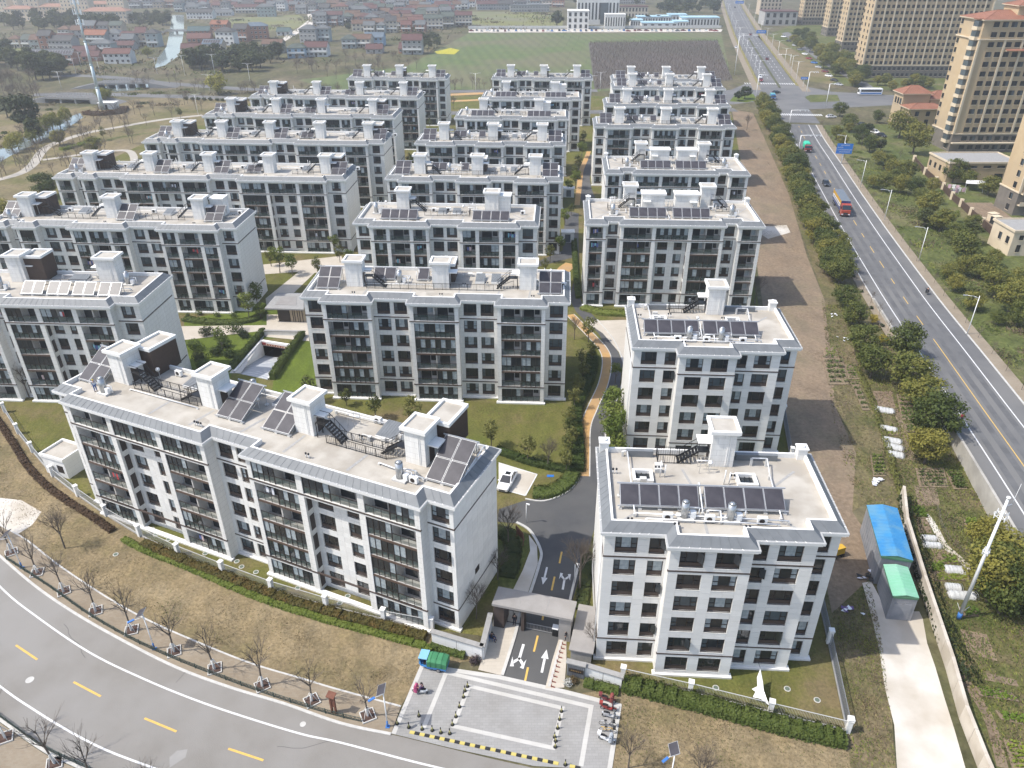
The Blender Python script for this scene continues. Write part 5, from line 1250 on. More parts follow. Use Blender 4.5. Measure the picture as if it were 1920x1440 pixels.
def scooter(label, p, rz, pm, seat=None, group=None, box_=True, cover=None, z=.08):
 v = G(*p) if len(p) == 2 else Vector(p); root = thing('scooter', label, 'scooter', (v.x, v.y, v.z + z), rz, group)
 for x in (-.58, .62): add_wheel(root, x, 0, .23, .10)
 b = MB(); loft(b, [(-.80, [(-.05,.55),(.05,.55),(.06,.66),(-.06,.66)]), (-.45, [(-.15,.38),(.15,.38),(.16,.72),(-.16,.72)]), (-.12, [(-.15,.30),(.15,.30),(.15,.70),(-.15,.70)]), (-.02, [(-.14,.24),(.14,.24),(.14,.36),(-.14,.36)]), (.30, [(-.14,.24),(.14,.24),(.14,.34),(-.14,.34)]), (.38, [(-.13,.26),(.13,.26),(.12,.50),(-.12,.50)])], 0)
 loft(b, [(.36, [(-.16,.36),(.16,.36),(.13,.98),(-.13,.98)]), (.47, [(-.13,.36),(.13,.36),(.08,.95),(-.08,.95)])], 0); b.obox((.62,0,.48), (.20,0,-.03),(0,.065,0),(0,0,.025), 0); b.build('body_panels', [pm], root)
 s = MB(); loft(s, [(-.66, [(-.10,.73),(.10,.73),(.08,.80),(-.08,.80)]), (-.30, [(-.13,.70),(.13,.70),(.12,.80),(-.12,.80)]), (.0, [(-.09,.68),(.09,.68),(.08,.74),(-.08,.74)])], 0); s.build('seat', [seat or M_blackp], root)
 h = MB(); h.cyl((.62,0,.25),(.44,0,1.02),.03,.03,8,0); h.bar((.42,-.33,1.05),(.42,.33,1.05),.04,.04,0)
 for y in (-1,1): h.bar((.42,y*.24,1.05),(.36,y*.36,1.04),.045,.045,0); h.bar((.45,y*.2,1.05),(.47,y*.24,1.22),.015,.015,0); h.ball((.47,y*.25,1.24),.05,.03,.04,6,4,0)
 h.build('handlebars', [M_blackp], root)
 l = MB(); l.ball((.52,0,.86),.06,.08,.07,8,5,0); l.build('headlight', [M_lamp], root)
 if box_: t = MB(); t.box(-.92,-.18,.80,-.58,.18,1.08,0); t.build('top_box', [pm], root)
 if cover:
  c = MB(); rg = random.Random(3); st = []
  for x, w, z0, z1 in ((.22,.34,.30,.95),(.36,.38,.34,1.12),(.52,.36,.40,1.10),(.62,.26,.45,.85)): st.append((x, [(-w,z0),(w,z0),(w*.8,z1),(-w*.8,z1)]))
  loft(c, st, 0); c.build('wind_cover', [cover], root)
 return root
# ------------------------------------------------------------------ front of the estate
def z1(x, y): return (x/3, 960 + y/3)
def z7(x, y): return (900 + x/6.545, 1080 + y/6.545)
M_fence = mat('pale_grey_fence', (.50,.50,.49), None, .5); M_fence2 = mat('grey_fence', (.20,.21,.225), None, .5); M_green = mat('dark_green_iron', (.028,.050,.042), None, .5)
M_coping = mat('grey_coping', (.25,.245,.235), (.30,.295,.285), .8, scale=2)
def fence(label, pts, h=1.7, posts=True, bar=.02, gap=.14, m=None, z=0.0, px_post=None):
 P = gl(pts); root = thing('estate_fence', label, 'fence', (P[0].x, P[0].y, 0)); o = P[0]; m = m or M_fence
 for i, p in enumerate(P):
  if posts:
   b = MB(); b.box(-.24,-.24,0,.24,.24,h+.15,0); b.box(-.30,-.30,h+.15,.30,.30,h+.28,0); q = P[min(i+1,len(P)-1)] - P[max(i-1,0)]
   b.build('post', [M_white], root, (p.x-o.x, p.y-o.y, 0), math.atan2(q.y, q.x))
 for p, q in zip(P, P[1:]):
  b = MB(); d = q - p; L = d.length; s = .3 if posts else 0
  for zz in (.25, h-.1): b.box(s,-.03,zz,L-s,.03,zz+.06,0)
  n = int((L-2*s)/gap)
  for i in range(1, n): x = s + (L-2*s)*i/n; b.box(x-bar/2,-bar/2,.1,x+bar/2,bar/2,h,0)
  b.build('bar_panel', [m], root, (p.x-o.x, p.y-o.y, 0), math.atan2(d.y, d.x))
  b = MB(); b.box(s,-.08,0,L-s,.08,.18,0); b.build('base_kerb', [M_coping], root, (p.x-o.x, p.y-o.y, 0), math.atan2(d.y, d.x))
 return root
fence('long curved pale fence with white posts in front of the turned block', FENCE[1:], 1.6)
fence('straight pale fence with white posts behind the clipped front hedge', [(1167,1272),(1293,1300),(1443,1337),(1588,1372)], 1.6)
fence('grey fence running back along the right side of the nearest block', [(1588,1372),(1553,1205),(1532,1110),(1500,960),(1482,860),(1468,780)], 1.8, True, .03, .14, M_fence2)
hedge('shrub_row', 'orange and rust coloured shrub row along the curved fence', [(268,1020),(335,1050),(418,1082),(510,1117),(612,1149),(720,1177),(800,1198)], 1.3, .85, L_orange, .5, 60, .13)
hedge('hedge', 'bright green low hedge below the orange shrub row', [(232,1012),(275,1035),(345,1062),(420,1095),(510,1131),(610,1163),(700,1187),(790,1212),(812,1222)], .9, .55, L_bright, .5, 46, .12)
hedge('hedge', 'dark red and brown hedge outside the fence at the left edge', [(-30,760),(0,795),(30,840),(60,885),(110,930),(170,968),(215,1000)], 1.0, .6, L_red, .5, 40, .13)
hedge('hedge', 'clipped dark green hedge in front of the nearest right-hand block', [(1168,1287),(1220,1300),(1290,1318),(1380,1343),(1480,1369),(1592,1394)], 1.9, 1.3, L_hedge, .45, 120, .13)
hedge('hedge', 'short low green hedge before the white gate wall with the grille', [(1095,1282),(1125,1290),(1160,1299)], 1.1, .7, L_hedge, .45, 50, .12)
hedge('hedge', 'short dark hedge along the foot of the left gate wall', [(808,1212),(840,1221),(876,1232)], 1.1, .7, L_hedge, .45, 60, .12)
shrub('flower_bush', 'mixed purple and silver bush at the left gate wall corner', (892,1240), .8, .9, leafmat('purple_leaves', (.06,.045,.05), (.12,.07,.06), (.16,.15,.13)), 260, .11)
shrub('flower_bush', 'white flowered bush beside the gate sign grille', (1064,1284), .6, .8, leafmat('white_flowers', (.10,.12,.06), (.30,.31,.28), (.55,.55,.52)), 220, .09)
shrub('flower_bush', 'small red-brown bush under the gate sign grille', (1076,1280), .6, .8, L_red, 200, .1)
# street trees in square planters on the upper pavement
def planter_tree(p, label, s=1.0, group='young street trees in square planters', kerbz=.06):
 v = G(*p); t = tree('bare', (v.x, v.y, kerbz), s, label, group)
 t.name = 'bare_street_tree'
 b = MB()
 for k in range(4): a = math.pi/2*k + .8; b.cyl((math.cos(a)*.55, math.sin(a)*.55, .02), (math.cos(a)*.08, math.sin(a)*.08, 1.25), .03, .03, 5, 0)
 b.build('stake', [M_lime], t)
 a0 = trnd.uniform(.3,.6); q = MB(); w = .62
 for (x0,y0,x1,y1) in ((-w-.1,-w-.1,w+.1,-w),(-w-.1,w,w+.1,w+.1),(-w-.1,-w,-w,w),(w,-w,w+.1,w)): q.box(x0,y0,-.02,x1,y1,.13,0)
 q.box(-w,-w,0,w,w,.05,1); o = q.build('planter', [M_kerb, mat('planter_soil', (.075,.045,.035), None, .95)], None, (v.x, v.y, kerbz), a0)
 tag(o, label.replace('tree', 'planter').replace('bare leafless', 'square kerbed'), 'planter', 'square kerbed tree planters'); o.name = 'tree_planter'
UP = [(22,1037),(70,1075),(120,1110),(180,1147),(247,1183),(327,1223),(403,1255),(492,1287),(585,1315),(690,1343)]
ORD = ['nearest the left edge', 'second from the left edge', 'third from the left edge', 'fourth from the left edge', 'just left of the solar lamp', 'just right of the solar lamp', 'seventh from the left edge', 'eighth from the left edge', 'beside the brown signpost', 'next to the plaza']
for p, o_ in zip(UP, ORD): planter_tree(p, 'bare leafless street tree on the upper pavement, ' + o_, 1.12)
for p, o_ in (((10,1384), 'at the lower left picture edge'), ((103,1432), 'second along the lower pavement'), ((175,1468), 'third along the lower pavement'), ((290,1510), 'fourth along the lower pavement')): planter_tree(p, 'bare leafless street tree ' + o_, 1.15)
tree('bare_big', G(122,1028), .72, 'large bare tree on the dry verge below the white kiosk')
for p, s, o_ in (((-15,1010), .8, 'bare tree at the left edge by the dirt clearing'), ((1178,1440), .62, 'bare sapling beside the parked scooters'), ((1310,1478), .7, 'bare tree at the bottom edge below the clipped hedge')): tree('bare_big', G(*p), s, o_)
# low iron railing
def railing(label, pts, h=.7):
 l = resample(smooth_line(gl(pts), 6), 2.0); root = thing('iron_railing', label, 'railing', (l[0].x, l[0].y, .06)); o = l[0]
 key = 'rail_panel'
 b = MB(); L = 2.0
 for zz in (.12, h-.08): b.box(0,-.02,zz,L,.02,zz+.04,0)
 for i in range(14): x = L*(i+.5)/14; b.box(x-.014,-.014,.05,x+.014,.014,h-.03,0)
 for i in range(4): x = .25+.5*i; b.bar((x-.2,0,.15),(x,0,h-.1),.025,.025,0); b.bar((x+.2,0,.15),(x,0,h-.1),.025,.025,0)
 b.box(-.04,-.04,0,.04,.04,h+.05,0); me = b.mesh('railing_panel', [M_green])
 for p, q in zip(l, l[1:]): obj('railing_panel', me, root, (p.x-o.x, p.y-o.y, 0), math.atan2(q.y-p.y, q.x-p.x))
railing('low dark green iron railing along the upper kerb of the front road', [(13,1050),(100,1107),(160,1150),(240,1197),(317,1233),(417,1273),(500,1303),(583,1330),(640,1346),(693,1358)])
railing('low dark green iron railing along the lower kerb at the bottom left', [(-90,1278),(0,1345),(83,1404),(133,1428),(200,1458)])
# solar street lamps
def solar_lamp(p, label, h=5.4, rz=0.0):
 v = G(*p); root = thing('solar_street_lamp', label, 'street lamp', (v.x, v.y, .06), rz, 'white solar street lamps')
 b = MB(); b.cyl((0,0,0),(0,0,h),.075,.055,10,0); b.build('pole', [P_white], root)
 b = MB(); b.cyl((0,0,0),(0,0,.9),.10,.09,10,0); b.box(-.2,-.2,0,.2,.2,.05,0); b.build('pole_base', [P_blue], root)
 b = MB(); c = Vector((-.15,0,h+.12)); b.obox(c, Vector((.40,0,.22)), Vector((0,.62,0)), Vector((-.012,0,.022)), 0); b.obox(c + Vector((-.02,0,.035)), Vector((.37,0,.204)), Vector((0,.58,0)), Vector((-.003,0,.006)), 1); b.build('solar_panel', [M_alu, M_solar], root)
 b = MB(); b.bar((0,0,h-.55),(-.75,-.55,h-.35),.05,.05,0); b.build('arm', [P_white], root)
 b = MB(); b.obox((-1.0,-.72,h-.34), (.28,.20,.02), (-.07,.10,0), (0,0,.05), 0); b.build('lamp_head', [P_blue], root)
solar_lamp((290,1217), 'white solar street lamp in the middle of the upper pavement'); solar_lamp((42,1065), 'white solar street lamp near the left picture edge'); solar_lamp((727,1363), 'white solar street lamp at the plaza corner'); solar_lamp((1255,1475), 'white solar street lamp at the bottom edge by the bare trees')
v = G(627,1337); b = MB(); root = thing('wooden_signpost', 'brown two-legged signpost with a small roof on the pavement', 'sign', (v.x, v.y, .06), R(-20))
for x in (-.22,.22): b = MB(); b.box(x-.09,-.09,0,x+.09,.09,2.6,0); b.build('post', [mat('rust_brown', (.13,.050,.030), (.16,.065,.04), .8, scale=3)], root)
b = MB(); b.obox((0,0,2.70),(.45,0,0),(0,.32,.10),(0,0,.05),0); b.build('sign_roof', [MATS['rust_brown']], root); b = MB(); b.box(-.13,-.03,.9,.13,.03,2.3,0); b.build('sign_board', [MATS['rust_brown']], root)
# manholes on the strip inside the fence
for i, c in enumerate([(285,992),(292,1003),(316,1012),(385,1038),(444,1053),(453,1063),(480,1073),(558,1103),(637,1131),(652,1118),(623,1119),(1342,1290),(1476,1292),(1532,1313),(217,1040)]):
 v = G(*c); b = MB(); b.cyl((0,0,-.02),(0,0,.05),.34,.34,14,0); b.cyl((0,0,.05),(0,0,.062),.25,.25,14,1); o = b.build('manhole_cover', [M_kerb, mat('lid_green', (.10,.13,.10), None, .8)], None, (v.x, v.y, .015)); tag(o, 'round grey manhole cover beside the estate fence, ' + ('%s along the curved fence from its left' % nth(i+1) if i < 11 else 'the %s on the corner lawn' % ['left one','middle one','right one'][i-11] if i < 14 else 'outside the fence on the dry verge'), 'manhole cover', 'manhole covers along the fence')
# gate walls, canopy, guard house
M_gwall = brickmat('gate_wall_panels', (.72,.715,.70), (.70,.695,.68), (.50,.50,.49), 1.6, .8, .012, rough=.6, dirt=.93)
def wall_run(name, label, pts, h, t, m, cop=True, groove=True, px_=True, z=0.0):
 P = gl(pts) if px_ else [Vector(p) for p in pts]; o = P[0]; root = thing(name, label, 'wall', (o.x, o.y, z))
 for p, q in zip(P, P[1:]):
  d = q - p; L = d.length; a = math.atan2(d.y, d.x); n = max(1, round(L/2.6)) if groove else 1
  for i in range(n): b = MB(); b.box(L*i/n + (.03 if i else 0), -t/2, 0, L*(i+1)/n - (.03 if i < n-1 else 0), t/2, h, 0); b.build('wall_panel', [m], root, (p.x-o.x, p.y-o.y, 0), a)
  if groove and n > 1: b = MB(); b.box(.05,-t/2+.05,0,L-.05,t/2-.05,h-.01,0); b.build('wall_core', [M_coping], root, (p.x-o.x, p.y-o.y, 0), a)
  if cop: b = MB(); b.box(-.1,-t/2-.12,h,L+.1,t/2+.12,h+.14,0); b.build('coping', [M_coping], root, (p.x-o.x, p.y-o.y, 0), a)
 return root
wall_run('gate_wall', 'white panelled gate wall with grey coping left of the entrance', [(812,1208),(905,1236),(920,1175)], 2.0, .35, M_gwall)
wall_run('gate_wall', 'white gate wall with grey coping right of the sign grille', [(1096,1268),(1165,1289)], 1.7, .35, M_gwall)
vA, vB = G(1062,1267), G(1095,1275); d = vB - vA; root = thing('gate_sign', 'dark grille panel with small gilt lettering beside the entrance', 'sign', (vA.x, vA.y, 0), math.atan2(d.y, d.x)); L = d.length
b = MB(); b.box(0,.12,0,L,.4,2.0,0); b.box(-.1,-.1,2.0,L+.1,.5,2.14,0); b.build('backing_wall', [M_coping], root)
for i in range(9): b = MB(); b.box(L*(i+.2)/9,0,.1,L*(i+.55)/9,.12,1.95,0); b.build('slat', [M_fence2], root)
b = MB(); b.box(L*.12,-.07,.85,L*.95,0,1.35,0); b.build('name_board', [M_frame], root)
M_gilt = mat('gilt', (.62,.40,.14), None, .35, metal=.6); b = MB(); x = L*.24
for i, gch in enumerate(((.10,.02),(.11,0),(.09,.03),(.12,0),(.10,.01),(.08,.02))):
 w = gch[0]; b.box(x,-.085,1.08,x+w,-.07,1.11,0); b.box(x+w*.4,-.085,1.0+gch[1],x+w*.6,-.07,1.2,0); b.box(x,-.085,1.16,x+w*.9,-.07,1.185,0); x += w + L*.05
b.build('lettering', [M_gilt], root)
# canopy
c4 = [G(922,1132,3.9), G(1073,1162,3.9)]; d = c4[1]-c4[0]; a = math.atan2(d.y, d.x); L = d.length
root = thing('gate_canopy', 'brown-grey flat gate canopy spanning the entrance drive', 'gate', (c4[0].x, c4[0].y, 0), a); M_can = mat('canopy_metal', (.245,.23,.215), (.285,.27,.255), .55, scale=.6)
b = MB(); Dp = 2.7; b.box(0,0,3.58,L,Dp,3.9,0); b.build('roof', [M_can], root)
for i in range(1,3): b = MB(); b.box(L*i/3-.02,-.01,3.56,L*i/3+.02,Dp,3.915,0); b.build('roof_joint', [M_coping], root)
for x0, x1 in ((.1,1.3),(L-1.5,L-.15)): b = MB(); b.box(x0,.3,0,x1,Dp-.2,3.58,0); b.build('pier', [M_can if x0 > 1 else M_brown], root)
for x0 in (3.2,): b = MB(); b.box(x0,.5,0,x0+.35,1.6,3.58,0); b.build('pier', [M_brown], root)
b = MB()
for x in (1.4, 2.1, 2.9): b.box(x,1.2,.1,x+.05,1.26,2.1,0)
for zz in (.2,2.1): b.box(1.35,1.2,zz,3.15,1.26,zz+.06,0)
b.build('pedestrian_gate', [M_black], root)
for (x0, x1) in ((3.7, 7.0), (7.1, L-1.6)):
 b = MB()
 for zz in (.15,.95): b.box(x0,.9,zz,x1,.96,zz+.06,0)
 n = int((x1-x0)/.16)
 for i in range(n+1): x = x0 + (x1-x0)*i/n; b.box(x-.015,.91,.15,x+.015,.94,.98,0)
 b.build('boom_gate', [M_coping], root)
b = MB(); b.box(-.3,-.3,0,.3,.3,1.15,0); b.box(-.35,-.35,1.15,.35,.35,1.25,1); b.build('gate_motor', [M_black, P_white], root, (7.05,.95,0))
vg = G(1068,1245); root = thing('guard_box', 'low grey flat-topped service box beside the entrance kerb', 'kiosk', (vg.x, vg.y, 0), a + .02)
b = MB(); b.box(0,.4,0,2.2,6.6,1.85,0); b.build('wall', [M_coping], root); b = MB(); b.box(-.2,.2,1.85,2.4,6.8,2.0,0); b.build('roof', [M_can], root); b = MB(); b.box(-.02,1.2,.5,0,3.2,1.4,0); b.build('louvre_door', [M_frame], root)
sheet('gate_path', [(1022,1292),(1035,1240),(1052,1185),(1062,1180),(1062,1240),(1058,1290)], .09, M_beige)
# red and white road studs beside the drive
for i, p in enumerate([(1030,850),(1015,900),(995,950),(985,1010),(965,1065),(955,1125),(940,1185),(925,1245),(905,1310),(895,1370)]):
 v = G(*z7(*p)); b = MB(); b.box(-.22,-.05,0,.22,.05,.06,0); b.box(-.22,-.05,.06,-.12,.05,.32,0); o = b.build('cycle_stop', [mat('rust_red', (.22,.07,.05), None, .6)], None, (v.x, v.y, .095), a); tag(o, 'small rust-red cycle stop beside the entrance drive, %s from the gate' % nth(i+1), 'bollard', 'rust-red cycle stops beside the drive')
# arrows and dashes on the drive
def flat(name, pts, m, z=.052): b = MB(); b.face([(p[0],p[1],z) for p in pts]); return struct(name, b, [m])
def arrow(tip, tail, w=.15, split=False):
 t = G(*tip); s = G(*tail); d = (t-s); L = d.length; d.normalize(); r = Vector((d.y,-d.x,0)); b = MB()
 P = lambda x, y: tuple(s + d*x + r*y + Vector((0,0,.05)))
 if not split: b.face([P(0,-w),P(0,w),P(L*.62,w),P(L*.62,-w)]); b.face([P(L*.60,-w*3.2),P(L*.60,w*3.2),P(L,0)])
 else:
  b.face([P(0,-w),P(0,w),P(L*.6,w),P(L*.6,-w)])
  for q in (-1,1): b.face([P(L*.55,0),P(L*.62,-q*w),P(L*.85,q*w*3.0),P(L*.72,q*w*3.6)]); b.face([P(L*.58,q*w*5.2),P(L*.95,q*w*2.2),P(L*.98,q*w*5.0),P(L*.75,q*w*5.0)])
 struct('lane_arrow', b, [M_white_paint])
arrow(z2(1155,775), z2(1127,905), .13); arrow(z2(985,880), z2(1025,745), .15, True); arrow(z2(1133,410), z2(1157,312), .12); arrow(z2(1262,345), z2(1245,438), .13, True)
for q, w_ in (((1232,225),(1240,222)),): pass
for p, q in ((z2(1240,225), z2(1227,290)), (z2(1200,365), z2(1183,442)), (z2(1137,575), z2(1131,610)), (z2(1105,697), z2(1083,787)), (z2(1050,875), z2(1033,955))):
 b = MB(); ribbon(b, gl([p, q]), -.11, .11, .045); struct('lane_dash', b, [M_yellow_paint])
for k in range(4): v = G(972 + k*3, 948 + k*2) ; 
# speed hump
def hump(label, a, c):
 a = G(*a, .08); c = G(*c, .08); L = (c-a).length; n = int(L/.5); root = thing('speed_hump', label, 'speed hump', a, math.atan2((c-a).y, (c-a).x))
 for i in range(n):
  b = MB(); b.prism([(L*i/n,-.17),(L*(i+1)/n-.01,-.17),(L*(i+1)/n-.01,.17),(L*i/n,.17)], 0, .02, 0); b.obox((L*(i+.5)/n,0,.03),(L/n*.48,0,0),(0,.10,0),(0,0,.018),0)
  b.build('hump_block', [mat('hump_yellow', (.48,.40,.12), None, .7) if i % 2 == 0 else M_blackp], root)
hump('yellow and black speed hump along the front edge of the plaza', z2(385,1237), z2(1222,1416)); hump('short yellow and black speed hump at the right corner of the plaza', z2(1285,1428), z2(1345,1442))
# bollards
BOL = [(710,985),(695,1010),(688,1045),(665,1100),(645,1155),(625,1200),(437,1150),(315,1195),(380,1215),(455,1225),(512,1232),(560,1245),(610,1250),(1238,1125),(1228,1170),(1217,1220),(1200,1270),(1205,1292),(1203,1325),(1260,1425)]
b = MB(); b.cyl((0,0,0),(0,0,.10),.20,.17,12,0); b.cyl((0,0,.1),(0,0,.55),.09,.06,10,1); b.cyl((0,0,.55),(0,0,.75),.055,.05,10,0); b.ball((0,0,.79),.06,.06,.06,8,5,0); me = b.mesh('bollard', [M_black, mat('dull_yellow', (.34,.31,.12), None, .6)])
for i, p in enumerate(BOL):
 v = G(*z2(*p)); o = obj('bollard', me, None, (v.x, v.y, .082))
 lab = ('black and yellow bollard in the left row on the plaza' if i < 6 else 'black and yellow bollard standing alone left of the plaza lines' if i == 6 else 'black and yellow bollard in the front row before the speed hump' if i < 13 else 'black and yellow bollard in the right row on the plaza' if i < 19 else 'black and yellow bollard at the gap in the speed hump')
 k = i + 1 if i < 6 else i - 6 if i < 13 else i - 12
 tag(o, lab + ('' if i in (6,19) else ', %s from the left' % nth(k) if 6 < i < 13 else ', %s from the gate' % nth(k)), 'bollard', 'bollards on the gate plaza')
# vehicles on the plaza
def tricycle(p, rz):
 v = G(*p); root = thing('cargo_tricycle', 'blue three-wheeled cargo truck with a green tarpaulin at the plaza corner', 'tricycle truck', (v.x, v.y, .08), rz); B = paint('bright_blue', (.03,.17,.42)); LB = paint('pale_blue', (.20,.42,.62)); GT = mat('green_tarp', (.035,.17,.075), (.045,.20,.09), .7, scale=2)
 for x, y in ((1.25,0),(-.75,.62),(-.75,-.62)): add_wheel(root, x, y, .27, .16)
 b = MB(); b.box(-1.6,-.7,.38,.55,.7,.62,0); b.box(-1.6,-.7,.62,-1.55,.7,.95,0)
 for s in (-1,1): b.box(-1.6,s*.7,.62,.5,s*.66,.95,0)
 b.box(.3,-.3,.3,1.2,.3,.42,0); b.build('cargo_bed', [B], root)
 b = MB(); st = []
 for x, h in ((-1.62,1.55),(-1.1,1.72),(-.5,1.68),(.1,1.72),(.48,1.6)): st.append((x, [(-.74,.7),(.74,.7),(.74,h-.25),(.45,h),(-.45,h),(-.74,h-.25)]))
 loft(b, st, 0); b.build('tarpaulin', [GT], root)
 for x in (-1.1,-.5,.1): b = MB(); b.tube([(x,-.77,.75),(x,-.76,1.45),(x,-.46,1.74),(x,.46,1.74),(x,.76,1.45),(x,.77,.75)], .022, 5, 0); b.build('tarp_hoop', [GT], root)
 b = MB(); loft(b, [(.55, [(-.62,.45),(.62,.45),(.60,1.0),(-.60,1.0)]), (.62, [(-.62,.42),(.62,.42),(.6,.62),(-.6,.62)]), (1.15, [(-.58,.42),(.58,.42),(.5,.60),(-.5,.60)]), (1.3, [(-.5,.45),(.5,.45),(.42,1.05),(-.42,1.05)]), (1.5, [(-.35,.5),(.35,.5),(.25,.9),(-.25,.9)])], 0); b.build('cab', [B], root)
 b = MB(); b.obox((.95,0,1.62),(.48,0,-.02),(0,.62,0),(0,0,.04),0)
 for x in (.56,1.36):
  for s in (-1,1): b.bar((x,s*.55,.9),(x-.03,s*.57,1.6),.05,.05,0)
 b.build('cab_roof', [LB], root); b = MB(); b.obox((1.38,0,1.30),(.01,0,-.0),(0,.5,0),(.03,0,.28),0); b.build('windscreen', [M_carglass], root)
 b = MB(); b.box(.6,-.5,.62,.95,.5,.85,0); b.build('seat', [M_blackp], root); b = MB(); b.ball((1.52,0,.72),.06,.1,.08,8,5,0); b.build('headlight', [M_lamp], root)
tricycle((813,1250), R(168))
rs = scooter('white scooter with a pink wind cover being ridden at the left plaza edge', (788,1300), R(168), P_white, None, None, False, mat('pink_cover', (.42,.07,.16), (.30,.06,.14), .85, scale=4))
v = G(788,1300); J = sit_pose(.74, .36, 1.02)
for s, y in (('L',1),('R',-1)): J['kn'+s] = (.34,.16*y,.70); J['an'+s] = (.30,.12*y,.40); J['toe'+s] = (.44,.13*y,.36)
ra = R(168); person('person in a dark purple top riding the white scooter', (v.x - math.cos(ra)*.30, v.y - math.sin(ra)*.30, .08), ra, mat('purple_top', (.06,.025,.09), None, .85), mat('dark_trousers', (.025,.028,.04), None, .85), J)
scooter('dark scooter with a red top box, rearmost of the parked row', (1139,1316), R(-14), P_maroon, None, None, True, mat('red_flap', (.20,.05,.045), None, .8)); scooter('red and white scooter, second of the row parked by the plaza', (1140,1332), R(-14), P_red, None, None, True)
scooter('silver scooter in the middle of the parked row', (1143,1346), R(-12), P_silver, None, None, False); scooter('white scooter under a grey cover, nearest of the parked row', (1137,1390), R(-20), P_white, M_blackp, None, True, mat('grey_cover', (.35,.38,.41), (.28,.30,.33), .8, scale=3))
def bicycle(label, p, rz, m):
 v = G(*p); root = thing('bicycle', label, 'bicycle', (v.x, v.y, .08), rz)
 for x in (-.52,.52):
  b = MB(); n = 18
  for i in range(n): a0, a1 = 2*math.pi*i/n, 2*math.pi*(i+1)/n; b.cyl((math.cos(a0)*.33,0,math.sin(a0)*.33),(math.cos(a1)*.33,0,math.sin(a1)*.33),.022,.022,5,0)
  for i in range(8): a0 = math.pi*i/4; b.cyl((0,0,0),(math.cos(a0)*.33,0,math.sin(a0)*.33),.005,.005,3,1)
  b.build('wheel', [M_tyre, M_rim], root, (x,0,.35))
 b = MB()
 for q in (((-.52,0,.35),(-.1,0,.32)),((-.1,0,.32),(-.22,0,.78)),((-.52,0,.35),(-.20,0,.70)),((-.1,0,.32),(.36,0,.72)),((-.21,0,.72),(.36,0,.80)),((.36,0,.68),(.52,0,.35)),((.36,0,.68),(.33,0,.98))): b.cyl(q[0],q[1],.022,.022,6,0)
 b.obox((-.5,0,.69),(.22,0,0),(0,.03,0),(0,0,.01),0); b.obox((.52,0,.69),(.2,0,0),(0,.03,0),(0,0,.01),0); b.build('frame', [m], root)
 b = MB(); b.bar((.33,-.28,1.0),(.33,.28,1.0),.03,.03,0); b.build('handlebar', [M_blackp], root); b = MB(); b.obox((-.24,0,.82),(.13,0,0),(0,.07,0),(0,0,.03),0); b.build('saddle', [M_blackp], root); b = MB(); b.box(.42,-.16,.75,.7,.16,.95,0); b.build('basket', [M_blackp], root)
bicycle('grey folding bicycle in the parked row', (1139,1362), R(-10), P_silver); bicycle('yellow bicycle beside the covered white scooter', (1140,1374), R(-12), paint('bike_yellow', (.55,.33,.03)))
# people at the gate
v = G(*z7(140,790)); person('person in black sitting against the left gate wall', (v.x, v.y, .07), R(-20), mat('black_coat', (.015,.015,.018), None, .85), mat('navy_trousers', (.03,.05,.12), None, .85), sit_pose(.42,.40,.62))
b = MB(); b.box(-.2,-.2,.40,.2,.2,.44,0)
for x in (-.17,.17):
 for y in (-.17,.17): b.bar((x,y,0),(x,y,.42),.04,.04,0)
b.box(-.2,-.2,.44,-.16,.2,.8,0); o = b.build('stool', [P_blue], None, (v.x, v.y, .07), R(-20)); tag(o, 'small blue stool under the person at the gate wall', 'stool')
v = G(*z7(1045,790)); person('person in dark uniform standing right of the entrance drive', (v.x, v.y, .095), R(200), MATS['black_coat'], MATS['dark_trousers'], stand_pose()); v = G(*z7(425,600)); person('person in black standing under the gate canopy', (v.x, v.y, .075), R(250), MATS['black_coat'], MATS['dark_trousers'], stand_pose())
v = Vector(rB.matrix_basis @ Vector((5.2, 1.5, DECK))); person('rooftop worker in pale shirt beside the left water tank', (v.x, v.y, DECK), R(-60), mat('pale_shirt', (.50,.54,.60), None, .85), mat('blue_trousers', (.06,.12,.30), None, .85), stand_pose(), None, mat('yellow_helmet', (.55,.42,.05), None, .4))
# kiosk by the left fence, car and planting by the estate road
P = [G(60,848), G(106,896), G(150,880)]
v = G(112,893); root = thing('white_kiosk', 'small white flat-roofed kiosk inside the left fence', 'kiosk', (v.x, v.y, 0), R(-22)); b = MB(); b.box(-3.4,0,0,0,4.2,3.2,0); b.box(0,0,0,2.6,4.2,3.2,0); b.build('wall', [M_gwall], root)
b = MB(); b.box(-3.6,-.2,3.2,2.8,4.4,3.35,0)
for q in ((-3.6,-.2,2.8,.12),(-3.6,4.08,2.8,4.4),(-3.6,.12,-3.28,4.08),(2.48,.12,2.8,4.08)): b.box(q[0],q[1],3.35,q[2],q[3],3.7,0)
b.box(-3.28,.12,3.35,2.48,4.08,3.38,1); b.build('roof', [M_white, M_deck], root); b = MB(); b.box(.3,-.04,.9,1.9,0,2.2,0); b.build('louvre_window', [M_frame], root)
root.scale = (.72,.9,.95)
car('white saloon car parked in the bay by the estate road', (951,906), R(-108), P_white, 4.7, 1.85, 1.45, z=.05)
for a_, c_ in (((935,868),(1007,890)), ((1007,890),(985,930)), ((985,930),(935,916))): b = MB(); ribbon(b, gl([a_, c_]), -.08, .08, .056); struct('bay_line', b, [M_white_paint])
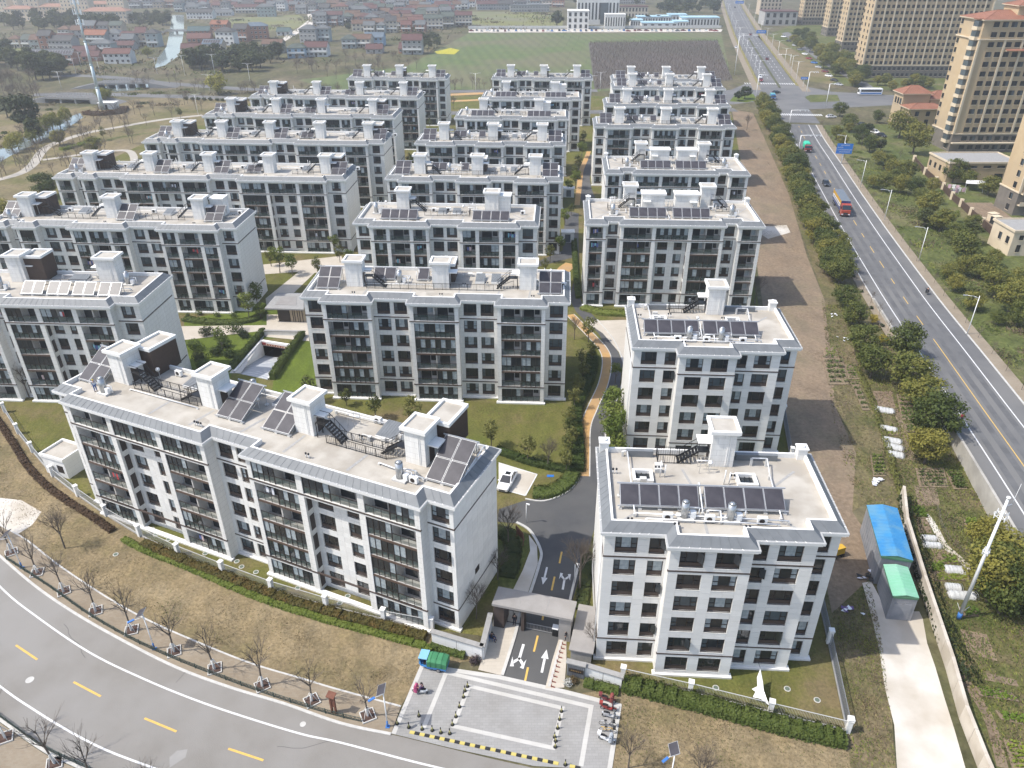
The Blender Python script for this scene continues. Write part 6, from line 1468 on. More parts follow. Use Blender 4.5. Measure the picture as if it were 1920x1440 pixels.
# white sail of cloth stretched on the corner lawn
T = lambda x, y, z: Vector(G(*z3(x, y), z))
pts = [T(437,880,2.4), T(450,950,1.6), T(455,1000,1.5), T(485,1085,1.7), T(440,1050,.9), T(395,1040,.7), T(410,1010,.8), T(390,995,.7), T(420,980,.9), T(418,930,1.4)]
o = pts[0].copy(); o.z = 0; bm = MB(); c = sum(pts, Vector())/len(pts)
for i in range(len(pts)): p, q = pts[i], pts[(i+1)%len(pts)]; bm.face([p-o, q-o, c-o]); bm.face([q-o+Vector((0,0,-.03)), p-o+Vector((0,0,-.03)), c-o+Vector((0,0,-.03))]); bm.face([p-o, p-o+Vector((0,0,-.03)), q-o+Vector((0,0,-.03)), q-o])
sail = thing('white_sheet', 'white pointed cloth sheet stretched over the corner lawn near the fence', 'sheet', o); bm.build('cloth', [mat('white_cloth', (.80,.80,.80), None, .8)], sail)
b = MB(); b.tube([pts[0]-o, pts[0]-o+Vector((-.3,1.2,.9))], .02, 5, 0); b.tube([pts[3]-o, G(1443,1337,1.9)-o], .02, 5, 0); b.cyl((pts[5]-o), (pts[5]-o) - Vector((.2,.1,pts[5].z)), .03, .03, 6, 0); b.cyl((pts[1]-o), (pts[1]-o) - Vector((0,0,pts[1].z)), .03, .03, 6, 0); b.build('ropes_and_pole', [M_black], sail)
# ------------------------------------------------------------------ right side: shed, walls, allotments, east road
def zs(x, y): return (1560 + x/5.333, 860 + y/5.333)
def z6(x, y): return (1280 + x/3, 480 + y/3)
def zu(x, y): return (1280 + x/3, y/3)
def z8(x, y): return (1480 + x/6.857, 180 + y/6.857)
def zr(x, y): return (1640 + x/6.857, 240 + y/6.857)
M_blueroof = mat('blue_sheet', (.035,.20,.43), (.05,.24,.46), .5, scale=.6, c3=(.10,.26,.40), s3=.5); M_greenroof = mat('green_sheet', (.20,.46,.30), (.23,.50,.34), .5, scale=.5, c3=(.26,.48,.36), s3=.3)
M_greenwall = mat('green_wall_sheet', (.06,.15,.09), (.08,.18,.11), .6, scale=1); M_greysheet = mat('grey_sheet_wall', (.17,.18,.20), (.22,.23,.25), .6, scale=.5, c3=(.28,.28,.29), s3=.4)
def shed(label, px4, z, rise, mr, mw, mg):
 A, B, C, D = [G(*p, z) for p in px4]; o = Vector((D.x, D.y, 0)); root = thing('sheet_metal_shed', label, 'shed', o)
 mid1, mid2 = (A+B)/2 + Vector((0,0,rise)), (C+D)/2 + Vector((0,0,rise)); b = MB()
 for p, q in ((A,D),(D,C),(C,B),(B,A)): b.face([(p.x-o.x,p.y-o.y,0),(q.x-o.x,q.y-o.y,0),(q.x-o.x,q.y-o.y,z),(p.x-o.x,p.y-o.y,z)], 0)
 b.face([D-o, C-o, mid2-o], 1); b.face([B-o, A-o, mid1-o], 1); n = 12
 for p, q in ((A,D),(D,C)):
  for i in range(1,n): c = p.lerp(q, i/n) - o; b.bar((c.x,c.y,.05),(c.x,c.y,z-.1),.05,.04,0)
 b.build('walls', [mw, mg], root)
 for s, (p, q) in enumerate((((A,D)),((B,C)))):
  n = 9
  for i in range(n):
   e0, e1 = p.lerp(q, i/n), p.lerp(q, (i+1)/n); m0, m1 = mid1.lerp(mid2, i/n), mid1.lerp(mid2, (i+1)/n); out = (e0 - m0)*.06; up = Vector((0,0,.04)); sh = (e1-e0)*.02; b = MB()
   Q = [e0+out+up, e1+out+up-sh, m1+up-sh, m0+up]; b.face([v-o for v in Q]); b.face([v-o-Vector((0,0,.05)) for v in reversed(Q)]); b.face([Q[0]-o, Q[1]-o, Q[1]-o-Vector((0,0,.05)), Q[0]-o-Vector((0,0,.05))])
   for k in range(1,4): b.bar(Q[0].lerp(Q[1],k/4)-o+Vector((0,0,.01)), Q[3].lerp(Q[2],k/4)-o+Vector((0,0,.01)), .05, .03)
   b.build('roof_sheet', [mr], root)
 b = MB()
 for p, q in ((A,D),(D,C),(C,B)): b.bar(p-o+Vector((0,0,-.12)), q-o+Vector((0,0,-.12)), .14, .26, 0)
 b.build('eave_trim', [mg], root)
 for k in (.33,.66): w = D.lerp(C,k) - o; b = MB(); dd = (C-D).normalized(); b.obox(Vector((w.x,w.y,1.3)), dd*.55, Vector((dd.y,-dd.x,0))*.04, Vector((0,0,1.2)), 0); b.build('door', [M_greysheet], root)
 return root
shed('long grey shed with a bright blue sheet roof beside the boundary wall', [zs(355,465), zs(645,495), zs(805,1020), zs(500,975)], 4.4, .35, M_blueroof, M_greysheet, M_greenwall)
shed('small grey shed with a pale green sheet roof below the blue one', [zs(520,1058), zs(752,1085), zs(865,1395), zs(615,1375)], 3.6, .25, M_greenroof, M_greysheet, M_greenwall)
M_bwall = mat('whitewashed_block', (.52,.47,.40), (.58,.53,.46), .9, scale=.6, c3=(.40,.35,.28), s3=.3)
wall_run('boundary_wall', 'long pale block boundary wall beside the concrete yard', [z3(1225,-80), z3(1243,100), z3(1340,430), z3(1402,620), z3(1490,890), z3(1565,1165), z3(1670,1440), z3(1720,1560)], 2.1, .35, M_bwall, False)
# retaining wall of the east road
wl_ = smooth_line([p for p in road_pts(-7.0)][1:7], 4); root = thing('retaining_wall', 'stained concrete retaining wall holding up the east road', 'wall', (wl_[0].x, wl_[0].y, 0)); o = wl_[0]
for p, q in zip(wl_, wl_[1:]):
 if p.z < .15: continue
 b = MB(); d = Vector((q.x-p.x, q.y-p.y, 0)).normalized(); r = Vector((-d.y, d.x, 0))*.18; P = lambda v, z, s: (v.x-o.x+r.x*s, v.y-o.y+r.y*s, z)
 for s0, s1 in ((1,1),(-1,-1)): b.face([P(p,0,s0),P(q,0,s0),P(q,q.z+.75,s0),P(p,p.z+.75,s0)])
 b.face([P(p,p.z+.75,-1),P(q,q.z+.75,-1),P(q,q.z+.75,1),P(p,p.z+.75,1)]); b.face([P(p,0,1),P(p,0,-1),P(p,p.z+.75,-1),P(p,p.z+.75,1)]); b.face([P(q,0,1),P(q,0,-1),P(q,q.z+.75,-1),P(q,q.z+.75,1)]); b.build('wall_panel', [M_retain], root)
# garden beds and tunnels
grnd = random.Random(5)
def bed(label, pts, m, h=.35, n=160, leaf=.13, group='vegetable beds in the allotments'):
 P = gl(pts); c = sum(P, Vector())/len(P); b = MB(); Q = [((p.x-c.x)*1.15, (p.y-c.y)*1.15) for p in P]; b.prism(Q, -.02, .12, 0)
 for i in range(n):
  u, v = grnd.random(), round(grnd.random()*5)/5 + grnd.uniform(-.05,.05); p = P[0].lerp(P[1],u).lerp(P[3].lerp(P[2],u), min(max(v,.02),.98)) - c; nn = Vector((grnd.uniform(-.8,.8), grnd.uniform(-.8,.8), 1)).normalized(); t = nn.cross(Vector((grnd.uniform(-1,1),grnd.uniform(-1,1),.1))).normalized(); w = nn.cross(t); a_ = leaf*grnd.uniform(.7,1.5); cc = Vector((p.x,p.y,.12+h*grnd.random())); b.face([cc-t*a_, cc-w*a_*.7, cc+t*a_, cc+w*a_*.7], 1)
 o = b.build('vegetable_bed', [M_soil, m], None, (c.x, c.y, .02)); tag(o, label, 'vegetable bed', group)
def rect(f, x0, y0, x1, y1, sk=0): return [f(x0, y0), f(x1, y0), f(x1+sk, y1), f(x0+sk, y1)]
for lab, r_, m, h, n, lf in (('large dark leafy bed between bare strip and track', rect(z6,790,570,890,715,35), L_hedge, .5, 420, .16), ('bright green bed beside the dark leafy bed', rect(z6,915,620,975,690,20), L_veg, .3, 200, .12), ('bright green bed left of the roadside camphor trees', rect(z6,1210,790,1290,915,25), L_veg, .35, 320, .13), ('low green bed just above the white tunnels', rect(z6,1250,950,1345,990,10), L_veg, .3, 160, .12), ('narrow green bed between two white tunnels', rect(z6,1112,978,1212,1008,5), L_veg, .25, 120, .1), ('long yellowish green patch beside the bare strip', rect(z6,800,520,860,560,10), L_veg, .2, 120, .12), ('green row by the dark soil path', rect(z6,950,720,985,860,60), L_hedge, .3, 240, .12), ('olive mound of greens near the blue shed', rect(z6,1060,1130,1120,1235,15), L_bright, .5, 300, .14),
 ('green bed at the top of the fenced allotment', rect(zs,790,495,900,590,50), L_veg, .4, 260, .13), ('square green bed beside the long white tunnel', rect(zs,985,1055,1105,1130,15), L_veg, .4, 200, .13), ('long lawn-green bed below the long white tunnel', rect(zs,1040,1150,1335,1220,10), L_veg, .15, 300, .10), ('sparse seedling bed in the middle of the allotment', rect(zs,1090,975,1240,1045,15), L_veg, .3, 90, .14), ('dark leafy bed against the retaining wall', rect(zs,1150,150,1270,300,70), L_hedge, .6, 420, .16), ('striped leafy rows by the retaining wall', rect(zs,850,110,1100,280,40), L_hedge, .4, 320, .13), ('tall green bed beside the leaning mast', rect(zs,1325,620,1420,720,20), L_veg, .5, 220, .14), ('loose green bed below the tall green bed', rect(zs,1400,850,1480,910,10), L_veg, .4, 140, .14),
 ('row-planted yellow green bed at the right edge', [(1832,1290),(1892,1300),(1905,1315),(1840,1305)], L_veg, .25, 220, .1), ('green patch at the bottom right corner', [(1885,1390),(1935,1400),(1950,1440),(1900,1440)], L_veg, .3, 260, .13), ('yellow green bed above the green corner patch', [(1870,1335),(1925,1345),(1930,1362),(1880,1350)], L_veg, .4, 160, .13), ('low green bed beneath the bare allotment trees', [(1800,1140),(1830,1142),(1836,1155),(1806,1156)], L_veg, .4, 140, .13)): bed(lab, r_, m, h, n, lf)
for q in (rect(zs,840,600,970,745,25), rect(zs,990,900,1150,1045,60), rect(zs,820,270,1040,470,40), rect(z6,1070,760,1180,850,10), [(1800,1180),(1850,1190),(1870,1240),(1815,1225)], [(1850,1262),(1905,1275),(1910,1288),(1846,1275)]): sheet('dug_plot', q, .035, M_soil)
path('garden_path', [zs(930,560), zs(1000,640), zs(1120,860), zs(1230,960), zs(1390,1110)], .9, .04, M_conc); path('garden_path', [z6(1150,790), z6(1210,900), z6(1270,1060), z6(1285,1150)], 1.0, .04, M_soil); path('garden_path', [(1790,1250),(1850,1340),(1880,1440)], 1.0, .04, M_soil)
M_plast = mat('milky_plastic', (.55,.56,.55), (.42,.42,.41), .35, scale=1.5, spec=.6)
def tunnel(label, a, c, w, h=.55):
 a = G(*a); c = G(*c); d = (c-a); L = d.length; root = thing('plastic_tunnel', label, 'plastic tunnel', a, math.atan2(d.y, d.x), 'low plastic tunnels in the allotments'); b = MB(); n = 8; st = []
 for i in range(13):
  k = 1 if 0 < i < 12 else .55; st.append([(L*i/12, math.cos(math.pi*j/n)*w/2*k, .02 + math.sin(math.pi*j/n)*h*k*(1-.06*(i%2))) for j in range(n+1)])
 for s0, s1 in zip(st, st[1:]):
  for j in range(n): b.face([s0[j], s0[j+1], s1[j+1], s1[j]], 0, True)
 b.face(st[0]); b.face(st[-1][::-1]); b.build('plastic_film', [M_plast], root)
 for i in range(0,13,2): h_ = MB(); h_.tube([(L*i/12, math.cos(math.pi*j/n)*(w/2+.02), math.sin(math.pi*j/n)*(h+.02)) for j in range(n+1)], .02, 4, 0); h_.build('hoop', [M_steel], root)
for i, (f, x0, y0, x1, y1, w, lab) in enumerate(((zs,885,800,1040,808,1.1,'short white plastic tunnel, upper of the pair near the fence'),(zs,905,868,1090,880,1.1,'short white plastic tunnel, lower of the pair near the fence'),(zs,1115,1110,1335,1130,1.5,'long milky plastic tunnel beside the square green bed'),(zs,1130,1285,1290,1300,1.2,'clear plastic tunnel half hidden by the white mast'),(zs,1155,1365,1440,1380,1.3,'long plastic tunnel crossing behind the white mast'),(z6,1110,965,1205,985,1.3,'topmost white plastic tunnel of the roadside stack'),(z6,1122,1032,1230,1052,1.5,'second white plastic tunnel of the roadside stack'),(z6,1140,1070,1240,1090,1.5,'third white plastic tunnel of the roadside stack'),(z6,1152,1112,1245,1130,1.5,'lowest white plastic tunnel of the roadside stack'),(z6,1080,862,1190,880,1.6,'grey plastic tunnel above the roadside stack'))): tunnel(lab, f(x0,y0), f(x1,y1), w)
def litter(label, p, n=9, s=.5, cols=None):
 v = G(*p); b = MB()
 for i in range(n):
  c = Vector((grnd.uniform(-1,1), grnd.uniform(-.8,.8), .12)); Q = [c + Vector((math.cos(k*1.57+i)*s*grnd.uniform(.5,1.2), math.sin(k*1.57+i)*s*grnd.uniform(.4,1), grnd.uniform(0,.35))) for k in range(4)]; b.face(Q, i % 3 == 0); b.face([q - Vector((0,0,.04)) for q in reversed(Q)], i % 3 == 0)
 o = b.build('rubbish_heap', cols or [M_cloth[0], MATS['white_cloth']], None, (v.x, v.y, .02)); tag(o, label, 'rubbish')
litter('heap of white plastic sheets on the weedy ground above the blue shed', (1648,905)); litter('white and purple rubbish on the track beside the nearest block', (1600,1150), 7, .4, [mat('purple_bag', (.14,.08,.22), None, .6), MATS['white_cloth']]); litter('dark rubbish pile in the shade left of the grey shed', (1622,1082), 10, .4, [M_blackp, M_cloth[0]]); litter('white sack beside the camphor trees', (1580,637), 5, .35); litter('small white sheet by the bare strip', (1563,592), 4, .3)
hedge('brush_row', 'ragged brown and green brush row behind the boundary wall', [z3(1255,-60), z3(1290,150), z3(1375,420), z3(1440,600), z3(1510,780), z3(1580,900), z3(1620,1000)], 2.2, 1.3, L_dark, .6, 46, .18); hedge('brush_row', 'ragged dark brush row along the weedy strip and tracks', [z6(980,640), z6(1040,760), z6(1100,920), z6(1150,1080), z6(1200,1250), z6(1240,1380)], .9, .7, L_young, .6, 34, .15)
hedge('brush_row', 'reddish brush edging the foot of the tree row', [z6(770,0), z6(860,150), z6(900,300), z6(960,460), z6(1010,640)], 1.0, .7, L_young, .6, 24, .15)
def stick_fence(label, pts, h=1.1):
 l = resample(gl(pts), .45); root = thing('stick_fence', label, 'fence', (l[0].x, l[0].y, 0)); o = l[0]
 for i, p in enumerate(l): b = MB(); b.cyl((0,0,0), (grnd.uniform(-.12,.12), grnd.uniform(-.12,.12), h*grnd.uniform(.7,1.15)), .028, .02, 4, 0); b.build('stick', [M_twig2], root, (p.x-o.x, p.y-o.y, 0))
 for zz in (.4,.85): b = MB(); b.tube([(p.x-o.x, p.y-o.y, zz) for p in l[::3]], .015, 4, 0); b.build('tie_rail', [M_twig2], root)
stick_fence('rough stick fence winding through the allotments', [zs(1040,520), zs(1090,700), zs(1150,820), zs(1260,920), zs(1370,1000), zs(1500,1090)])
# white mast leaning out of the allotments (vertical in life)
v = G(1797,1160); root = thing('camera_mast', 'tall white mast with ladder brackets rising from the allotments', 'mast', (v.x, v.y, 0))
b = MB(); b.cyl((0,0,.9),(0,0,17.4),.21,.13,14,0); b.build('pole', [P_white], root); b = MB(); b.cyl((0,0,0),(0,0,.95),.26,.24,14,0); b.build('pole_base', [P_blue], root); b = MB(); b.cyl((0,0,17.4),(0,0,17.6),.2,.2,12,0); b.build('mast_cap', [P_white], root)
for zz, rr in ((15.2,.7),(10.2,.35)):
 b = MB(); b.tube([(math.cos(k*math.pi/4)*rr, math.sin(k*math.pi/4)*rr, zz) for k in range(9)], .03, 5, 0)
 for k in range(0,8,2): b.bar((0,0,zz), (math.cos(k*math.pi/4)*rr, math.sin(k*math.pi/4)*rr, zz), .04,.04,0); b.bar((math.cos(k*math.pi/4)*rr, math.sin(k*math.pi/4)*rr, zz-.35),(math.cos(k*math.pi/4)*rr, math.sin(k*math.pi/4)*rr, zz+.35),.08,.06,0)
 b.build('antenna_ring', [P_white], root)
b = MB(); b.bar((0,0,16.4),(.7,.1,16.6),.04,.04,0); b.cyl((.7,.1,16.3),(.8,.1,19.2),.025,.015,6,0); b.build('lightning_rod', [P_white], root)
for k in range(3): b = MB(); a_ = k*2.1; b.bar((math.cos(a_)*.2,math.sin(a_)*.2,1.2),(math.cos(a_)*.7,math.sin(a_)*.7,1.9),.04,.04,0); b.build('bracket', [P_white], root)
# trees
GT = 'camphor trees between the bare strip and the east road'
l = [G(x, y) for x, y in ((1428,205),(1452,262),(1480,330),(1510,410),(1540,480),(1560,530))]
for i, p in enumerate(resample(l, 4.3)):
 q = p + Vector((trnd.uniform(-1.0,1.2), trnd.uniform(-.8,.8), 0)); tree('camphor', q, trnd.uniform(.85,1.25), 'dense camphor tree in the row left of the east road, %s from the crossroads' % nth(i+1), GT)
 if i % 2: tree('camphor', q + Vector((3.2, .5, 0)), trnd.uniform(.7,.95), 'smaller camphor tree on the kerb side of the dense row, %s from the crossroads' % nth(i//2+1), GT)
for (x, y), s, lab in (((890,85),1.0,'round camphor tree at the near end of the dense row'), ((925,215),1.0,'camphor tree above the orange-tinted one'), ((970,320),.95,'orange-tinted camphor tree beside the yellow rape bush'), ((1030,450),1.15,'broad camphor tree left of the yellow bush'), ((1250,480),1.2,'large camphor tree touching the edge of the east road'), ((1080,590),1.05,'brownish camphor tree in the middle of the roadside clump'), ((1290,620),1.35,'widest camphor tree of the roadside clump'), ((1360,740),1.25,'camphor tree overhanging the kerb above the motorcyclist'), ((1430,890),1.4,'camphor tree next to the red motorcyclist'), ((1390,1060),1.05,'camphor tree at the end of the retaining wall')):
 c = G(*z6(x,y), 3.2*s); tree('camphor', (c.x, c.y, 0), s, lab)
for (x, y), s in (((1075,355),.55), ((1130,470),.6)): c = G(*z6(x,y), 1.1); tree('yellow', (c.x, c.y, 0), s, 'yellow flowering rape bush among the roadside camphor trees', 'yellow rape bushes by the roadside')
for (x, y), s, lab in ((zs(1650,1200),1.15,'dark camphor tree at the right edge just right of the white mast'), (zs(1790,1130),1.2,'dark camphor tree at the very right edge, middle of three'), (zs(1760,1330),1.05,'lowest of three camphor trees at the right edge beside the mast'), (zs(1640,1010),.95,'camphor tree behind the white mast above the allotment'), (zs(1820,950),1.2,'camphor tree by the lower retaining wall at the right edge'), (zs(1560,760),.8,'small brownish tree by the lower retaining wall')): c = G(x, y, 3.2*s); tree('camphor', (c.x, c.y, 0), s, lab)
GE = 'camphor trees on the green east of the road'
EAST = [((890,610),1.15),((935,690),1.0),((870,745),.9),((1000,760),1.1),((1060,805),1.1),((900,790),.8),((1100,660),.8),((1110,880),.9),((1150,905),.9),((1190,960),1.0),((1260,975),1.1),((1080,1015),.8),((1130,1030),.9),((1230,1040),.9),((1310,1050),.9),((1200,1000),.8),((1340,1090),.8),((1390,1150),1.15),((1460,1240),1.05),((1535,1310),1.0),((1590,1400),1.2),((1330,620),.0)]
for i, ((x, y), s) in enumerate(sorted(EAST, key=lambda e: e[0][1])):
 if s: c = G(*zu(x,y), 3.0*s); tree('camphor', (c.x, c.y, 0), s*1.05, 'camphor tree on the green strip east of the road, %s from the crossroads' % nth(i), GE)
for i, ((x, y), s) in enumerate((((1690,50),1.1),((1775,150),1.2),((1860,230),1.15),((1640,250),.75),((1500,80),.7),((1910,120),1.0),((1580,60),.8),((1540,150),.7),((1780,340),.6),((1900,330),.9))): c = G(*z6(x,y), 3.0*s); tree('camphor', (c.x, c.y, 0), s, 'camphor tree in the lower clump on the green right of the nearest road lamps', 'camphor trees in the lower clump on the green')
for (x, y), s, lab in (((1235,690),1.7,'big dark camphor tree left of the tiled gatehouse'), ((1320,770),1.8,'biggest dark camphor tree beside the flat-roofed service building'), ((1540,950),1.3,'camphor tree in front of the flat-roofed service building'), ((1610,990),.9,'smaller camphor tree in front of the flat-roofed service building'), ((1735,1030),1.1,'camphor tree near the beige tower on the right edge')): c = G(*zu(x,y), 3.4*s); tree('camphor', (c.x, c.y, 0), s, lab)
erd = random.Random(8)
for i in range(46):
 t = erd.random(); a = Vector((1590 + 300*t, 235 + 300*t, 0)); x, y = a.x + erd.uniform(-25,45)*(.5+t), a.y + erd.uniform(-22,25)*(.5+t); c = G(x, y, 1.5)
 if c.x - 9 < 75 + (c.y-90)*.19 + 3.5 or x > 1735 and y < 350: continue
 k = erd.choice(['camphor','camphor','camphor','dark','bright','bare_fine']); tree(k, (c.x, c.y, 0), erd.uniform(.5,.85), {'camphor':'smaller camphor','dark':'small dark evergreen','bright':'small fresh green tree','bare_fine':'small bare tree'}[k] + ' filling the gaps on the green east of the road', 'small trees on the green east of the road')
# bare saplings along both kerbs of the east road
for off, lab in ((-7.8,'thin bare sapling along the left kerb of the east road'), (8.6,'thin bare sapling along the right kerb of the east road')):
 for i, p in enumerate(resample(road_pts(off)[4:], 7.0)): tree('bare_fine', (p.x, p.y, p.z+.05), .42, lab + ', %s from the camera end' % nth(i+1), lab.replace('thin bare sapling','bare saplings'))
for i, p in enumerate(resample(road_pts(-8.4)[5:], 9.0)): shrub('shrub', 'dark round shrub at the left kerb of the east road, %s from camera' % nth(i+1), (p.x, p.y, p.z), .55, .8, L_dark, 90, .14, 'shrub', 'small round shrubs at the left kerb', False)
# street lamps
def street_lamp(p, label, h=8.5, rz=0.0, arms=1, group='white road lamps along the east road'):
 v = G(*p) if len(p) == 2 else Vector(p); root = thing('street_lamp', label, 'street lamp', (v.x, v.y, v.z), rz, group); b = MB(); b.cyl((0,0,0),(0,0,h),.11,.06,8,0); b.build('pole', [P_white], root)
 for s in ((-1,) if arms == 1 else (-1,1)):
  b = MB(); b.tube([(0,0,h-.5),(s*.9,0,h-.15),(s*2.2,0,h-.05)], .045, 5, 0); b.bar((0,0,h-1.1),(s*1.0,0,h-.15),.03,.03,0); b.build('arm', [P_white], root); b = MB(); b.obox((s*2.5,0,h-.05),(.38,0,.01),(0,.14,0),(0,0,.06),0); b.build('lamp_head', [M_alu], root)
for i, (p, lab) in enumerate((((1658,413),'white road lamp with one arm beside the big container truck'),((1613,352),'white road lamp with one arm beside the dark car'),((1577,300),'white road lamp with one arm behind the blue road sign'),((1722,490),'white road lamp with one arm right of the lower east road bend'),((1812,630),'white road lamp with one arm nearest on the east kerb'))): street_lamp(p, lab, 8.5, R(-10))
for i, k in enumerate(range(22, 60, 3)):
 p = fr[k]; d = (fr[k+1]-fr[k]).normalized(); r = Vector((d.y,-d.x,0))
 for s in (-1,1): q = p + r*s*9.9; street_lamp((q.x,q.y,0), 'white double-arm lamp on the %s of the wide road, %s beyond the crossroads' % ('left' if s < 0 else 'right', nth(i+1)), 11, math.atan2(r.y,r.x), 2, 'double-arm lamps lining the wide north road')
def gantry(p, label, arm, h=6.5, rz=0.0):
 v = G(*p); root = thing('camera_gantry', label, 'gantry', (v.x, v.y, 0), rz); b = MB(); b.cyl((0,0,0),(0,0,h),.16,.12,8,0); b.build('pole', [P_white], root); b = MB(); b.tube([(0,0,h-.1),(arm,0,h)], .09, 6, 0); b.build('arm', [P_white], root)
 for k in (.5,.8,1.0): b = MB(); b.box(arm*k-.15,-.3,h-.45,arm*k+.15,.2,h-.15,0); b.build('camera', [P_white], root)
gantry((1496,288), 'white L-shaped camera gantry over the small green truck', 7.0); gantry((1479,237), 'white L-shaped camera gantry before the zebra crossing', 7.0); gantry((1480,125), 'white L-shaped camera gantry on the far road right side', -7.5, 7)
for p, lab, h in (((1416,190),'tall white signal pole on the left corner island',12), ((1510,184),'tall white signal pole on the right corner island',12), ((1548,200),'tall white signal pole at the right kerb of the crossroads',10), ((1377,140),'tall white lamp mast beside the nursery plot',20)): gantry(p, lab, 4.0 if h < 20 else 1.0, h)
v = G(1577,308); root = thing('direction_sign', 'big blue direction sign on a white pole beside the east road', 'road sign', (v.x, v.y, 0), R(-8)); b = MB(); b.cyl((0,0,0),(0,0,7.2),.18,.14,8,0); b.build('pole', [P_white], root); b = MB(); b.box(-2.6,-.25,3.6,2.6,-.17,7.0,0); b.build('sign_board', [mat('sign_blue', (.02,.16,.52), None, .5)], root)
b = MB()
for z0, x0, x1 in ((6.35,-1.2,1.6),(5.6,-2.2,-.6),(4.85,-2.2,2.2),(4.15,-1.6,1.9)):
 x = x0
 while x < x1: w = .22; b.box(x,-.27,z0,x+w,-.255,z0+.09,0); b.box(x+.08,-.27,z0-.12,x+.14,-.255,z0+.3,0); b.box(x,-.27,z0+.22,x+w*.8,-.255,z0+.3,0); x += .36
b.build('sign_lettering', [M_white_paint], root)
def small_sign(p, label, w=1.8, h=1.2, z=4.2):
 v = G(*p); root = thing('blue_road_sign', label, 'road sign', (v.x, v.y, 0), R(-5)); b = MB(); b.cyl((0,0,0),(0,0,z+h),.08,.08,6,0); b.build('pole', [P_white], root); b = MB(); b.box(-w,-.2,z,w,-.12,z+h,0); b.build('sign_board', [MATS['sign_blue']], root); b = MB()
 for k in range(5): b.box(-w*.7+k*w*.3,-.22,z+h*.35,-w*.7+k*w*.3+w*.16,-.205,z+h*.65,0)
 b.build('sign_lettering', [M_white_paint], root)
small_sign((1505,165), 'small blue sign at the right corner of the far zebra crossing'); small_sign((1425,76), 'blue overhead sign on the far wide road', 3.6, 2.2, 5); small_sign((1385,18), 'tiny blue sign at the far end of the wide road', 4.5, 2.5, 6)
# vehicles on the east road
def on_road(y, off):
 L = road_pts(off); 
 for p, q in zip(L, L[1:]):
  if p.y <= y <= q.y: t = (y-p.y)/(q.y-p.y); d = (q-p).normalized(); return p.lerp(q,t), math.atan2(d.y,d.x)
def truck(label, p, head, cabm, L, box_mats, tarp=False, name='truck', cat='truck', Wd=2.5, Hb=2.7, cl=2.0, ch=2.9):
 root = thing(name, label, cat, (p.x, p.y, p.z+.04), head); hw = Wd/2; x0 = L/2
 b = MB(); loft(b, [(x0-cl, [(-hw,.8),(hw,.8),(hw,ch),(-hw,ch)]), (x0-.55, [(-hw,.7),(hw,.7),(hw,ch),(-hw,ch)]), (x0-.18, [(-hw,.5),(hw,.5),(hw*.97,ch*.60),(-hw*.97,ch*.60)]), (x0, [(-hw*.96,.45),(hw*.96,.45),(hw*.94,ch*.56),(-hw*.94,ch*.56)])], 0); b.build('cab', [cabm], root)
 b = MB(); b.obox((x0-.33,0,ch*.79),(.19,0,-ch*.17),(0,hw*.90,0),(.03,0,.015),0)
 for s in (-1,1): b.box(x0-1.15,s*hw*.985,ch*.58,x0-.45,s*(hw+.012),ch*.88,0)
 b.build('windscreen', [M_carglass], root)
 for s in (-1,1): b = MB(); b.box(x0-.02,s*hw*.55,.65,x0+.03,s*hw*.9,.9,0); b.build('headlight', [M_lamp], root); b = MB(); b.box(x0-.5,s*hw,ch*.62,x0-.38,s*(hw+.25),ch*.86,0); b.build('mirror', [M_blackp], root)
 b = MB(); b.box(x0-.02,-hw*.5,.7,x0+.025,hw*.5,1.25,0); b.box(x0-.02,-hw*.95,.38,x0+.05,hw*.95,.6,0); b.build('grille', [M_blackp], root)
 b = MB(); b.box(-x0,-.45,.75,x0-.5,.45,1.05,0); b.build('chassis', [M_blackp], root)
 xb1 = x0 - cl - .35; b = MB()
 if tarp:
  st = [(x, [(-hw,1.05),(hw,1.05),(hw,1.05+Hb*.7*k),(hw*.6,1.05+Hb*k),(-hw*.6,1.05+Hb*k),(-hw,1.05+Hb*.7*k)]) for x, k in ((-x0,.92),(-x0*.4,1.0),(x0*.1,.96),(xb1,.93))]; loft(b, st, 0); b.build('tarpaulin', box_mats, root)
 else: b.box(-x0,-hw,1.1,xb1,hw,1.1+Hb,0); b.build('container', box_mats[:1], root)
 for x in ([x0-cl*.55,-x0+1.0,-x0+2.1] if L < 9 else [x0-1.2,x0-3.4,-x0+1.2,-x0+2.4,-x0+3.6]):
  for s in (-1,1): add_wheel(root, x, s*(hw-.18), .48, .3)
 return root, xb1
p, a_ = on_road(213, -1.9); P_dblue = paint('container_blue', (.018,.035,.14)); root, xb = truck('red lorry hauling a blue container with a yellow and white side', p, a_ + math.pi, paint('lorry_red', (.36,.055,.025)), 14.5, [P_dblue], Hb=2.7, cl=2.1, ch=3.3)
x0 = 7.25; hw = 1.25
for s in (-1,1): b = MB(); b.box(-x0+.02, s*(hw+.004), 2.5, xb-.02, s*(hw+.03), 3.78, 0); b.build('side_stripe', [paint('stripe_yellow', (.60,.33,.02))], root); b = MB(); b.box(-x0+.5, s*(hw+.031), 1.95, xb-.8, s*(hw+.045), 2.85, 0); b.build('side_panel', [P_white], root)
b = MB(); b.box(-x0+.02,-hw+.02,3.80,xb-.02,hw-.02,3.83,0); b.build('container_roof', [P_grey], root)
for s in (-1,1):
 b = MB(); x = -x0+1.4
 while x < xb-1.6: b.box(x, s*(hw+.046), 2.2, x+.42, s*(hw+.055), 2.62, 0); x += .75
 b.build('side_lettering', [P_dblue], root)
p, a_ = on_road(283, -2.0); truck('small red truck with a bright green tarpaulin on the east road', p, a_ + math.pi, P_red, 7.0, [mat('jade_tarp', (.03,.42,.26), (.04,.46,.30), .6, scale=1)], True, Wd=2.3, Hb=1.9, ch=2.5)
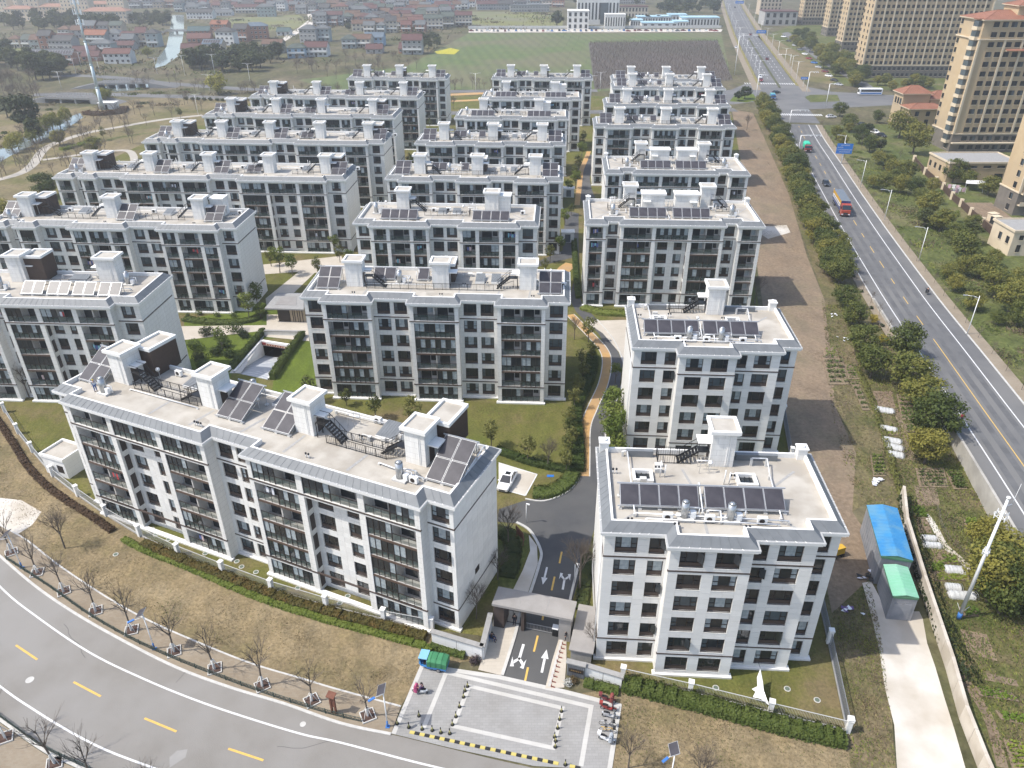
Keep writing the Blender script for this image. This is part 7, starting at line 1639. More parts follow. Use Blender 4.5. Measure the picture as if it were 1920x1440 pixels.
p, a_ = on_road(238, -2.1); car('dark car driving towards the camera ahead of the container lorry', (p.x,p.y,0), a_ + math.pi, P_black)
def rider(label, p, head, pm, topm, cart=None):
 scooter(label.replace('rider on', '').strip() if False else 'scooter carrying the ' + label, (p.x,p.y,p.z), head, pm, None, None, True, None, .04); J = sit_pose(.74,.36,1.02)
 for s, y in (('L',1),('R',-1)): J['kn'+s] = (.34,.16*y,.70); J['an'+s] = (.30,.12*y,.40); J['toe'+s] = (.44,.13*y,.36)
 person('person seen as the ' + label, (p.x - math.cos(head)*.3, p.y - math.sin(head)*.3, p.z+.04), head, topm, MATS['dark_trousers'], J)
p, a_ = on_road(99.5, -4.9); rider('red-jacketed rider beside the near camphor clump', p, a_ + math.pi, P_silver, mat('red_jacket', (.36,.02,.04), None, .8)); p, a_ = on_road(153, 5.4); rider('dark-clad rider on the far shoulder of the east road', p, a_, P_black, MATS['black_coat'])
# crossroads traffic
for (x, y), hd, pm, lab in (((1455,175),R(20),P_black,'black car turning in the middle of the crossroads'), ((1427,152),R(-105),P_red,'red car waiting at the far zebra crossing'), ((1425,146),R(-105),P_white,'white car behind the red car at the far zebra'), ((1438,112),R(75),P_maroon,'dark red car heading away on the wide road'), ((1407,66),R(75),P_maroon,'red car on the distant zebra crossing'), ((1380,90),R(-105),P_white,'white van on the left of the wide road'), ((1378,15),R(-105),P_black,'car at the far end of the wide road')): car(lab, (x,y), hd, pm)
p = G(1448,186); truck('small blue truck stopped at the crossroads', p, R(-100), P_blue, 6.0, [P_teal], False, Wd=2.1, Hb=1.4, ch=2.3)
vb = G(1630,178); root = thing('coach', 'white and blue coach on the street before the beige towers', 'bus', (vb.x, vb.y, .04), R(178)); b = MB(); rr = lambda w, z0, z1: [(-w,z0),(w,z0),(w,z1-.25),(w*.85,z1),(-w*.85,z1),(-w,z1-.25)]
loft(b, [(-5.6, rr(1.2,.45,3.05)), (-5.3, rr(1.25,.35,3.2)), (5.2, rr(1.25,.35,3.2)), (5.6, rr(1.2,.5,2.9))], 0); b.build('body', [P_white], root); b = MB()
for s in (-1,1): b.box(-5.1,s*1.24,1.6,4.9,s*1.262,2.6,0)
b.box(5.5,-1.05,1.3,5.62,1.05,2.7,0); b.build('windows', [M_carglass], root)
for s in (-1,1): b = MB(); b.box(-5.2,s*1.24,.6,5.0,s*1.262,1.25,0); b.build('blue_stripe', [P_blue], root)
for x in (-3.4,3.4):
 for s in (-1,1): add_wheel(root, x, s*1.05, .48, .28)
for i, ((x, y), pm) in enumerate((((1558,221),P_white),((1622,240),P_black),((1640,250),P_white),((1652,256),P_black),((1631,244),P_grey),((1616,236),P_black))): car(['white car parked at the kerb by the crossroads','black car first in the row behind the camphor trees','white car in the row behind the camphor trees','black car last in the row behind the camphor trees','grey car in the row behind the camphor trees','black van-like car at the back of the tree row'][i], (x,y), R(10 if i == 0 else -70), pm)
for i in range(12): x, y = 1470 + i*9.5 + trnd.uniform(-2,2), 70 + i*8.2; car('car parked below the far beige towers, %s from the far end' % nth(i+1), (x,y), R(-60), PAINTS[i % 9], group='cars parked below the far beige towers')
# ------------------------------------------------------------------ beige towers
M_beigew = mat('beige_render', (.43,.32,.19), (.47,.36,.22), .8, scale=.3, c3=(.40,.31,.20), s3=.08); M_beigel = mat('cream_trim', (.54,.45,.32), (.58,.49,.36), .8, scale=.5); M_bay = mat('tan_bay_panel', (.40,.30,.185), (.43,.33,.205), .8, scale=.5); M_stone = mat('dark_stone_base', (.13,.115,.095), (.17,.15,.125), .8, scale=.5)
M_tile = brickmat('terracotta_tiles', (.28,.12,.072), (.33,.15,.092), (.19,.08,.05), .30, .22, .02, rough=.75, bump=.5, dirt=.8)
def simple_window(w, h):
 k = ('sw', w, h)
 if k not in _cache:
  f = MB(); t = .06; f.box(0,-.03,0,w,.05,t,0); f.box(0,-.03,h-t,w,.05,h,0); f.box(0,-.03,0,t,.05,h,0); f.box(w-t,-.03,0,w,.05,h,0); f.box(w/2-.03,-.02,0,w/2+.03,.05,h,0); f.box(-.08,-.10,-.12,w+.08,.0,0,1)
  p = MB(); p.face([(t,.02,t),(w-t,.02,t),(w-t,.02,h-t),(t,.02,h-t)]); q = MB(); q.face([(t,.02,t),(w*.5,.02,t),(w*.5,.02,h-t),(t,.02,h-t)], 0); q.face([(w*.5,.02,t),(w-t,.02,t),(w-t,.02,h-t),(w*.5,.02,h-t)], 1)
  _cache[k] = (f.mesh('window', [M_frame, M_beigel]), p.mesh('pane', [M_glass]), q.mesh('pane', [M_glass, M_glass2]))
 return _cache[k]
def put_window(root, x, y, z, w, h, rz=0):
 a, p, q = simple_window(w, h); o = obj('window', a, root, (x,y,z), rz); obj('pane', p if trnd.random() < .7 else q, o)
def hip_roof(root, x0, y0, x1, y1, z, rise, over=.7, name='tiled_roof'):
 b = MB(); X0,Y0,X1,Y1 = x0-over,y0-over,x1+over,y1+over; w = min(X1-X0,Y1-Y0)/2
 A = [(X0,Y0,z),(X1,Y0,z),(X1,Y1,z),(X0,Y1,z)]; 
 if X1-X0 >= Y1-Y0: r0, r1 = (X0+w,(Y0+Y1)/2,z+rise),(X1-w,(Y0+Y1)/2,z+rise); F = [[A[0],A[1],r1,r0],[A[1],A[2],r1],[A[2],A[3],r0,r1],[A[3],A[0],r0]]
 else: r0, r1 = ((X0+X1)/2,Y0+w,z+rise),((X0+X1)/2,Y1-w,z+rise); F = [[A[0],A[1],r0],[A[1],A[2],r1,r0],[A[2],A[3],r1],[A[3],A[0],r0,r1]]
 for f in F: b.face(f, 0)
 b.box(X0,Y0,z-.22,X1,Y1,z-.01,1)
 for p, q in ((A[0],r0),(A[1],r1 if X1-X0 >= Y1-Y0 else r0),(A[2],r1),(A[3],r0 if X1-X0 >= Y1-Y0 else r1),(r0,r1)): b.bar(p,q,.22,.14,0)
 return b.build(name, [M_tile, M_beigel], root)
def tower(label, p0, W_, D_, nf, cols, ang, left_cols=2, roof='hip', fh=3.1, base=2, pil=True):
 """cols: list of (x, w) window columns on the front"""
 v = G(*p0); root = thing('beige_tower', label, 'residential tower', (v.x, v.y, 0), -ang, 'beige residential towers'); H = nf*fh; b = MB(); b.box(0,0,base*fh,W_,D_,H,0); b.build('wall', [M_beigew], root)
 b = MB(); b.box(-.12,-.12,0,W_+.12,D_+.12,base*fh,0); b.build('stone_base', [M_stone], root)
 xs = sorted(x for x, w in cols); 
 for i, z in enumerate((base*fh, H-2*fh, H-.3)): b = MB(); e = .3 + .15*i; b.box(-e,-e,z,W_+e,D_+e,z+.35,0); b.build('ledge', [M_beigel], root)
 for i in range(0, len(cols)-1, 2):
  b = MB(); b.box(cols[i][0]-.25,-.04,base*fh+.4,cols[i+1][0]+cols[i+1][1]+.25,0,H-.4,0); b.build('bay_strip', [M_bay], root)  # recess suggested by colour alone: flat strip in darker tan
 for x in [0] + [ (xs[i]+cols[i][1] + xs[i+1])/2 for i in range(len(xs)-1) if (i % 2 == 1)] + [W_]:
  if pil: b = MB(); b.box(x-.35,-.35,base*fh+.35,x+.35,0,H-2*fh,0); b.build('pilaster', [M_beigel], root)
 for f in range(nf):
  z = f*fh + .85
  for x, w in cols: put_window(root, x, -.13 if f >= base else -.2, z, w, 1.65)
  for k in range(left_cols): put_window(root, -.05 if f >= base else -.16, 2.2 + (D_-4)*k/max(left_cols-1,1) + 1.4, z, 1.4, 1.65, -math.pi/2)
  if f >= base:
   pass
 if roof == 'hip': hip_roof(root, 0, 0, W_, D_, H+.1, 2.4); 
 else:
  b = MB(); 
  for q in ((0,0,W_,.4),(0,D_-.4,W_,D_),(0,.4,.4,D_-.4),(W_-.4,.4,W_,D_-.4)): b.box(q[0],q[1],H+.05,q[2],q[3],H+1.1,0)
  b.build('parapet', [M_beigel], root)
 return root, H
def cols_for(W_, pair=2.6, start=1.2, w=1.5): 
 o = []; x = start
 while x + w < W_-.8: o.append((x,w)); x += pair
 return o
TA = R(2)
tower('long beige slab tower with arched top windows behind the tiled gatehouse', (1612,146), 62, 14, 15, cols_for(62), TA, 3, 'flat')
tower('beige slab tower second behind, its pale left gable showing', (1576,97), 62, 14, 17, cols_for(62), TA, 3, 'flat'); tower('beige slab tower third behind, at the left of the group', (1549,68), 60, 14, 18, cols_for(60), TA, 3, 'flat'); tower('farthest beige slab tower at the left end of the group', (1502,47), 55, 14, 18, cols_for(55), TA, 3, 'flat')
# nearest tower with tiled roofs and balconies
rT, hT = tower('tall beige tower with a terracotta hip roof at the upper right', (1778,285), 30, 15, 14, cols_for(30, 3.0, 3.2, 1.9), R(0), 2, 'hip')
b = MB()
for f in range(1, 14):
 k = MB(); z = f*3.1; k.box(-1.5,1.0,z-.15,0,4.4,z+.05,0); k.box(-1.5,1.0,z+.05,-1.38,4.4,z+.95,0); k.box(-1.38,1.0,z+.05,0,1.12,z+.95,0); k.box(-1.38,4.28,z+.05,0,4.4,z+.95,0); o = k.build('balcony', [M_beigel], rT); g_ = MB(); g_.box(-1.3,1.2,z+.95,-.02,4.2,z+2.7,0); g_.build('balcony_glazing', [M_glass2], o)
for z in (10,): k = MB(); k.box(-1.6,.9,14*3.1,0,4.5,14*3.1+.3,0); k.build('balcony_roof', [M_tile], rT)
k = MB(); k.box(-.25,-1.4,3.1,30.2,-.36,3.5,0); k.build('podium_ledge', [M_beigel], rT)
k = MB(); k.box(9.5,-1.1,hT-9.6,30.2,-.4,hT-9.4,0); k.obox((19.8,-.9,hT-9.2),(10.4,0,0),(0,.65,.22),(0,0,.06),1); k.build('tiled_canopy', [M_beigel, M_tile], rT)
k = MB(); k.box(12,3,hT,30,12,hT+4.0,0); k.build('penthouse', [M_beigew], rT); hip_roof(rT, 12, 3, 30, 12, hT+4.1, 1.8, .7, 'penthouse_roof')
rU, hU = tower('beige tower cut by the right picture edge with laundry on its balconies', (1897,404), 26, 9, 14, cols_for(26, 3.0, 3.0, 1.9), R(0), 1, 'hip')
for f in range(1, 13): k = MB(); z = f*3.1; k.box(.3,-1.3,z-.15,3.4,0,z+.05,0); k.box(.3,-1.3,z+.05,3.4,-1.2,z+.95,0); o = k.build('balcony', [M_beigel], rU)
for f in (3,6,7): k = MB(); k.box(.6,-1.42,f*3.1+.1,2.2,-1.36,f*3.1+1.0,0); k.build('laundry', [M_cloth[0]], rU)
# tiled gatehouse, flat service building, small beige block
def house_box(name, label, cat, p0, ang, W_, D_, H_, wins, wm, roof, group=None):
 v = G(*p0); root = thing(name, label, cat, (v.x,v.y,0), -ang, group); b = MB(); b.box(0,0,0,W_,D_,H_,0); b.build('wall', [wm], root)
 for (x,z,w,h) in wins: put_window(root, x, -.05, z, w, h)
 roof(root); return root
def rf_gate(r):
 hip_roof(r,0,0,13,7,6.2,1.2); k = MB(); k.box(0,7.6,0,10,15,9.5,0); k.build('tower_wall', [M_beigew], r); hip_roof(r,0,7.6,10,15,9.6,2.0); hip_roof(r,10.6,8,22,15,8.0,2.0)
 k = MB(); k.box(10.6,8,0,22,15,7.8,0); k.build('wing_wall', [M_beigew], r)
 for i in range(3): put_window(r, -.05, 8.6+i*2+1, 6.2, 1.2, 1.8, -math.pi/2)
 for i in range(3): put_window(r, -.05, 1.2+i*1.9+1, 1.0, 1.0, 2.2, -math.pi/2)
house_box('tiled_gatehouse', 'beige gatehouse with stepped terracotta hip roofs', 'gatehouse', (1698,243), R(0), 13, 7, 6, [(2,1,1.4,2),(6,1,1.4,2),(9.5,1,1.4,2),(2,4,1.4,1.4),(6,4,1.4,1.4),(9.5,4,1.4,1.4)], M_beigew, rf_gate).scale = (1.1,1.1,1.3)
def rf_flat(W_, D_, H_, m=None):
 def f(r):
  k = MB(); k.box(-.3,-.3,H_,W_+.3,D_+.3,H_+.25,0); k.box(.1,.1,H_+.25,W_-.1,D_-.1,H_+.28,1)
  for q in ((-.3,-.3,W_+.3,0),(-.3,D_,W_+.3,D_+.3),(-.3,0,0,D_),(W_,0,W_+.3,D_)): k.box(q[0],q[1],H_+.25,q[2],q[3],H_+.55,0)
  k.build('flat_roof', [M_beigel, m or M_coping], r)
  for i in range(int(D_/3.2)): put_window(r, -.05, 1.2+i*3.2+1.2, H_*.45, 1.2, 1.7, -math.pi/2)
 return f
house_box('service_building', 'low beige building with a wide grey flat roof', 'building', (1771,343), R(0), 22, 13, 6, [(2+i*4.4,4.6,2.4,.8) for i in range(5)] + [(7,.3,2.6,2.6),(15,.3,2.6,2.6)], M_beigew, rf_flat(22,13,6)); house_box('beige_outbuilding', 'pale beige flat-roofed block cut by the right picture edge', 'building', (1888,480), R(0), 12, 9, 6, [(1.5,1,1,1.8),(4.5,1,1,1.8),(1.5,4,1,1.2)], M_beigel, rf_flat(12,9,6))
# tower estate wall with beige posts
P = gl([zr(500,440), zr(640,600), zr(775,720), zr(870,800), zr(985,920), zr(1100,1015), zr(1225,1130), zr(1370,1260), zr(1520,1400), zr(1640,1520)]); root = thing('estate_wall', 'brown panel fence with beige posts bounding the tower estate', 'fence', (P[0].x,P[0].y,0)); o = P[0]
for p in P: k = MB(); k.box(-.55,-.2,0,.55,.2,2.4,0); k.build('post', [M_beigel], root, (p.x-o.x,p.y-o.y,0), R(-50))
for p, q in zip(P, P[1:]): d = q-p; k = MB(); k.box(.3,-.06,0,d.length-.3,.06,2.0,0); [k.box(.4+i*.3,-.09,.2,.55+i*.3,-.06,1.9,0) for i in range(int((d.length-.9)/.3))]; k.build('fence_panel', [M_slabbrown], root, (p.x-o.x,p.y-o.y,0), math.atan2(d.y,d.x))
sheet('tower_yard', [zr(1100,960), zr(1500,960), zr(1900,1250), zr(1700,1430), zr(1500,1370)], .02, M_soil)
for i, (p, c) in enumerate(((zr(1500,1190),M_beigel),(zr(1540,1230),M_glass))): v = G(*p); k = MB(); k.box(-1,-.8,0,1,.8,2.0,0); k.box(-1.15,-.95,2.0,1.15,.95,2.15,1); o = k.build('utility_cabinet', [c, M_beigel], None, (v.x,v.y,.02), .2); tag(o, ['cream utility hut in the yard below the right-hand tower','dark glazed utility hut beside the cream one'][i], 'utility hut')
for i, (x, y) in enumerate(((1000,800),(1080,840),(1010,860))): v = G(*zr(x,y)); k = MB(); [k.box(j*1.1-1.5,-.03+.25*(j%2),.5,j*1.1-.6,.03+.25*(j%2),1.7,j%2) for j in range(3)]; k.bar((-1.8,0,1.72),(1.8,0,1.72),.03,.03,1); k.bar((-1.8,0,0),(-1.8,0,1.72),.05,.05,1); k.bar((1.8,0,0),(1.8,0,1.72),.05,.05,1); o = k.build('washing_line', [mat('pink_quilt', (.55,.34,.42), (.62,.45,.50), .85, scale=2), MATS['white_cloth']], None, (v.x,v.y,0), -.5+i*.4); tag(o, 'pink and white bedding drying ' + ['over the brown fence','nearest the camphor trees','beside the white shelter'][i], 'washing line')
v = G(*zr(1270,800)); root = thing('carport', 'white open shelter roof beside the washing lines', 'carport', (v.x,v.y,0), R(-30)); k = MB(); k.obox((0,0,2.5),(2.6,0,.2),(0,2.2,0),(0,0,.06),0); k.build('roof', [P_white], root)
for x in (-2.4,2.4):
 for y in (-2,2): k = MB(); k.bar((x,y,0),(x,y,2.5+x*.08),.1,.1,0); k.build('post', [M_alu], root)
# ------------------------------------------------------------------ planting and small structures inside the estate
def z5(x, y): return (640 + x/3, 480 + y/3)
def z4(x, y): return (x/3, 480 + y/3)
def zp(x, y): return (340 + x/6.857, 540 + y/6.857)
def crown_at(kind, p, s, label, group=None, zc=2.7): c = G(*p, zc*s); return tree(kind, (c.x, c.y, 0), s, label, group)
for (x, y), s, lab in (((390,860),1.25,'young tree on the lawn behind the turned block, third from the left'), ((185,830),1.1,'young tree on the lawn close behind the roof tower'), ((840,980),1.2,'young tree in the middle of the mown lawn'), ((1050,1050),1.25,'staked young tree at the lower lawn edge above the parked car'), ((20,765),1.0,'young tree by the first bay of the middle block'), ((-180,730),1.2,'young tree at the left corner of the middle block')): crown_at('young', z5(x,y), s, lab)
GR = 'leafy trees along the winding estate road'
for (x, y), s in (((1330,690),1.15),((1315,780),1.0),((1290,870),1.1),((1285,950),1.1),((1275,1040),1.05),((1265,1130),1.0),((1300,1000),.9),((1395,400),1.2),((1415,520),1.0),((1365,620),1.0),((1350,560),.9)): crown_at('young', z5(x,y), s, 'slender leafy tree in the planting left of the winding estate road', GR)
for (x, y), s in (((1535,810),1.35),((1520,880),1.4),((1555,930),1.3),((1530,990),1.25),((1560,1040),1.1),((1545,640),.8),((1535,760),.9)): crown_at('bright', z5(x,y), s, 'bright leafy tree beside the second right-hand block', 'bright leafy trees beside the second right-hand block', 3.3)
hedge('hedge', 'dark hedge band between the lawn and the winding estate road', [(1083,885),(1083,830),(1080,780),(1092,740),(1108,700),(1110,665)], 2.2, 1.0, L_hedge, .5, 60, .14); hedge('hedge', 'low hedge along the lower edge of the mown lawn', [(930,845),(965,858),(1010,872),(1050,880),(1080,885)], 1.6, .8, L_hedge, .5, 50, .13); hedge('hedge', 'rounded hedge bed in the road fork above the gate', [(1000,925),(1030,925),(1060,910),(1075,885)], 2.6, .7, L_hedge, .5, 70, .13)
hedge('hedge', 'small clipped hedge in front of the third right-hand block', [(1092,578),(1130,588),(1180,590)], 2.4, .7, L_bright, .5, 60, .13); hedge('hedge', 'dark shrubs along the left foot of the third right-hand block', [(1085,560),(1080,520),(1078,480),(1076,450)], 1.4, .9, L_hedge, .5, 40, .14)
for (x, y), s, lab in ((z5(1160,1190),.62,'bare staked tree in the hedge bed by the parked car'), (z5(1310,470),.62,'bare tree beside the winding estate road'), (z2(940,180),.75,'bare tree in the shade between the turned block and the drive'), (z2(880,380),.62,'bare tree beside the left pier of the gate canopy'), (z2(1340,440),.95,'large bare tree left of the nearest right-hand block'), (z2(760,600),.6,'bare tree behind the left gate wall'), (z2(1420,780),.55,'bare tree behind the right gate wall'), (z5(1560,200),.9,'bare tree before the third right-hand block, left'), (z5(1650,200),.9,'bare tree before the third right-hand block, middle'), (z5(1850,200),.7,'bare tree before the third right-hand block, right'), ((1415,570),.85,'bare tree at the right corner of the third right-hand block'), ((55,745),.9,'bare tree on the lawn behind the white kiosk'), ((1400,245),.8,'bare tree near the fifth right-hand block')): tree('bare_big', G(x,y), s, lab)
sheet('shaded_bed', [z2(885,60), z2(960,70), z2(1050,130), z2(1058,200), z2(960,440), z2(880,440)], .04, M_verge); sheet('drive_footway', [z2(1055,130), z2(1100,190), z2(1105,290), z2(1050,455), z2(960,450), z2(1020,330), z2(1062,220)], .05, M_conc)
hedge('hedge', 'ground-cover planting between the turned block and the drive', [z2(900,110), z2(960,160), z2(960,260), z2(930,380)], 2.4, .5, L_dark, .6, 50, .15); hedge('hedge', 'ground-cover planting along the left side of the nearest block', [z2(1390,250), z2(1370,400), z2(1350,560)], 1.6, .5, L_dark, .6, 40, .15)
v = G(*z2(1005,170)); root = thing('notice_board', 'tilted brown notice board beside the shaded drive', 'sign', (v.x,v.y,.04), R(-60)); b = MB(); b.obox((0,0,1.5),(.9,0,0),(0,.05,.1),(0,-.1,.6),0); b.build('board', [MATS['rust_brown']], root)
for x in (-.8,.8): b = MB(); b.bar((x,0,0),(x,0,1.6),.08,.08,0); b.build('leg', [MATS['rust_brown']], root)
for p, lab in ((z2(1040,60),'white camera pole at the bend of the drive'), (z2(1310,400),'white camera pole right of the drive arrows')): v = G(*p); root = thing('camera_pole', lab, 'camera pole', (v.x,v.y,.04)); b = MB(); b.cyl((0,0,0),(0,0,3.2),.06,.05,8,0); b.build('pole', [P_white], root); b = MB(); b.obox((.2,-.15,3.2),(.22,-.1,0),(.04,.08,0),(0,0,.07),0); b.build('camera', [P_white], root)
v = G(*z5(1175,1275)); root = thing('blue_plaque', 'small blue plaque on a stake in the rounded hedge bed', 'sign', (v.x,v.y,.7)); b = MB(); b.obox((0,0,.5),(.5,0,0),(0,.1,.1),(0,0,.03),0); b.build('board', [MATS['sign_blue']], root); b = MB(); b.bar((0,0,-.7),(0,0,.5),.05,.05,0); b.build('stake', [M_steel], root)
# garden by the ramp
for i, ((x, y), r, h, m) in enumerate((((180,800),1.9,2.2,L_hedge),((330,620),1.7,2.0,L_dark),((430,860),1.7,1.9,L_hedge),((560,760),1.5,2.0,L_hedge),((690,560),2.0,2.6,L_hedge),((250,920),1.5,1.6,L_dark),((620,880),1.4,1.5,L_hedge),((280,1020),1.3,1.7,L_bright),((790,640),1.3,1.6,L_dark))): shrub('garden_shrub', 'rounded evergreen shrub in the hedge garden left of the ramp', zp(x,y), r, h, m, 520, .17, 'shrub', 'rounded shrubs of the hedge garden')
crown_at('bright', zp(500,640), 1.0, 'leafy tree rising from the hedge garden left of the ramp', None, 3.3)
for (x, y), s in (((830,180),1.15),((960,60),1.1),((1000,230),.9),((760,80),1.0)): crown_at('bright', zp(x,y), s, 'leafy tree at the right gable above the hedge garden', 'leafy trees at the right gable above the hedge garden', 3.3)
hedge('hedge', 'left clipped hedge along the car park ramp', [zp(1060,580), zp(850,820), zp(640,1065)], 1.0, 1.3, L_hedge, .45, 80, .13); hedge('hedge', 'right clipped hedge along the car park ramp', [zp(1570,610), zp(1370,880), zp(1170,1185)], 1.1, 1.5, L_hedge, .45, 90, .13); hedge('hedge', 'low hedge strip before the second left-hand block', [(345,600),(390,606),(440,606),(478,600),(495,585)], 1.8, .8, L_hedge, .5, 50, .14)
for (x, y), r in (((230,350),.9),((470,370),.9),((680,370),1.0),((100,380),.7)): shrub('garden_shrub', 'round clipped shrub on the strip before the second left-hand block', zp(x,y), r, 1.1, L_hedge, 200, .13, 'shrub', 'round shrubs before the second left-hand block')
H4 = [G(x, y) for x, y in RAMP]; zb = -3.0; o = Vector((H4[0].x, H4[0].y, 0)); root = thing('car_park_ramp', 'pale walled ramp with white chevrons leading down to the car park', 'ramp', o); q = [p - o for p in H4]; nl, nr_, fr_, fl = q
dn = lambda p, z: (p.x, p.y, z)
M_rampf = mat('ramp_floor', (.33,.35,.38), (.38,.40,.42), .8, scale=1); b = MB(); b.face([dn(nl,-.05), dn(nr_,-.05), dn(fr_,zb), dn(fl,zb)]); b.build('ramp_floor', [M_rampf], root)
for nm, (p0, p1, z0, z1) in (('side_wall',(nl,fl,-.05,zb)),('side_wall',(nr_,fr_,-.05,zb))): b = MB(); b.face([dn(p0,z0),dn(p1,z1),dn(p1,.35),dn(p0,.35)]); d = (p1-p0).normalized(); r = Vector((d.y,-d.x,0))*.3*(1 if p0 is nr_ else -1); b.face([dn(p0,.35),dn(p1,.35),dn(p1+r,.35),dn(p0+r,.35)]); b.face([dn(p0+r,.35),dn(p1+r,.35),dn(p1+r,0),dn(p0+r,0)]); b.build(nm, [M_white], root)
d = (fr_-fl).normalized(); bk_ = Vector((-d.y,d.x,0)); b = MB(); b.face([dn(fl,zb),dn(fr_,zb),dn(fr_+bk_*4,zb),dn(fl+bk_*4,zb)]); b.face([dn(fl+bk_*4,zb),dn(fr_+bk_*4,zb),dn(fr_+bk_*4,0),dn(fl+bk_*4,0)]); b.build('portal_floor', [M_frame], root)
b = MB(); b.obox((fl+fr_)/2 + Vector((0,0,-.15)), (fr_-fl)/2, bk_*.25, Vector((0,0,.5)), 0); b.build('portal_beam', [M_white], root); b = MB(); b.obox((fl+fr_)/2 + Vector((0,0,-.35)) - bk_*.28, (fr_-fl)*.49, bk_*.02, Vector((0,0,.22)), 0); sg = b.build('portal_sign', [mat('sign_dark_red', (.22,.05,.03), None, .6)], root)
b = MB()
for i in range(9): c = fl.lerp(fr_, .16+.08*i) + Vector((0,0,-.35)) - bk_*.32; b.obox(c, d*.16, bk_*.01, Vector((0,0,.03)), 0); b.obox(c, d*.03, bk_*.01, Vector((0,0,.13)), 0); b.obox(c + Vector((0,0,.1)), d*.13, bk_*.01, Vector((0,0,.02)), 0)
b.build('sign_lettering', [mat('sign_cream', (.70,.62,.45), None, .6)], sg); b = MB(); c = fl.lerp(fr_,.06) + Vector((0,0,-.2)) - bk_*.3; b.obox(c, d*.55, bk_*.03, Vector((0,0,.28)), 0); b.build('red_badge', [P_red], root)
for i in range(12):
 t0 = (i+.3)/12.5; b = MB(); P_ = lambda u, t: (lambda a_, c_, zz: (a_.lerp(c_, t)).lerp(Vector((0,0,0)), 0))(nl.lerp(nr_,u), fl.lerp(fr_,u), 0)
 def pt(u, t): p = nl.lerp(nr_,u).lerp(fl.lerp(fr_,u), t); return (p.x, p.y, -.05 + (zb+.05)*t + .012)
 b.face([pt(.05,t0),pt(.5,t0+.05),pt(.5,t0+.062),pt(.05,t0+.012)]); b.face([pt(.5,t0+.05),pt(.95,t0),pt(.95,t0+.012),pt(.5,t0+.062)]); b.build('chevron', [M_white_paint], root)
wall_run('parapet_wall', 'low white parapet wall above the ramp portal', [zp(1050,600), zp(1560,615)], .9, .3, M_white, True, False)
A_, B_, C_, D_ = [G(*p, 3.2) for p in (zp(1070,265), zp(1240,65), zp(1570,70), zp(1575,280))]; o = Vector((A_.x,A_.y,0)); root = thing('entrance_pavilion', 'flat grey-roofed entrance pavilion beside the middle block', 'pavilion', o)
b = MB(); b.prism([tuple((p-o)[:2]) for p in (A_,D_,C_,B_)], 3.0, 3.3, 0, None, True); c = (A_+B_+C_+D_)/4 - o; b.prism([tuple(((p-o)*.55 + c*.45)[:2]) for p in (A_,D_,C_,B_)], 3.3, 3.36, 1); b.build('roof', [M_coping, M_can], root)
W0, W1 = (A_-o).lerp(D_-o,.27), (A_-o).lerp(D_-o,.97); up = (B_-A_); W2, W3 = W1+up*.75, W0+up*.75; b = MB(); b.prism([tuple(p[:2]) for p in (W0+up*.12,W1+up*.12,W2,W3)], 0, 3.0, 0); b.build('walls', [mat('tan_stone', (.42,.34,.24), None, .8)], root); b = MB(); e = (W1-W0); b.obox(W0+e*.22+up*.115+Vector((0,0,1.4-W0.z)), e*.22, up.normalized()*.05, Vector((0,0,1.4)), 0); b.build('entrance_opening', [M_frame], root)
for k in (.55,.62,.72,.8,.9): b = MB(); b.obox(W0+e*k+up*.112+Vector((0,0,1.5-W0.z)), e.normalized()*.05, up.normalized()*.06, Vector((0,0,1.5)), 0); b.build('screen_post', [M_frame], root)
# trees in the courts between the blocks
for (x, y), s, k in (((520,482),1.3,'bright'),((545,492),1.1,'bright'),((592,488),1.2,'young'),((625,452),1.0,'bright'),((635,470),1.0,'young'),((470,545),1.1,'young'),((505,475),1.1,'young'),((655,480),.9,'bright'),((600,500),.8,'young'),((1032,468),1.1,'young'),((1050,455),1.0,'bright'),((1022,490),.9,'young'),((1060,400),1.1,'bright'),((1072,385),1.0,'young'),((1080,330),1.3,'bright'),((1085,300),1.3,'young'),((1078,315),1.2,'young'),((1092,275),1.3,'bright'),((1095,250),1.2,'young'),((1090,262),1.2,'young'),((1068,345),1.1,'bright'),((1120,392),1.0,'bright'),((1112,375),.9,'young'),((768,290),1.2,'young'),((775,300),1.2,'bright'),((805,225),1.1,'young'),((800,255),1.2,'bright'),((745,305),1.1,'young'),((690,345),1.1,'bright'),((700,360),1.0,'young')): crown_at(k, (x,y), s, 'leafy tree in the planted court between the white blocks', 'leafy trees in the courts between the blocks', 3.0)
for (x, y), s in (((640,420),.7),((655,415),.7),((820,215),.8),((850,205),.8),((1125,560),.6)): tree('bare_big', G(x,y), s, 'bare tree in the planted court between the white blocks', 'bare trees in the courts')
for p, lab in (((1066,368),'white utility block beside the estate lane, upper'), ((1064,452),'white utility block beside the estate lane, lower')): v = G(*p); b = MB(); b.box(-1.6,-1.2,0,1.6,1.2,2.6,0); b.box(-1.75,-1.35,2.6,1.75,1.35,2.75,0); b.box(-.7,-1.23,.2,.7,-1.2,2.2,1); o = b.build('utility_block', [M_white, M_glass2], None, (v.x,v.y,0), -ANG); tag(o, lab, 'utility block')
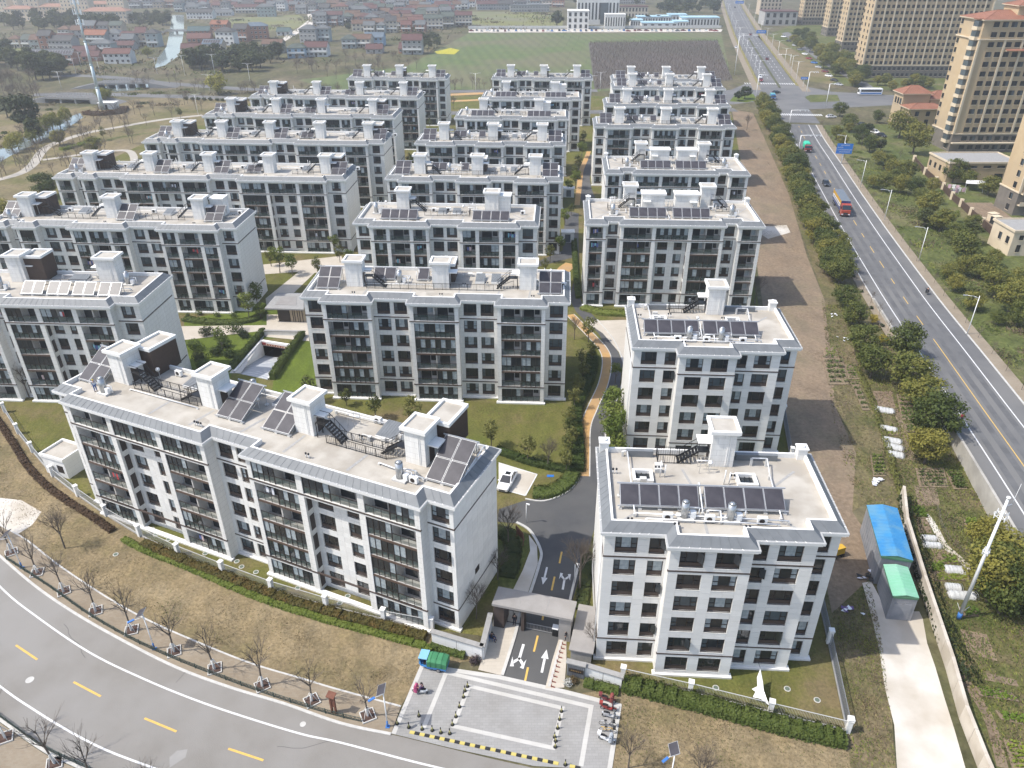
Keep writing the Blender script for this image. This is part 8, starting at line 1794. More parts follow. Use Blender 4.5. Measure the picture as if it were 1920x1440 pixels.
# yellow excavator at the corner of the nearest block
v = G(1562,1036); root = thing('excavator', 'yellow excavator half hidden behind the nearest block', 'excavator', (v.x,v.y,0), R(110)); root.scale = (.75,.75,.75); Y = paint('digger_yellow', (.55,.33,.03))
for s in (-1,1): b = MB(); b.box(-1.5,s*.75-.25,.05,1.5,s*.75+.25,.65,0); b.build('track', [M_blackp], root)
b = MB(); b.box(-1.4,-1.0,.7,1.0,1.0,1.7,0); b.box(-1.4,-1.0,1.7,-.4,1.0,2.0,0); b.build('house', [Y], root); b = MB(); b.box(.0,.1,1.7,1.1,.95,2.8,0); b.build('cab', [M_carglass], root); b = MB(); b.bar((.9,-.3,1.5),(3.2,-.3,3.4),.3,.4,0); b.bar((3.2,-.3,3.4),(3.9,-.3,1.4),.25,.3,0); b.build('boom', [Y], root); b = MB(); b.obox((3.9,-.3,1.0),(.3,0,.2),(0,.4,0),(-.15,0,.35),0); b.build('bucket', [M_blackp], root)
# ------------------------------------------------------------------ the country behind the estate
frnd = random.Random(11)
WALLC = {'cream':(.56,.50,.40),'white':(.66,.65,.62),'grey':(.36,.355,.34),'brick':(.34,.17,.115),'teal':(.33,.38,.37),'beige':(.48,.40,.30),'blue':(.30,.42,.52),'olive':(.27,.25,.19),'pink':(.50,.36,.31)}
ROOFC = {'red':(.145,.070,.058),'maroon':(.115,.058,.054),'orange':(.26,.11,.065),'grey':(.125,.135,.14),'dark':(.075,.075,.075),'green':(.085,.105,.09),'blue':(.12,.16,.20),'brown':(.14,.085,.06),'teal':(.08,.12,.12)}
WM = {k: mat('house_wall_' + k, c, tuple(x*.86 for x in c), .85, scale=.4) for k, c in WALLC.items()}
RM = {k: brickmat('house_roof_' + k, c, tuple(x*1.2 for x in c), tuple(x*.6 for x in c), .5, .35, .03, rough=.8, bump=.4, dirt=.75) for k, c in ROOFC.items()}
def hwin(w, h):
 k = ('hw', w, h)
 if k not in _cache:
  f = MB(); f.box(0,-.06,0,w,.02,h,0); f.face([(.1,-.065,.1),(w-.1,-.065,.1),(w-.1,-.065,h-.1),(.1,-.065,h-.1)], 1); f.box(w/2-.04,-.08,0,w/2+.04,-.05,h,0); _cache[k] = f.mesh('window', [M_white, M_glass])
 return _cache[k]
def house(p, wpx, wall='cream', roof='red', st=2, ang=None, label='', group='village houses', kind='gable', depth=None, solar_=False, cat='house', dormer=False):
 v = G(*p); mpp = (v - Vector((0,0,CAM_H))).length/FPX; Wd = max(5.5, wpx*mpp); D_ = depth or frnd.uniform(7.5,10.5); H_ = st*3.0 + .3
 a = R(frnd.uniform(-8,8)) if ang is None else ang; root = thing('village_house' if cat == 'house' else 'building', label, cat, (v.x, v.y, 0), a, group); x0 = -Wd/2
 b = MB(); b.box(x0,0,0,-x0,D_,H_,0)
 if kind == 'gable':
  rise = D_*.30
  for x in (x0,-x0): b.face([(x,0,H_),(x,D_,H_),(x,D_/2,H_+rise)], 0)
 b.build('wall', [WM[wall]], root); r = MB(); e = .55
 if kind == 'gable':
  rise = D_*.30; t = .16; s = rise/(D_/2)
  for sg, y in ((-1,-e),(1,D_+e)): ze = H_ - e*s; r.face([(x0-.3,y,ze),(-x0+.3,y,ze),(-x0+.3,D_/2,H_+rise),(x0-.3,D_/2,H_+rise)], 0); r.face([(x0-.3,y,ze-t),(-x0+.3,y,ze-t),(-x0+.3,y,ze),(x0-.3,y,ze)], 0); [r.face([(xx,y,ze-t),(xx,y,ze),(xx,D_/2,H_+rise),(xx,D_/2,H_+rise-t)], 0) for xx in (x0-.3,-x0+.3)]
  r.bar((x0-.35,D_/2,H_+rise+.08),(-x0+.35,D_/2,H_+rise+.08),.3,.2,0)
 elif kind == 'hip':
  w = (D_+2*e)/2; X0, X1 = x0-e, -x0+e; z = H_; rise = D_*.30; w2 = min(w, (X1-X0)/2-.05); r0, r1 = (X0+w2,D_/2,z+rise),(X1-w2,D_/2,z+rise); Y0, Y1 = -e, D_+e
  for f in ([(X0,Y0,z),(X1,Y0,z),r1,r0],[(X1,Y0,z),(X1,Y1,z),r1],[(X1,Y1,z),(X0,Y1,z),r0,r1],[(X0,Y1,z),(X0,Y0,z),r0]): r.face(f, 0)
  r.box(X0,Y0,z-.2,X1,Y1,z-.01,0)
 else: r.box(x0-.25,-.25,H_,-x0+.25,D_+.25,H_+.3,0); r.box(x0+.2,.2,H_+.3,-x0-.2,D_-.2,H_+.34,0)
 ro = r.build('roof', [RM[roof]], root)
 if dormer: d = MB(); d.box(-1.2,.2,H_,1.2,D_/2,H_+1.6,0); d.face([(-1.5,0,H_+1.5),(1.5,0,H_+1.5),(0,0,H_+2.6)], 1); d.face([(-1.5,0,H_+1.5),(0,0,H_+2.6),(0,D_/2,H_+2.6),(-1.5,D_/2,H_+1.5)], 1); d.face([(1.5,0,H_+1.5),(0,0,H_+2.6),(0,D_/2,H_+2.6),(1.5,D_/2,H_+1.5)], 1); d.build('dormer', [WM[wall], RM[roof]], ro)
 if solar_:
  s_ = D_*.30/(D_/2); ta = math.atan(s_); me = solar_mesh(1.6, 3.0); n = int((Wd-1)/1.7)
  for i in range(n): o = obj('solar_panel', me, ro, (x0+.5+i*1.7, .4, H_+.4*s_+.12)); o.rotation_euler = (ta,0,0)
 n = max(2, int(Wd/3.0)); ww = min(1.8, Wd/n*.6); me = hwin(round(ww,1), 1.5)
 for f in range(st):
  for i in range(n): obj('window', me, root, (x0 + Wd*(i+.5)/n - ww/2, -.02, f*3.0+1.0))
 d = MB(); d.box(-.6,-.08,0,.6,0,2.2,0); d.build('door', [M_brown], root)
 if st > 1 and frnd.random() < .6: k = MB(); k.box(x0+.4,-1.3,2.95,-x0-.4,0,3.1,0); k.box(x0+.4,-1.3,3.1,-x0-.4,-1.2,3.9,0); k.build('balcony', [M_white], root)
 return root
def zA(x, y): return (x/6, y/6)
def zB(x, y): return (320 + x/6, y/6)
def zC(x, y): return (640 + x/6, y/6)
def zD(x, y): return (960 + x/6, y/6)
LIST = [(zA,480,735,34,'brick','grey',2,'gable',1,'left of the twin brick houses with solar roofs'),(zA,705,735,36,'brick','grey',2,'gable',1,'right of the twin brick houses with solar roofs'),(zA,1330,718,42,'white','red',2,'gable',0,'white house with a red roof near the canal bank'),(zA,1075,490,35,'teal','orange',2,'gable',0,'pale teal house with an orange-red roof behind the tall mast'),(zA,700,470,32,'cream','maroon',1,'gable',0,'low house with a maroon roof behind the twin brick houses'),(zA,690,560,38,'grey','dark',2,'gable',0,'grey house with a dark roof just behind the twin brick houses'),(zA,1290,480,24,'white','grey',2,'hip',0,'white house with ornate gables behind the red-roofed one'),(zA,1500,500,38,'brick','maroon',2,'gable',0,'long maroon-roofed house near the canal'),(zA,1150,600,34,'teal','grey',2,'hip',0,'grey-blue villa between the mast and the white house'),(zA,1400,560,30,'grey','maroon',1,'gable',0,'low maroon roof behind the white house'),(zA,950,630,34,'brick','maroon',1,'gable',0,'low dark red roof left of the mast'),(zA,1020,690,26,'brick','maroon',1,'gable',0,'small red roof right of the mast'),
 (zB,570,178,34,'white','grey',1,'gable',0,'white hall with three arched windows by the spring field'),(zB,330,215,42,'white','dark',2,'gable',0,'white house with a dark roof beside the far canal'),(zB,250,150,22,'white','grey',2,'hip',0,'small white villa on the canal bend'),(zB,600,110,44,'beige','maroon',1,'gable',0,'long house with a maroon roof behind the white hall'),(zB,550,360,28,'brick','orange',2,'gable',0,'house with an orange roof and dormer'),(zB,330,440,34,'brick','teal',2,'gable',0,'dark teal-roofed house beside the canal bridge'),(zB,320,480,36,'brick','red',1,'gable',0,'low red-roofed house by the canal'),(zB,480,600,32,'beige','blue',2,'gable',1,'tan house with a glazed solar front by the canal'),(zB,260,600,38,'cream','maroon',1,'gable',0,'long low maroon-roofed shed by the canal'),(zB,620,510,30,'white','dark',3,'hip',0,'tall ornate white house with twin gables'),(zB,795,470,22,'brick','dark',3,'gable',0,'narrow red brick house with green windows'),(zB,970,440,36,'brick','blue',3,'hip',0,'large brick house with a blue hip roof'),(zB,1150,600,34,'olive','brown',2,'gable',0,'unfinished olive house beside the green shed'),(zB,1420,655,30,'blue','green',2,'hip',0,'pale blue house with green turrets'),(zB,1640,640,38,'white','maroon',2,'gable',0,'house with a maroon roof and white window band'),(zB,1550,480,28,'grey','grey',3,'hip',0,'grey villa with a curved hip roof'),(zB,1720,470,22,'teal','grey',3,'hip',0,'tall teal villa beside the grey one'),(zB,1690,285,26,'grey','grey',3,'hip',0,'grey hip-roofed villa along the village lane'),(zB,1840,290,30,'grey','maroon',3,'gable',0,'maroon-roofed house right of the village lane'),(zB,1080,190,28,'teal','grey',3,'hip',0,'grey-green villa above the spring field'),(zB,860,150,36,'cream','maroon',2,'gable',0,'cream house left of the grey-green villa'),
 (zC,90,545,24,'teal','green',2,'hip',0,'teal villa at the edge of the bare orchard'),(zC,230,540,32,'cream','brown',2,'gable',0,'brown-roofed house beside the glass-fronted one'),(zC,370,520,32,'blue','blue',2,'gable',0,'glass-fronted blue house'),(zC,370,605,28,'grey','maroon',1,'gable',0,'low maroon-roofed annex before the glass-fronted house'),(zC,800,615,34,'grey','maroon',3,'gable',0,'tall grey house with a maroon roof standing alone before the orchard'),(zC,690,600,12,'brick','maroon',1,'gable',0,'small brick annex of the lone tall house'),(zC,240,352,34,'cream','brown',2,'gable',0,'brown-roofed house in the first village row, left'),(zC,410,335,20,'cream','brown',2,'gable',0,'narrow brown-roofed house in the first village row'),(zC,540,325,24,'grey','grey',2,'hip',0,'grey villa in the first village row'),(zC,665,332,22,'cream','pinkish' if 0 else 'brown',2,'gable',0,'small cream house in the first village row'),(zC,820,315,34,'grey','red',2,'gable',0,'red-roofed house in the first village row'),(zC,1040,335,32,'cream','green',3,'gable',0,'tall cream house with a green-grey roof in the first row'),(zC,1200,312,22,'olive','green',3,'gable',0,'olive house right of the tall cream one'),(zC,1360,295,34,'cream','maroon',3,'gable',0,'cream house with a maroon roof at the end of the first row'),
 (zC,310,270,32,'pink','maroon',2,'hip',0,'pink hip-roofed villa in the second village row'),(zC,120,235,26,'cream','brown',2,'gable',0,'cream house at the left of the second village row'),(zC,330,185,32,'cream','green',2,'gable',0,'cream house with a dark green roof in the third row'),(zC,690,192,30,'white','maroon',2,'gable',0,'white-gabled maroon-roofed house in the third row'),(zC,590,95,24,'white','dark',2,'gable',0,'white house with two gables in the fourth row'),(zC,750,85,22,'white','grey',2,'gable',0,'white house with pointed dormers in the fourth row'),(zC,410,105,26,'cream','maroon',2,'hip',0,'maroon hip-roofed villa in the fourth row'),(zC,930,105,26,'cream','blue',1,'flat',0,'long shed with a bright blue roof'),(zC,1090,55,38,'blue','blue',2,'flat',0,'long blue shed at the top of the village'),(zC,1140,165,28,'white','maroon',3,'gable',0,'tall white house with a maroon roof'),(zC,1290,115,18,'white','brown',2,'gable',0,'small white house above the spring field'),(zC,1370,105,16,'white','grey',2,'gable',0,'small white villa above the spring field'),(zC,1680,112,46,'grey','maroon',2,'gable',0,'long terrace at the top of the spring field'),(zC,1850,112,26,'grey','dark',2,'gable',0,'dark-roofed house right of the long terrace'),(zD,200,135,66,'grey','grey',2,'flat',0,'long grey school-like block at the edge of the village'),(zD,240,75,30,'white','grey',2,'gable',0,'white house behind the long grey block')]
for f, x, y, w, wa, ro, st, kd, so, lab in LIST: house(f(x,y), w, wa, ro, st, None, lab if len(lab.split()) > 4 else lab + ' in the village', 'village houses', kd, None, bool(so), 'house', 'dormer' in lab)
# the crowded village rows at the back
cnt = 0
for row, (x0, x1, y) in enumerate(((330,640,16),(240,640,7),(640,860,6),(640,840,20),(320,470,2),(860,1050,8),(560,640,26),(700,840,34),(500,620,14),(250,330,14),(640,720,30),(860,960,3),(700,900,0),(350,640,-3),(640,1100,-6),(250,640,-9),(900,1300,-9),(650,850,27),(655,860,39),(645,800,46),(335,430,22),(430,560,20),(600,640,50),(590,640,38),(860,1050,14),(120,235,70),(30,110,92),(240,300,88),(690,790,62))):
 x = x0 + frnd.uniform(0,6)
 while x < x1:
  w = frnd.uniform(13,21) if y > 10 else frnd.uniform(10,17); wa, ro, st, kd = frnd.choice(['cream','white','grey','brick','grey','beige','teal']), frnd.choice(['red','maroon','dark','grey','dark','brown','green','brown','grey','grey']), frnd.choice([2,2,3]), frnd.choice(['gable','gable','hip']); house((x, y + frnd.uniform(-2,2)), w, wa, ro, st, None, '%s-storey distant house, %s walls, %s %s roof, %s' % ({2:'two',3:'three'}[st], wa, ro, kd, 'beside the far canal' if x < 340 else 'left of the village lane' if x < 580 else 'right of the village lane' if x < 860 else 'behind the far car park'), 'distant village houses', kd); x += w + frnd.uniform(3,9); cnt += 1
# pale buildings with terracotta roofs at the upper left
def palace(p, wpx, d, st, tower_=False, lab=''):
 v = G(*p); mpp = (v - Vector((0,0,CAM_H))).length/FPX; Wd = wpx*mpp; H_ = st*3.4; root = thing('terracotta_roofed_building', lab, 'building', (v.x,v.y,0), R(frnd.uniform(-4,4)), 'cream buildings with terracotta roofs'); b = MB(); b.box(-Wd/2,0,0,Wd/2,d,H_,0); b.build('wall', [mat('cream_stucco', (.62,.50,.36), (.66,.55,.41), .85, scale=.3)], root); ro = hip_roof(root, -Wd/2, 0, Wd/2, d, H_+.2, min(Wd,d)*.22, .6); ro.data.materials[0] = brickmat('faded_tiles', (.30,.165,.115), (.34,.195,.14), (.22,.12,.085), .3, .22, .02, rough=.8, dirt=.8)
 n = max(2,int(Wd/3.2)); me = hwin(1.3,1.8)
 for f in range(st):
  for i in range(n): obj('window', me, root, (-Wd/2 + Wd*(i+.5)/n - .65, -.02, f*3.4+1.0))
for i, (x, y, w, d, st) in enumerate(((230,235,42,12,3),(30,205,24,12,5),(140,140,22,10,7),(400,200,18,10,7),(380,110,24,10,8),(560,100,24,10,7),(640,205,46,12,3),(800,210,22,10,6),(940,240,26,12,6),(1150,170,56,12,3),(1330,195,26,10,6),(1200,265,66,14,3),(280,110,30,12,4),(440,160,20,12,4))): palace(zA(x,y), w, d, st, False, 'cream building with a terracotta roof at the upper left, ' + ['arcaded wing before the first towers','at the left picture edge','tower second from the left','slim tower in front','tallest tower','tower beside the tallest','arcaded wing in the middle','tower behind the steel mast','tower right of the steel mast','long arcaded wing at right','end tower of the right wing','low hall before the right wing','low roof behind the first towers','narrow block between the wings'][i])
# municipal building, brick hall, blue sheds
def block2(name, lab, p, wpx, H_, d, wm, cols, rows, cat='building', rm=None, strip=None):
 v = G(*p); mpp = (v - Vector((0,0,CAM_H))).length/FPX; Wd = wpx*mpp; root = thing(name, lab, cat, (v.x,v.y,0), R(-3)); b = MB(); b.box(-Wd/2,0,0,Wd/2,d,H_,0); b.build('wall', [wm], root); b = MB(); b.box(-Wd/2-.3,-.3,H_,Wd/2+.3,d+.3,H_+.5,0); b.build('roof', [rm or WM['white']], root)
 for i in range(cols):
  for j in range(rows): w = MB(); ww = Wd/cols*.45; w.box(-ww/2,-.08,0,ww/2,.02,H_/rows*.62,0); w.build('window', [M_glass], root, (-Wd/2+Wd*(i+.5)/cols, 0, H_*(j+.2)/rows))
 return root, Wd
block2('municipal_building', 'white municipal building, front wing with a dark portal', zD(740,330), 36, 14, 18, WM['white'], 4, 3); r_, w_ = block2('municipal_building', 'white municipal building, tall rear wing with slit windows', zD(960,280), 70, 22, 16, WM['white'], 12, 1); b = MB(); b.box(w_*.06,-.5,1,w_*.24,0,18,0); b.build('glazed_hall', [M_glass2], r_); block2('municipal_building', 'white municipal building, low right wing with slit windows', zD(1155,325), 34, 11, 12, WM['white'], 8, 1); block2('brick_hall', 'long cream hall with a maroon roof right of the municipal building', zD(1340,205), 54, 10, 14, WM['cream'], 10, 2, 'building', RM['maroon'])
M_paleblue = mat('pale_blue_sheet', (.30,.46,.54), (.36,.52,.58), .6, scale=.1)
for i, (x, y, w, h) in enumerate(((1400,300,20,5),(1480,275,22,6),(1590,275,24,6),(1710,270,22,6),(1860,265,30,7),(1660,318,60,4),(1900,318,24,5))): block2('blue_roofed_shed', 'low shed with a pale blue roof beyond the field, ' + ['first from the left','second from the left','third from the left','fourth from the left','tall one at the right','long one at the kerb','short one at the kerb'][i], zD(x,y), w, h, 16, WM['white'], 5, 1, 'shed', M_paleblue)
block2('blue_roofed_shed', 'long glazed shed with a pale blue roof beside the wide road', (1312,50), 62, 7, 18, WM['white'], 12, 1, 'shed', M_paleblue); block2('portico_house', 'grey hall with a maroon gable roof by the wide road', (1462,48), 52, 11, 22, WM['grey'], 5, 2, 'building', RM['maroon']); block2('tan_block', 'tan apartment block behind the maroon-roofed hall', (1443,28), 34, 26, 16, WM['beige'], 6, 7)
for i in range(4): block2('distant_block', 'white distant apartment block at the very top, ' + ['first','second','third','fourth'][i] + ' from the left', (462 + i*13, 6), 10, 20, 12, WM['white'], 4, 6)
for i in range(3): block2('distant_block', 'grey distant slab block at the top right of the village, ' + ['left','middle','right'][i], (1150 + i*24, 8), 20, 16, 12, WM['grey'], 7, 5)
# car park rows
for i in range(46):
 x = 884 + i*10.2 + frnd.uniform(-2,2); car('small parked car beyond the orchard field, %s from the left' % nth(i+1), (x, 58.5 + frnd.uniform(-.7,.7)), R(frnd.choice([90,90,0,-90])), PAINTS[frnd.randrange(9)], group='cars parked beyond the orchard field', simple=True)
b = MB(); p0, p1 = G(878,54), G(1352,53); d = p1-p0; root = wall_run('field_wall', 'long white wall behind the parked cars beyond the field', [p0, p1], 2.2, .4, WM['white'], False, False, False)
# trees
def grove(kind, poly, n, s0, s1, label, group, zc=0):
 xs = [p[0] for p in poly]; ys = [p[1] for p in poly]; k = 0; it = 0
 def inside(x, y):
  c = False
  for i in range(len(poly)):
   (xa, ya), (xb, yb) = poly[i-1], poly[i]
   if (ya > y) != (yb > y) and x < (xb-xa)*(y-ya)/(yb-ya) + xa: c = not c
  return c
 while k < n and it < n*40:
  it += 1; x, y = frnd.uniform(min(xs),max(xs)), frnd.uniform(min(ys),max(ys))
  if inside(x, y): c = G(x, y, zc); tree(kind, (c.x, c.y, 0), frnd.uniform(s0,s1), label, group); k += 1
grove('far', [(0,47),(60,42),(150,40),(230,48),(225,56),(150,58),(60,58),(0,58)], 46, 1.1,1.8, 'dark evergreen tree in the belt before the terracotta-roofed buildings', 'evergreens before the terracotta roofs'); grove('dark', [(34,132),(60,118),(100,128),(122,140),(118,152),(60,152)], 16, 1.5,2.1, 'dark rounded evergreen in the clump left of the far bridge', 'evergreens left of the far bridge'); grove('dark', [(-20,105),(22,98),(30,120),(20,130),(-20,135)], 10, 1.4,2.0, 'dark evergreen at the left edge above the bare thicket', 'evergreens at the left edge'); grove('far', [(330,108),(420,112),(530,108),(535,122),(480,135),(400,138),(335,138)], 34, 1.0,1.7, 'evergreen tree in the belt behind the far road', 'evergreens behind the far road')
grove('bare_fine', [(-20,150),(60,150),(85,185),(60,200),(20,205),(-20,200)], 46, 1.1,1.6, 'purple-brown bare tree in the thicket at the left edge', 'bare thicket at the left edge'); grove('bare_fine', [(540,118),(640,108),(760,112),(800,128),(700,150),(560,150)], 44, .9,1.3, 'grey bare tree in the scrub behind the last left-hand block', 'bare scrub behind the last blocks'); grove('bare_fine', [(200,148),(380,160),(500,168),(640,176),(640,186),(400,178),(260,172)], 40, .8,1.2, 'bare tree between the two back roads', 'bare trees between the back roads'); grove('bare_fine', [(0,300),(40,250),(150,225),(300,195),(400,190),(380,215),(260,240),(180,262),(120,285),(60,330),(0,345)], 70, .75,1.1, 'bare tree in the park meadow beside the long blocks', 'bare trees in the park meadow'); grove('bare_fine', [(60,300),(160,265),(280,240),(300,255),(180,300),(110,330),(60,340)], 20, .7,1.0, 'bare tree in the park meadow beside the long blocks', 'bare trees in the park meadow'); grove('bare_fine', [(640,160),(840,162),(1110,160),(1110,170),(840,172),(640,172)], 26, .8,1.1, 'bare roadside tree before the orchard field', 'bare roadside trees before the orchard'); grove('far', [(235,35),(320,20),(318,50),(300,60),(240,52)], 22, .8,1.3, 'tree on the grey wooded bank of the far canal', 'trees on the far canal bank'); grove('bare_fine', [(235,35),(320,20),(318,50),(300,60),(240,52)], 16, .9,1.4, 'bare tree on the grey wooded bank of the far canal', 'bare trees on the far canal bank'); grove('far', [(250,-6),(640,-8),(900,-8),(1300,-8),(1340,10),(1280,22),(1220,16),(900,0),(640,14),(250,12)], 70, .8,1.4, 'dark tree among the distant village houses', 'dark trees among the village houses'); grove('far', [(1230,26),(1345,28),(1345,4),(1260,0)], 34, 1.1,1.7, 'dark tree in the wood left of the wide road', 'dark wood left of the wide road'); grove('far', [(640,26),(860,30),(880,48),(700,60),(640,58)], 26, .6,1.0, 'dark tree among the first village rows', 'dark trees among the first village rows'); grove('far', [(735,78),(830,74),(825,90),(745,98)], 10, .7,1.0, 'dark bamboo-like clump beside the lone tall house', 'dark clumps beside the lone tall house')
grove('camphor', [(1480,60),(1530,80),(1600,130),(1640,160),(1600,165),(1540,130),(1490,90)], 34, 1.0,1.6, 'camphor tree below the far beige towers', 'camphor trees below the far beige towers'); grove('camphor', [(1640,160),(1700,158),(1800,165),(1800,172),(1650,172)], 10, .8,1.2, 'camphor tree below the far beige towers', 'camphor trees below the far beige towers')
for (x, y), s, k, lab in (((405,152),1.9,'willow','big yellow-green willow beside the far road'), ((42,212),2.1,'dark','large dark evergreen on the canal bank'), ((62,245),1.2,'dark','dark evergreen beside the canal willows'), ((8,200),1.3,'dark','dark evergreen at the left edge by the canal'), ((80,338),1.5,'camphor','pine-like tree beyond the longest left block'), ((0,400),1.6,'camphor','green tree at the left edge behind the second block'), ((172,268),1.1,'camphor','round evergreen on the park meadow'), ((335,205),1.2,'young','slim evergreen near the park path'), ((190,243),1.2,'young','slim crowned tree on the park meadow'), ((108,255),1.0,'camphor','small evergreen on the canal bank'), ((1045,37),1.9,'far','round dark tree left of the municipal building'), ((1172,38),1.6,'far','round tree right of the municipal building'), ((275,96),1.2,'willow','yellowish tree beside the canal houses'), ((1398,172),1.0,'dark','dark tree on the left corner island'), ((1385,178),.8,'dark','smaller dark tree on the left corner island')): crown_at(k, (x,y), s, lab, None, 3.4)
for (x, y), s in (((58,252),.9),((70,244),1.0),((84,232),1.0),((95,228),1.0),((108,220),1.1),((122,214),1.0),((30,262),1.0),((20,270),.9),((190,178),1.0),((200,176),.9)): crown_at('willow', (x,y), s, 'fresh yellow-green willow leaning over the park canal', 'willows along the park canal', 3.6)
hedge('shrub_row', 'yellow-green shrub row curving through the park meadow', [(115,282),(140,276),(165,268),(185,262)], 3.0, .9, L_bright, .9, 30, .25); hedge('shrub_row', 'dark shrub ring around the steel mast hut', [(160,214),(190,216),(225,212),(235,204)], 4.0, 1.6, L_red, .9, 40, .3)
# tall steel mast with hut
v = G(193,206); root = thing('telecom_mast', 'tall pale steel telecom mast rising from the park', 'mast', (v.x,v.y,0)); Mm = mat('pale_mast', (.50,.58,.60), None, .4, metal=.2)
for i in range(5): b = MB(); b.cyl((0,0,i*9.6),(0,0,(i+1)*9.6),.95-.15*i,.80-.15*i,14,0); b.cyl((0,0,(i+1)*9.6-.15),(0,0,(i+1)*9.6+.15),.98-.15*i,.98-.15*i,14,0); b.build('mast_section', [Mm], root)
for z in (36,40,44): 
 b = MB(); b.tube([(math.cos(k*math.pi/5)*1.5, math.sin(k*math.pi/5)*1.5, z) for k in range(11)], .07, 5, 0)
 for k in range(5): a_ = k*2*math.pi/5; b.bar((0,0,z),(math.cos(a_)*1.5,math.sin(a_)*1.5,z),.08,.08,0)
 b.build('antenna_platform', [Mm], root)
 for k in range(5): a_ = k*2*math.pi/5; b = MB(); b.box(-.18,-.12,0,.18,.12,2.2,0); b.build('antenna', [P_white], root, (math.cos(a_)*1.6,math.sin(a_)*1.6,z-.6), a_)
v2 = G(205,203); o = MB(); o.box(-3.6,-2.4,0,3.6,2.4,2.6,0); o.box(-3.9,-2.7,2.6,3.9,2.7,2.85,0); o.box(-.5,-2.43,.1,.5,-2.4,2.0,1); k = o.build('equipment_hut', [M_white, M_frame], None, (v2.x,v2.y,0)); tag(k, 'low white equipment hut at the foot of the steel mast', 'hut')
# bridges over the canal
def bridge(label, a, c, w, z=2.2, n=3):
 a = G(*a); c = G(*c); d = c-a; L = d.length; root = thing('road_bridge', label, 'bridge', (a.x,a.y,0), math.atan2(d.y,d.x)); b = MB(); b.box(0,-w/2,z-.7,L,w/2,z,0); b.box(0,-w/2,z,L,-w/2+.35,z+.25,0); b.box(0,w/2-.35,z,L,w/2,z+.25,0); b.build('deck', [M_coping], root); b = MB(); b.box(.0,-w/2+.4,z,L,w/2-.4,z+.03,0); b.build('roadway', [M_asphr], root)
 for s in (-1,1):
  b = MB(); b.box(0,s*(w/2-.2)-.06,z+.85,L,s*(w/2-.2)+.06,z+1.0,0)
  for i in range(int(L/1.6)): b.box(i*1.6,s*(w/2-.2)-.08,z+.2,i*1.6+.25,s*(w/2-.2)+.08,z+.9,0)
  b.build('balustrade', [M_coping], root)
 for i in range(1,n): b = MB(); b.box(L*i/n-.5,-w/2+.3,0,L*i/n+.5,w/2-.3,z-.7,0); b.build('pier', [M_coping], root)
 for x0, x1 in ((-14,0),(L,L+14)):
  b = MB(); A_ = [(x0,-w/2,z if x0 >= 0 else 0.03),(x1,-w/2,z if x1 <= 0 else .03),(x1,w/2,z if x1 <= 0 else .03),(x0,w/2,z if x0 >= 0 else .03)]; b.face(A_, 0)
  for y in (-w/2,w/2): b.face([(x0,y,0),(x1,y,0),(x1,y,A_[1][2]),(x0,y,A_[0][2])], 1)
  b.build('approach_ramp', [M_asphr, M_coping], root)
 b = MB(); b.box(-.6,-w/2,0,0,w/2,z-.7,0); b.box(L,-w/2,0,L+.6,w/2,z-.7,0); b.build('abutment', [M_coping], root)
bridge('near road bridge over the park canal left of the steel mast', (98,190), (180,192), 9, 2.6, 3); bridge('far road bridge with dark arches behind the steel mast', (190,164), (285,163), 9, 2.8, 5); bridge('small footbridge over the far canal', (312,62), (352,62), 3, 2, 2)
for i, ((x, y), h) in enumerate((((153,127),9),((143,140),9),((188,139),9),((295,139),9),((347,142),11),((403,140),11),((470,160),11),((116,168),9),((372,216),9),((395,175),9),((1005,170),9),((892,172),9),((1125,170),9))): street_lamp((x,y), 'white lamp post along the back roads behind the estate', h, R(0), 2, 'lamp posts along the back roads')
for i in range(7): shrub('shrub', 'round clipped shrub in the row along the back road, %s from the left' % nth(i+1), (349 + i*11.5, 187 + i*.4), 1.4, 1.5, L_dark, 120, .3, 'shrub', 'clipped shrubs along the back road')
for p, w, h, c, lab in ((zB(760,680),6,3,'teal','green-roofed shed beside the unfinished house'), (zB(1270,400),5,3,'teal','low green-roofed pavilion on the village lane')): house(p, 40 if 'beside' in lab else 22, 'white', 'teal', 1, 0, lab, None, 'gable', 8, False, 'shed')
# saplings: too many to count
def sapling_rows(name, label, poly, du, dv, h, m, jit=.4, fl=3, ang=R(8)):
 P = gl(poly); c = sum(P, Vector())/len(P); ca_, sa = math.cos(ang), math.sin(ang); loc = [((p-c).x*ca_ - (p-c).y*sa, (p-c).x*sa + (p-c).y*ca_) for p in P]; b = MB(); ys = [q[1] for q in loc]; xs = [q[0] for q in loc]; x = min(xs)
 def ins(x, y):
  k = False
  for i in range(len(loc)):
   (xa, ya), (xb, yb) = loc[i-1], loc[i]
   if (ya > y) != (yb > y) and x < (xb-xa)*(y-ya)/(yb-ya) + xa: k = not k
  return k
 while x < max(xs):
  y = min(ys)
  while y < max(ys):
   if ins(x,y):
    u = x + frnd.uniform(-jit,jit); w = y + frnd.uniform(-jit,jit); X = c.x + u*ca_ + w*sa; Y = c.y - u*sa + w*ca_
    for k in range(fl): a_ = frnd.uniform(0,6.28); s = h*frnd.uniform(.6,1.1); e = Vector((math.cos(a_),math.sin(a_),0)); b.face([(X,Y,.02),(X+e.x*s*.10,Y+e.y*s*.10,s*.55),(X+e.x*s*.34,Y+e.y*s*.34,s),(X+e.x*s*.02,Y+e.y*s*.02,s*.5)], 0)
   y += dv
  x += du
 o = b.build(name, [m], None, kind='stuff'); o['label'] = label; o['category'] = 'saplings'
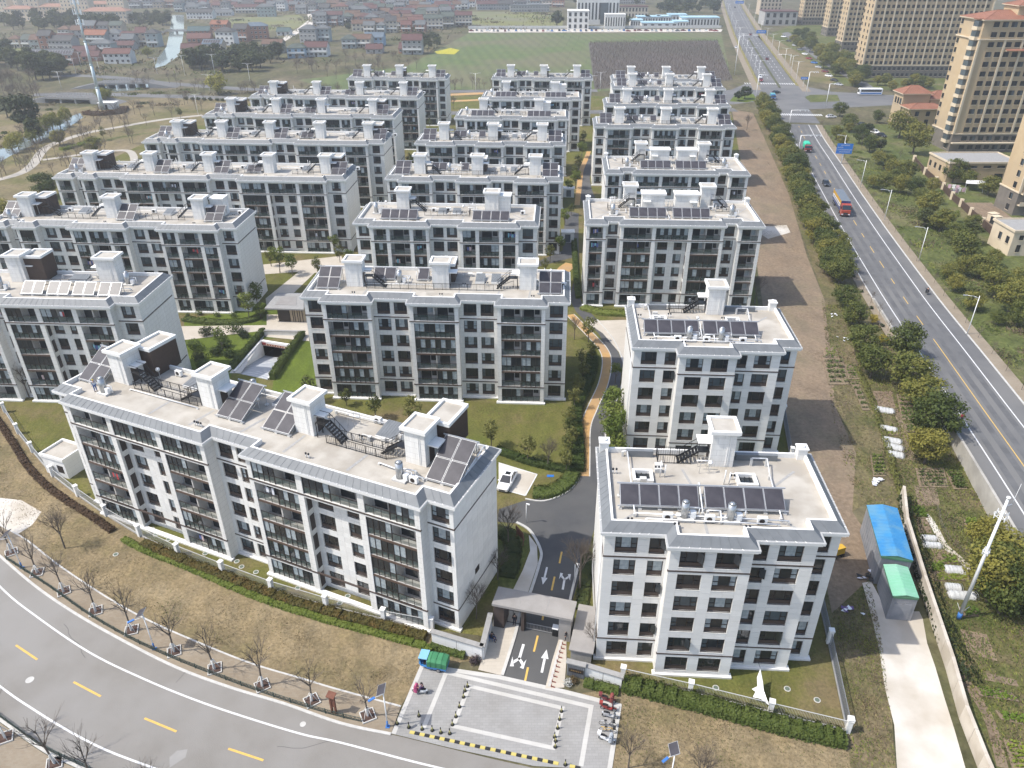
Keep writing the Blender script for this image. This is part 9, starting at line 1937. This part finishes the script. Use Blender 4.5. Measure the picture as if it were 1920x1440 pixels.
sapling_rows('nursery_saplings', 'dense brown bare saplings filling the nursery plot', [(1105,79),(1344,76),(1373,152),(1116,168)], 1.8, 1.5, 2.0, mat('sapling_brown', (.095,.070,.054), (.12,.09,.07), .95, scale=.3), .9, 3)
sapling_rows('orchard_saplings', 'sparse bare fruit saplings in rows across the green orchard', [(600,160),(760,125),(890,64),(1100,64),(1110,168),(840,172)], 6.5, 1.3, .9, M_twig2, .5, 1)
# ------------------------------------------------------------------ loose growth and the air
def inpoly(P, x, y):
 k = False
 for i in range(len(P)):
  a, c = P[i-1], P[i]
  if (a.y > y) != (c.y > y) and x < (c.x-a.x)*(y-a.y)/(c.y-a.y) + a.x: k = not k
 return k
CAN = [gl(q) for q in ([(322,28),(345,28),(345,60),(340,85),(335,105),(310,122),(290,128),(296,108),(312,88),(318,60)], [(-200,330),(0,280),(60,250),(105,228),(150,212),(156,220),(120,245),(70,268),(20,292),(-60,340)])]
def tufts(name, label, poly, n, s, cols, hmax=.25, excl=()):
 P = gl(poly); xs = [p.x for p in P]; ys = [p.y for p in P]; b = MB(); rg = random.Random(n)
 def ins(x, y): return inpoly(P, x, y)
 k = 0; it = 0; cl = [(rg.uniform(min(xs),max(xs)), rg.uniform(min(ys),max(ys)), rg.uniform(.6,3.0)*(1 if s < .6 else 4), rg.randrange(len(cols))) for _ in range(max(6, n//45))]
 while k < n and it < n*6:
  it += 1; c = rg.choice(cl); x = rg.gauss(c[0], c[2]); y = rg.gauss(c[1], c[2])
  if not ins(x, y) or any(inpoly(q, x, y) for q in excl): continue
  k += 1; a = rg.uniform(0,6.28); h = hmax*rg.uniform(.3,1); w = s*rg.uniform(.5,1.2); e = Vector((math.cos(a),math.sin(a),0))*w; f = Vector((-e.y,e.x,0))*.7; p = Vector((x,y,.02)); m = c[3] if rg.random() < .8 else rg.randrange(len(cols))
  b.face([p-e, p+f*.2+Vector((0,0,h*.2)), p+e+Vector((0,0,h)), p-f*.3+Vector((0,0,h*.7))], m)
 o = b.build(name, cols, None, kind='stuff'); o['label'] = label; o['category'] = 'weeds'
T_straw = mat('straw_tuft', (.24,.185,.105), (.17,.135,.07), .95, scale=3); T_green = mat('green_tuft', (.075,.105,.020), (.11,.135,.03), .95, scale=3); T_lime = mat('lime_tuft', (.16,.19,.03), (.20,.20,.05), .95, scale=3); T_dark = mat('dark_tuft', (.045,.06,.018), (.07,.08,.025), .95, scale=3); T_brown = mat('brown_tuft', (.115,.085,.055), (.15,.115,.075), .95, scale=3)
tufts('dry_tufts', 'dry straw tufts on the verge along the front road', [(-40,800),(60,890),(150,960),(230,1030),(400,1110),(600,1180),(800,1230),(760,1300),(600,1270),(400,1205),(200,1105),(60,1000),(-40,960)], 9000, .09, [T_straw,T_brown,T_straw,T_green], .16)
tufts('dry_tufts', 'dry straw tufts on the verge below the clipped hedge', [(1170,1305),(1380,1355),(1590,1405),(1640,1440),(1150,1440)], 3500, .09, [T_straw,T_brown,T_green], .16)
tufts('weeds', 'weeds and rough grass along the bare strip and track', [(1540,560),(1590,560),(1680,700),(1730,860),(1690,960),(1620,945),(1590,900),(1560,780)], 9000, .17, [T_lime,T_green,T_straw,T_dark,T_brown], .3)
tufts('weeds', 'weeds along the track beside the concrete yard', [(1560,1150),(1630,1090),(1650,1180),(1665,1300),(1680,1440),(1600,1440),(1575,1280)], 5000, .13, [T_lime,T_green,T_straw,T_brown], .22)
tufts('weeds', 'weeds and scrub among the allotment beds', [(1690,720),(1780,840),(1920,1030),(1960,1440),(1870,1440),(1790,1240),(1700,960),(1650,860)], 16000, .16, [T_green,T_lime,T_green,T_dark,T_brown,T_lime], .32)
tufts('weeds', 'rough grass and brush on the green east of the road', [(1560,250),(1640,300),(1750,420),(1850,500),(1940,640),(1940,760),(1880,680),(1760,520),(1660,400),(1600,310)], 11000, .28, [T_green,T_dark,T_brown,T_green,T_lime], .5)
tufts('weeds', 'thin grass tufts on the lawn round the nearest block', [(1180,1250),(1370,1290),(1560,1340),(1530,1180),(1480,1250),(1370,1290)], 1200, .06, [T_green,T_green,T_straw], .1)
tufts('weeds', 'uneven tufts on the mown lawn behind the turned block', [(640,735),(1060,755),(1065,870),(940,840),(760,770)], 3500, .10, [T_green,T_straw,T_brown], .12)
tufts('weeds', 'clods and stubble on the bare strip', [(1395,225),(1440,300),(1510,480),(1540,640),(1560,760),(1590,880),(1500,860),(1450,600),(1410,400)], 4000, .16, [T_brown,T_brown,T_straw], .10)
tufts('village_scrub', 'brown and dark scrub between the far houses and fields', [(0,62),(120,60),(330,20),(640,4),(880,4),(1050,20),(1050,54),(870,58),(800,110),(640,130),(560,150),(330,150),(0,135)], 9000, 1.1, [T_brown,T_dark,T_green,T_brown,T_straw], 2.0, CAN)
tufts('park_scrub', 'brush and reeds along the park canal and back roads', [(0,170),(200,165),(460,170),(640,182),(480,190),(300,200),(160,225),(60,275),(0,300)], 5000, .5, [T_brown,T_dark,T_green,T_straw], .9, CAN)
# haze: one closed box round camera and scene, the sky outside it
hz = bpy.data.materials.new('haze_air'); hz.use_nodes = True; N = hz.node_tree.nodes; N.remove(N['Principled BSDF']); pv = N.new('ShaderNodeVolumePrincipled'); pv.inputs['Color'].default_value = (.90,.91,.92,1); pv.inputs['Density'].default_value = HAZE; pv.inputs['Anisotropy'].default_value = .3; hz.node_tree.links.new(pv.outputs[0], N['Material Output'].inputs['Volume'])
b = MB(); b.box(-2700,-400,-4.2,2700,4300,78,0); o = b.build('haze', [hz], None, kind='stuff')
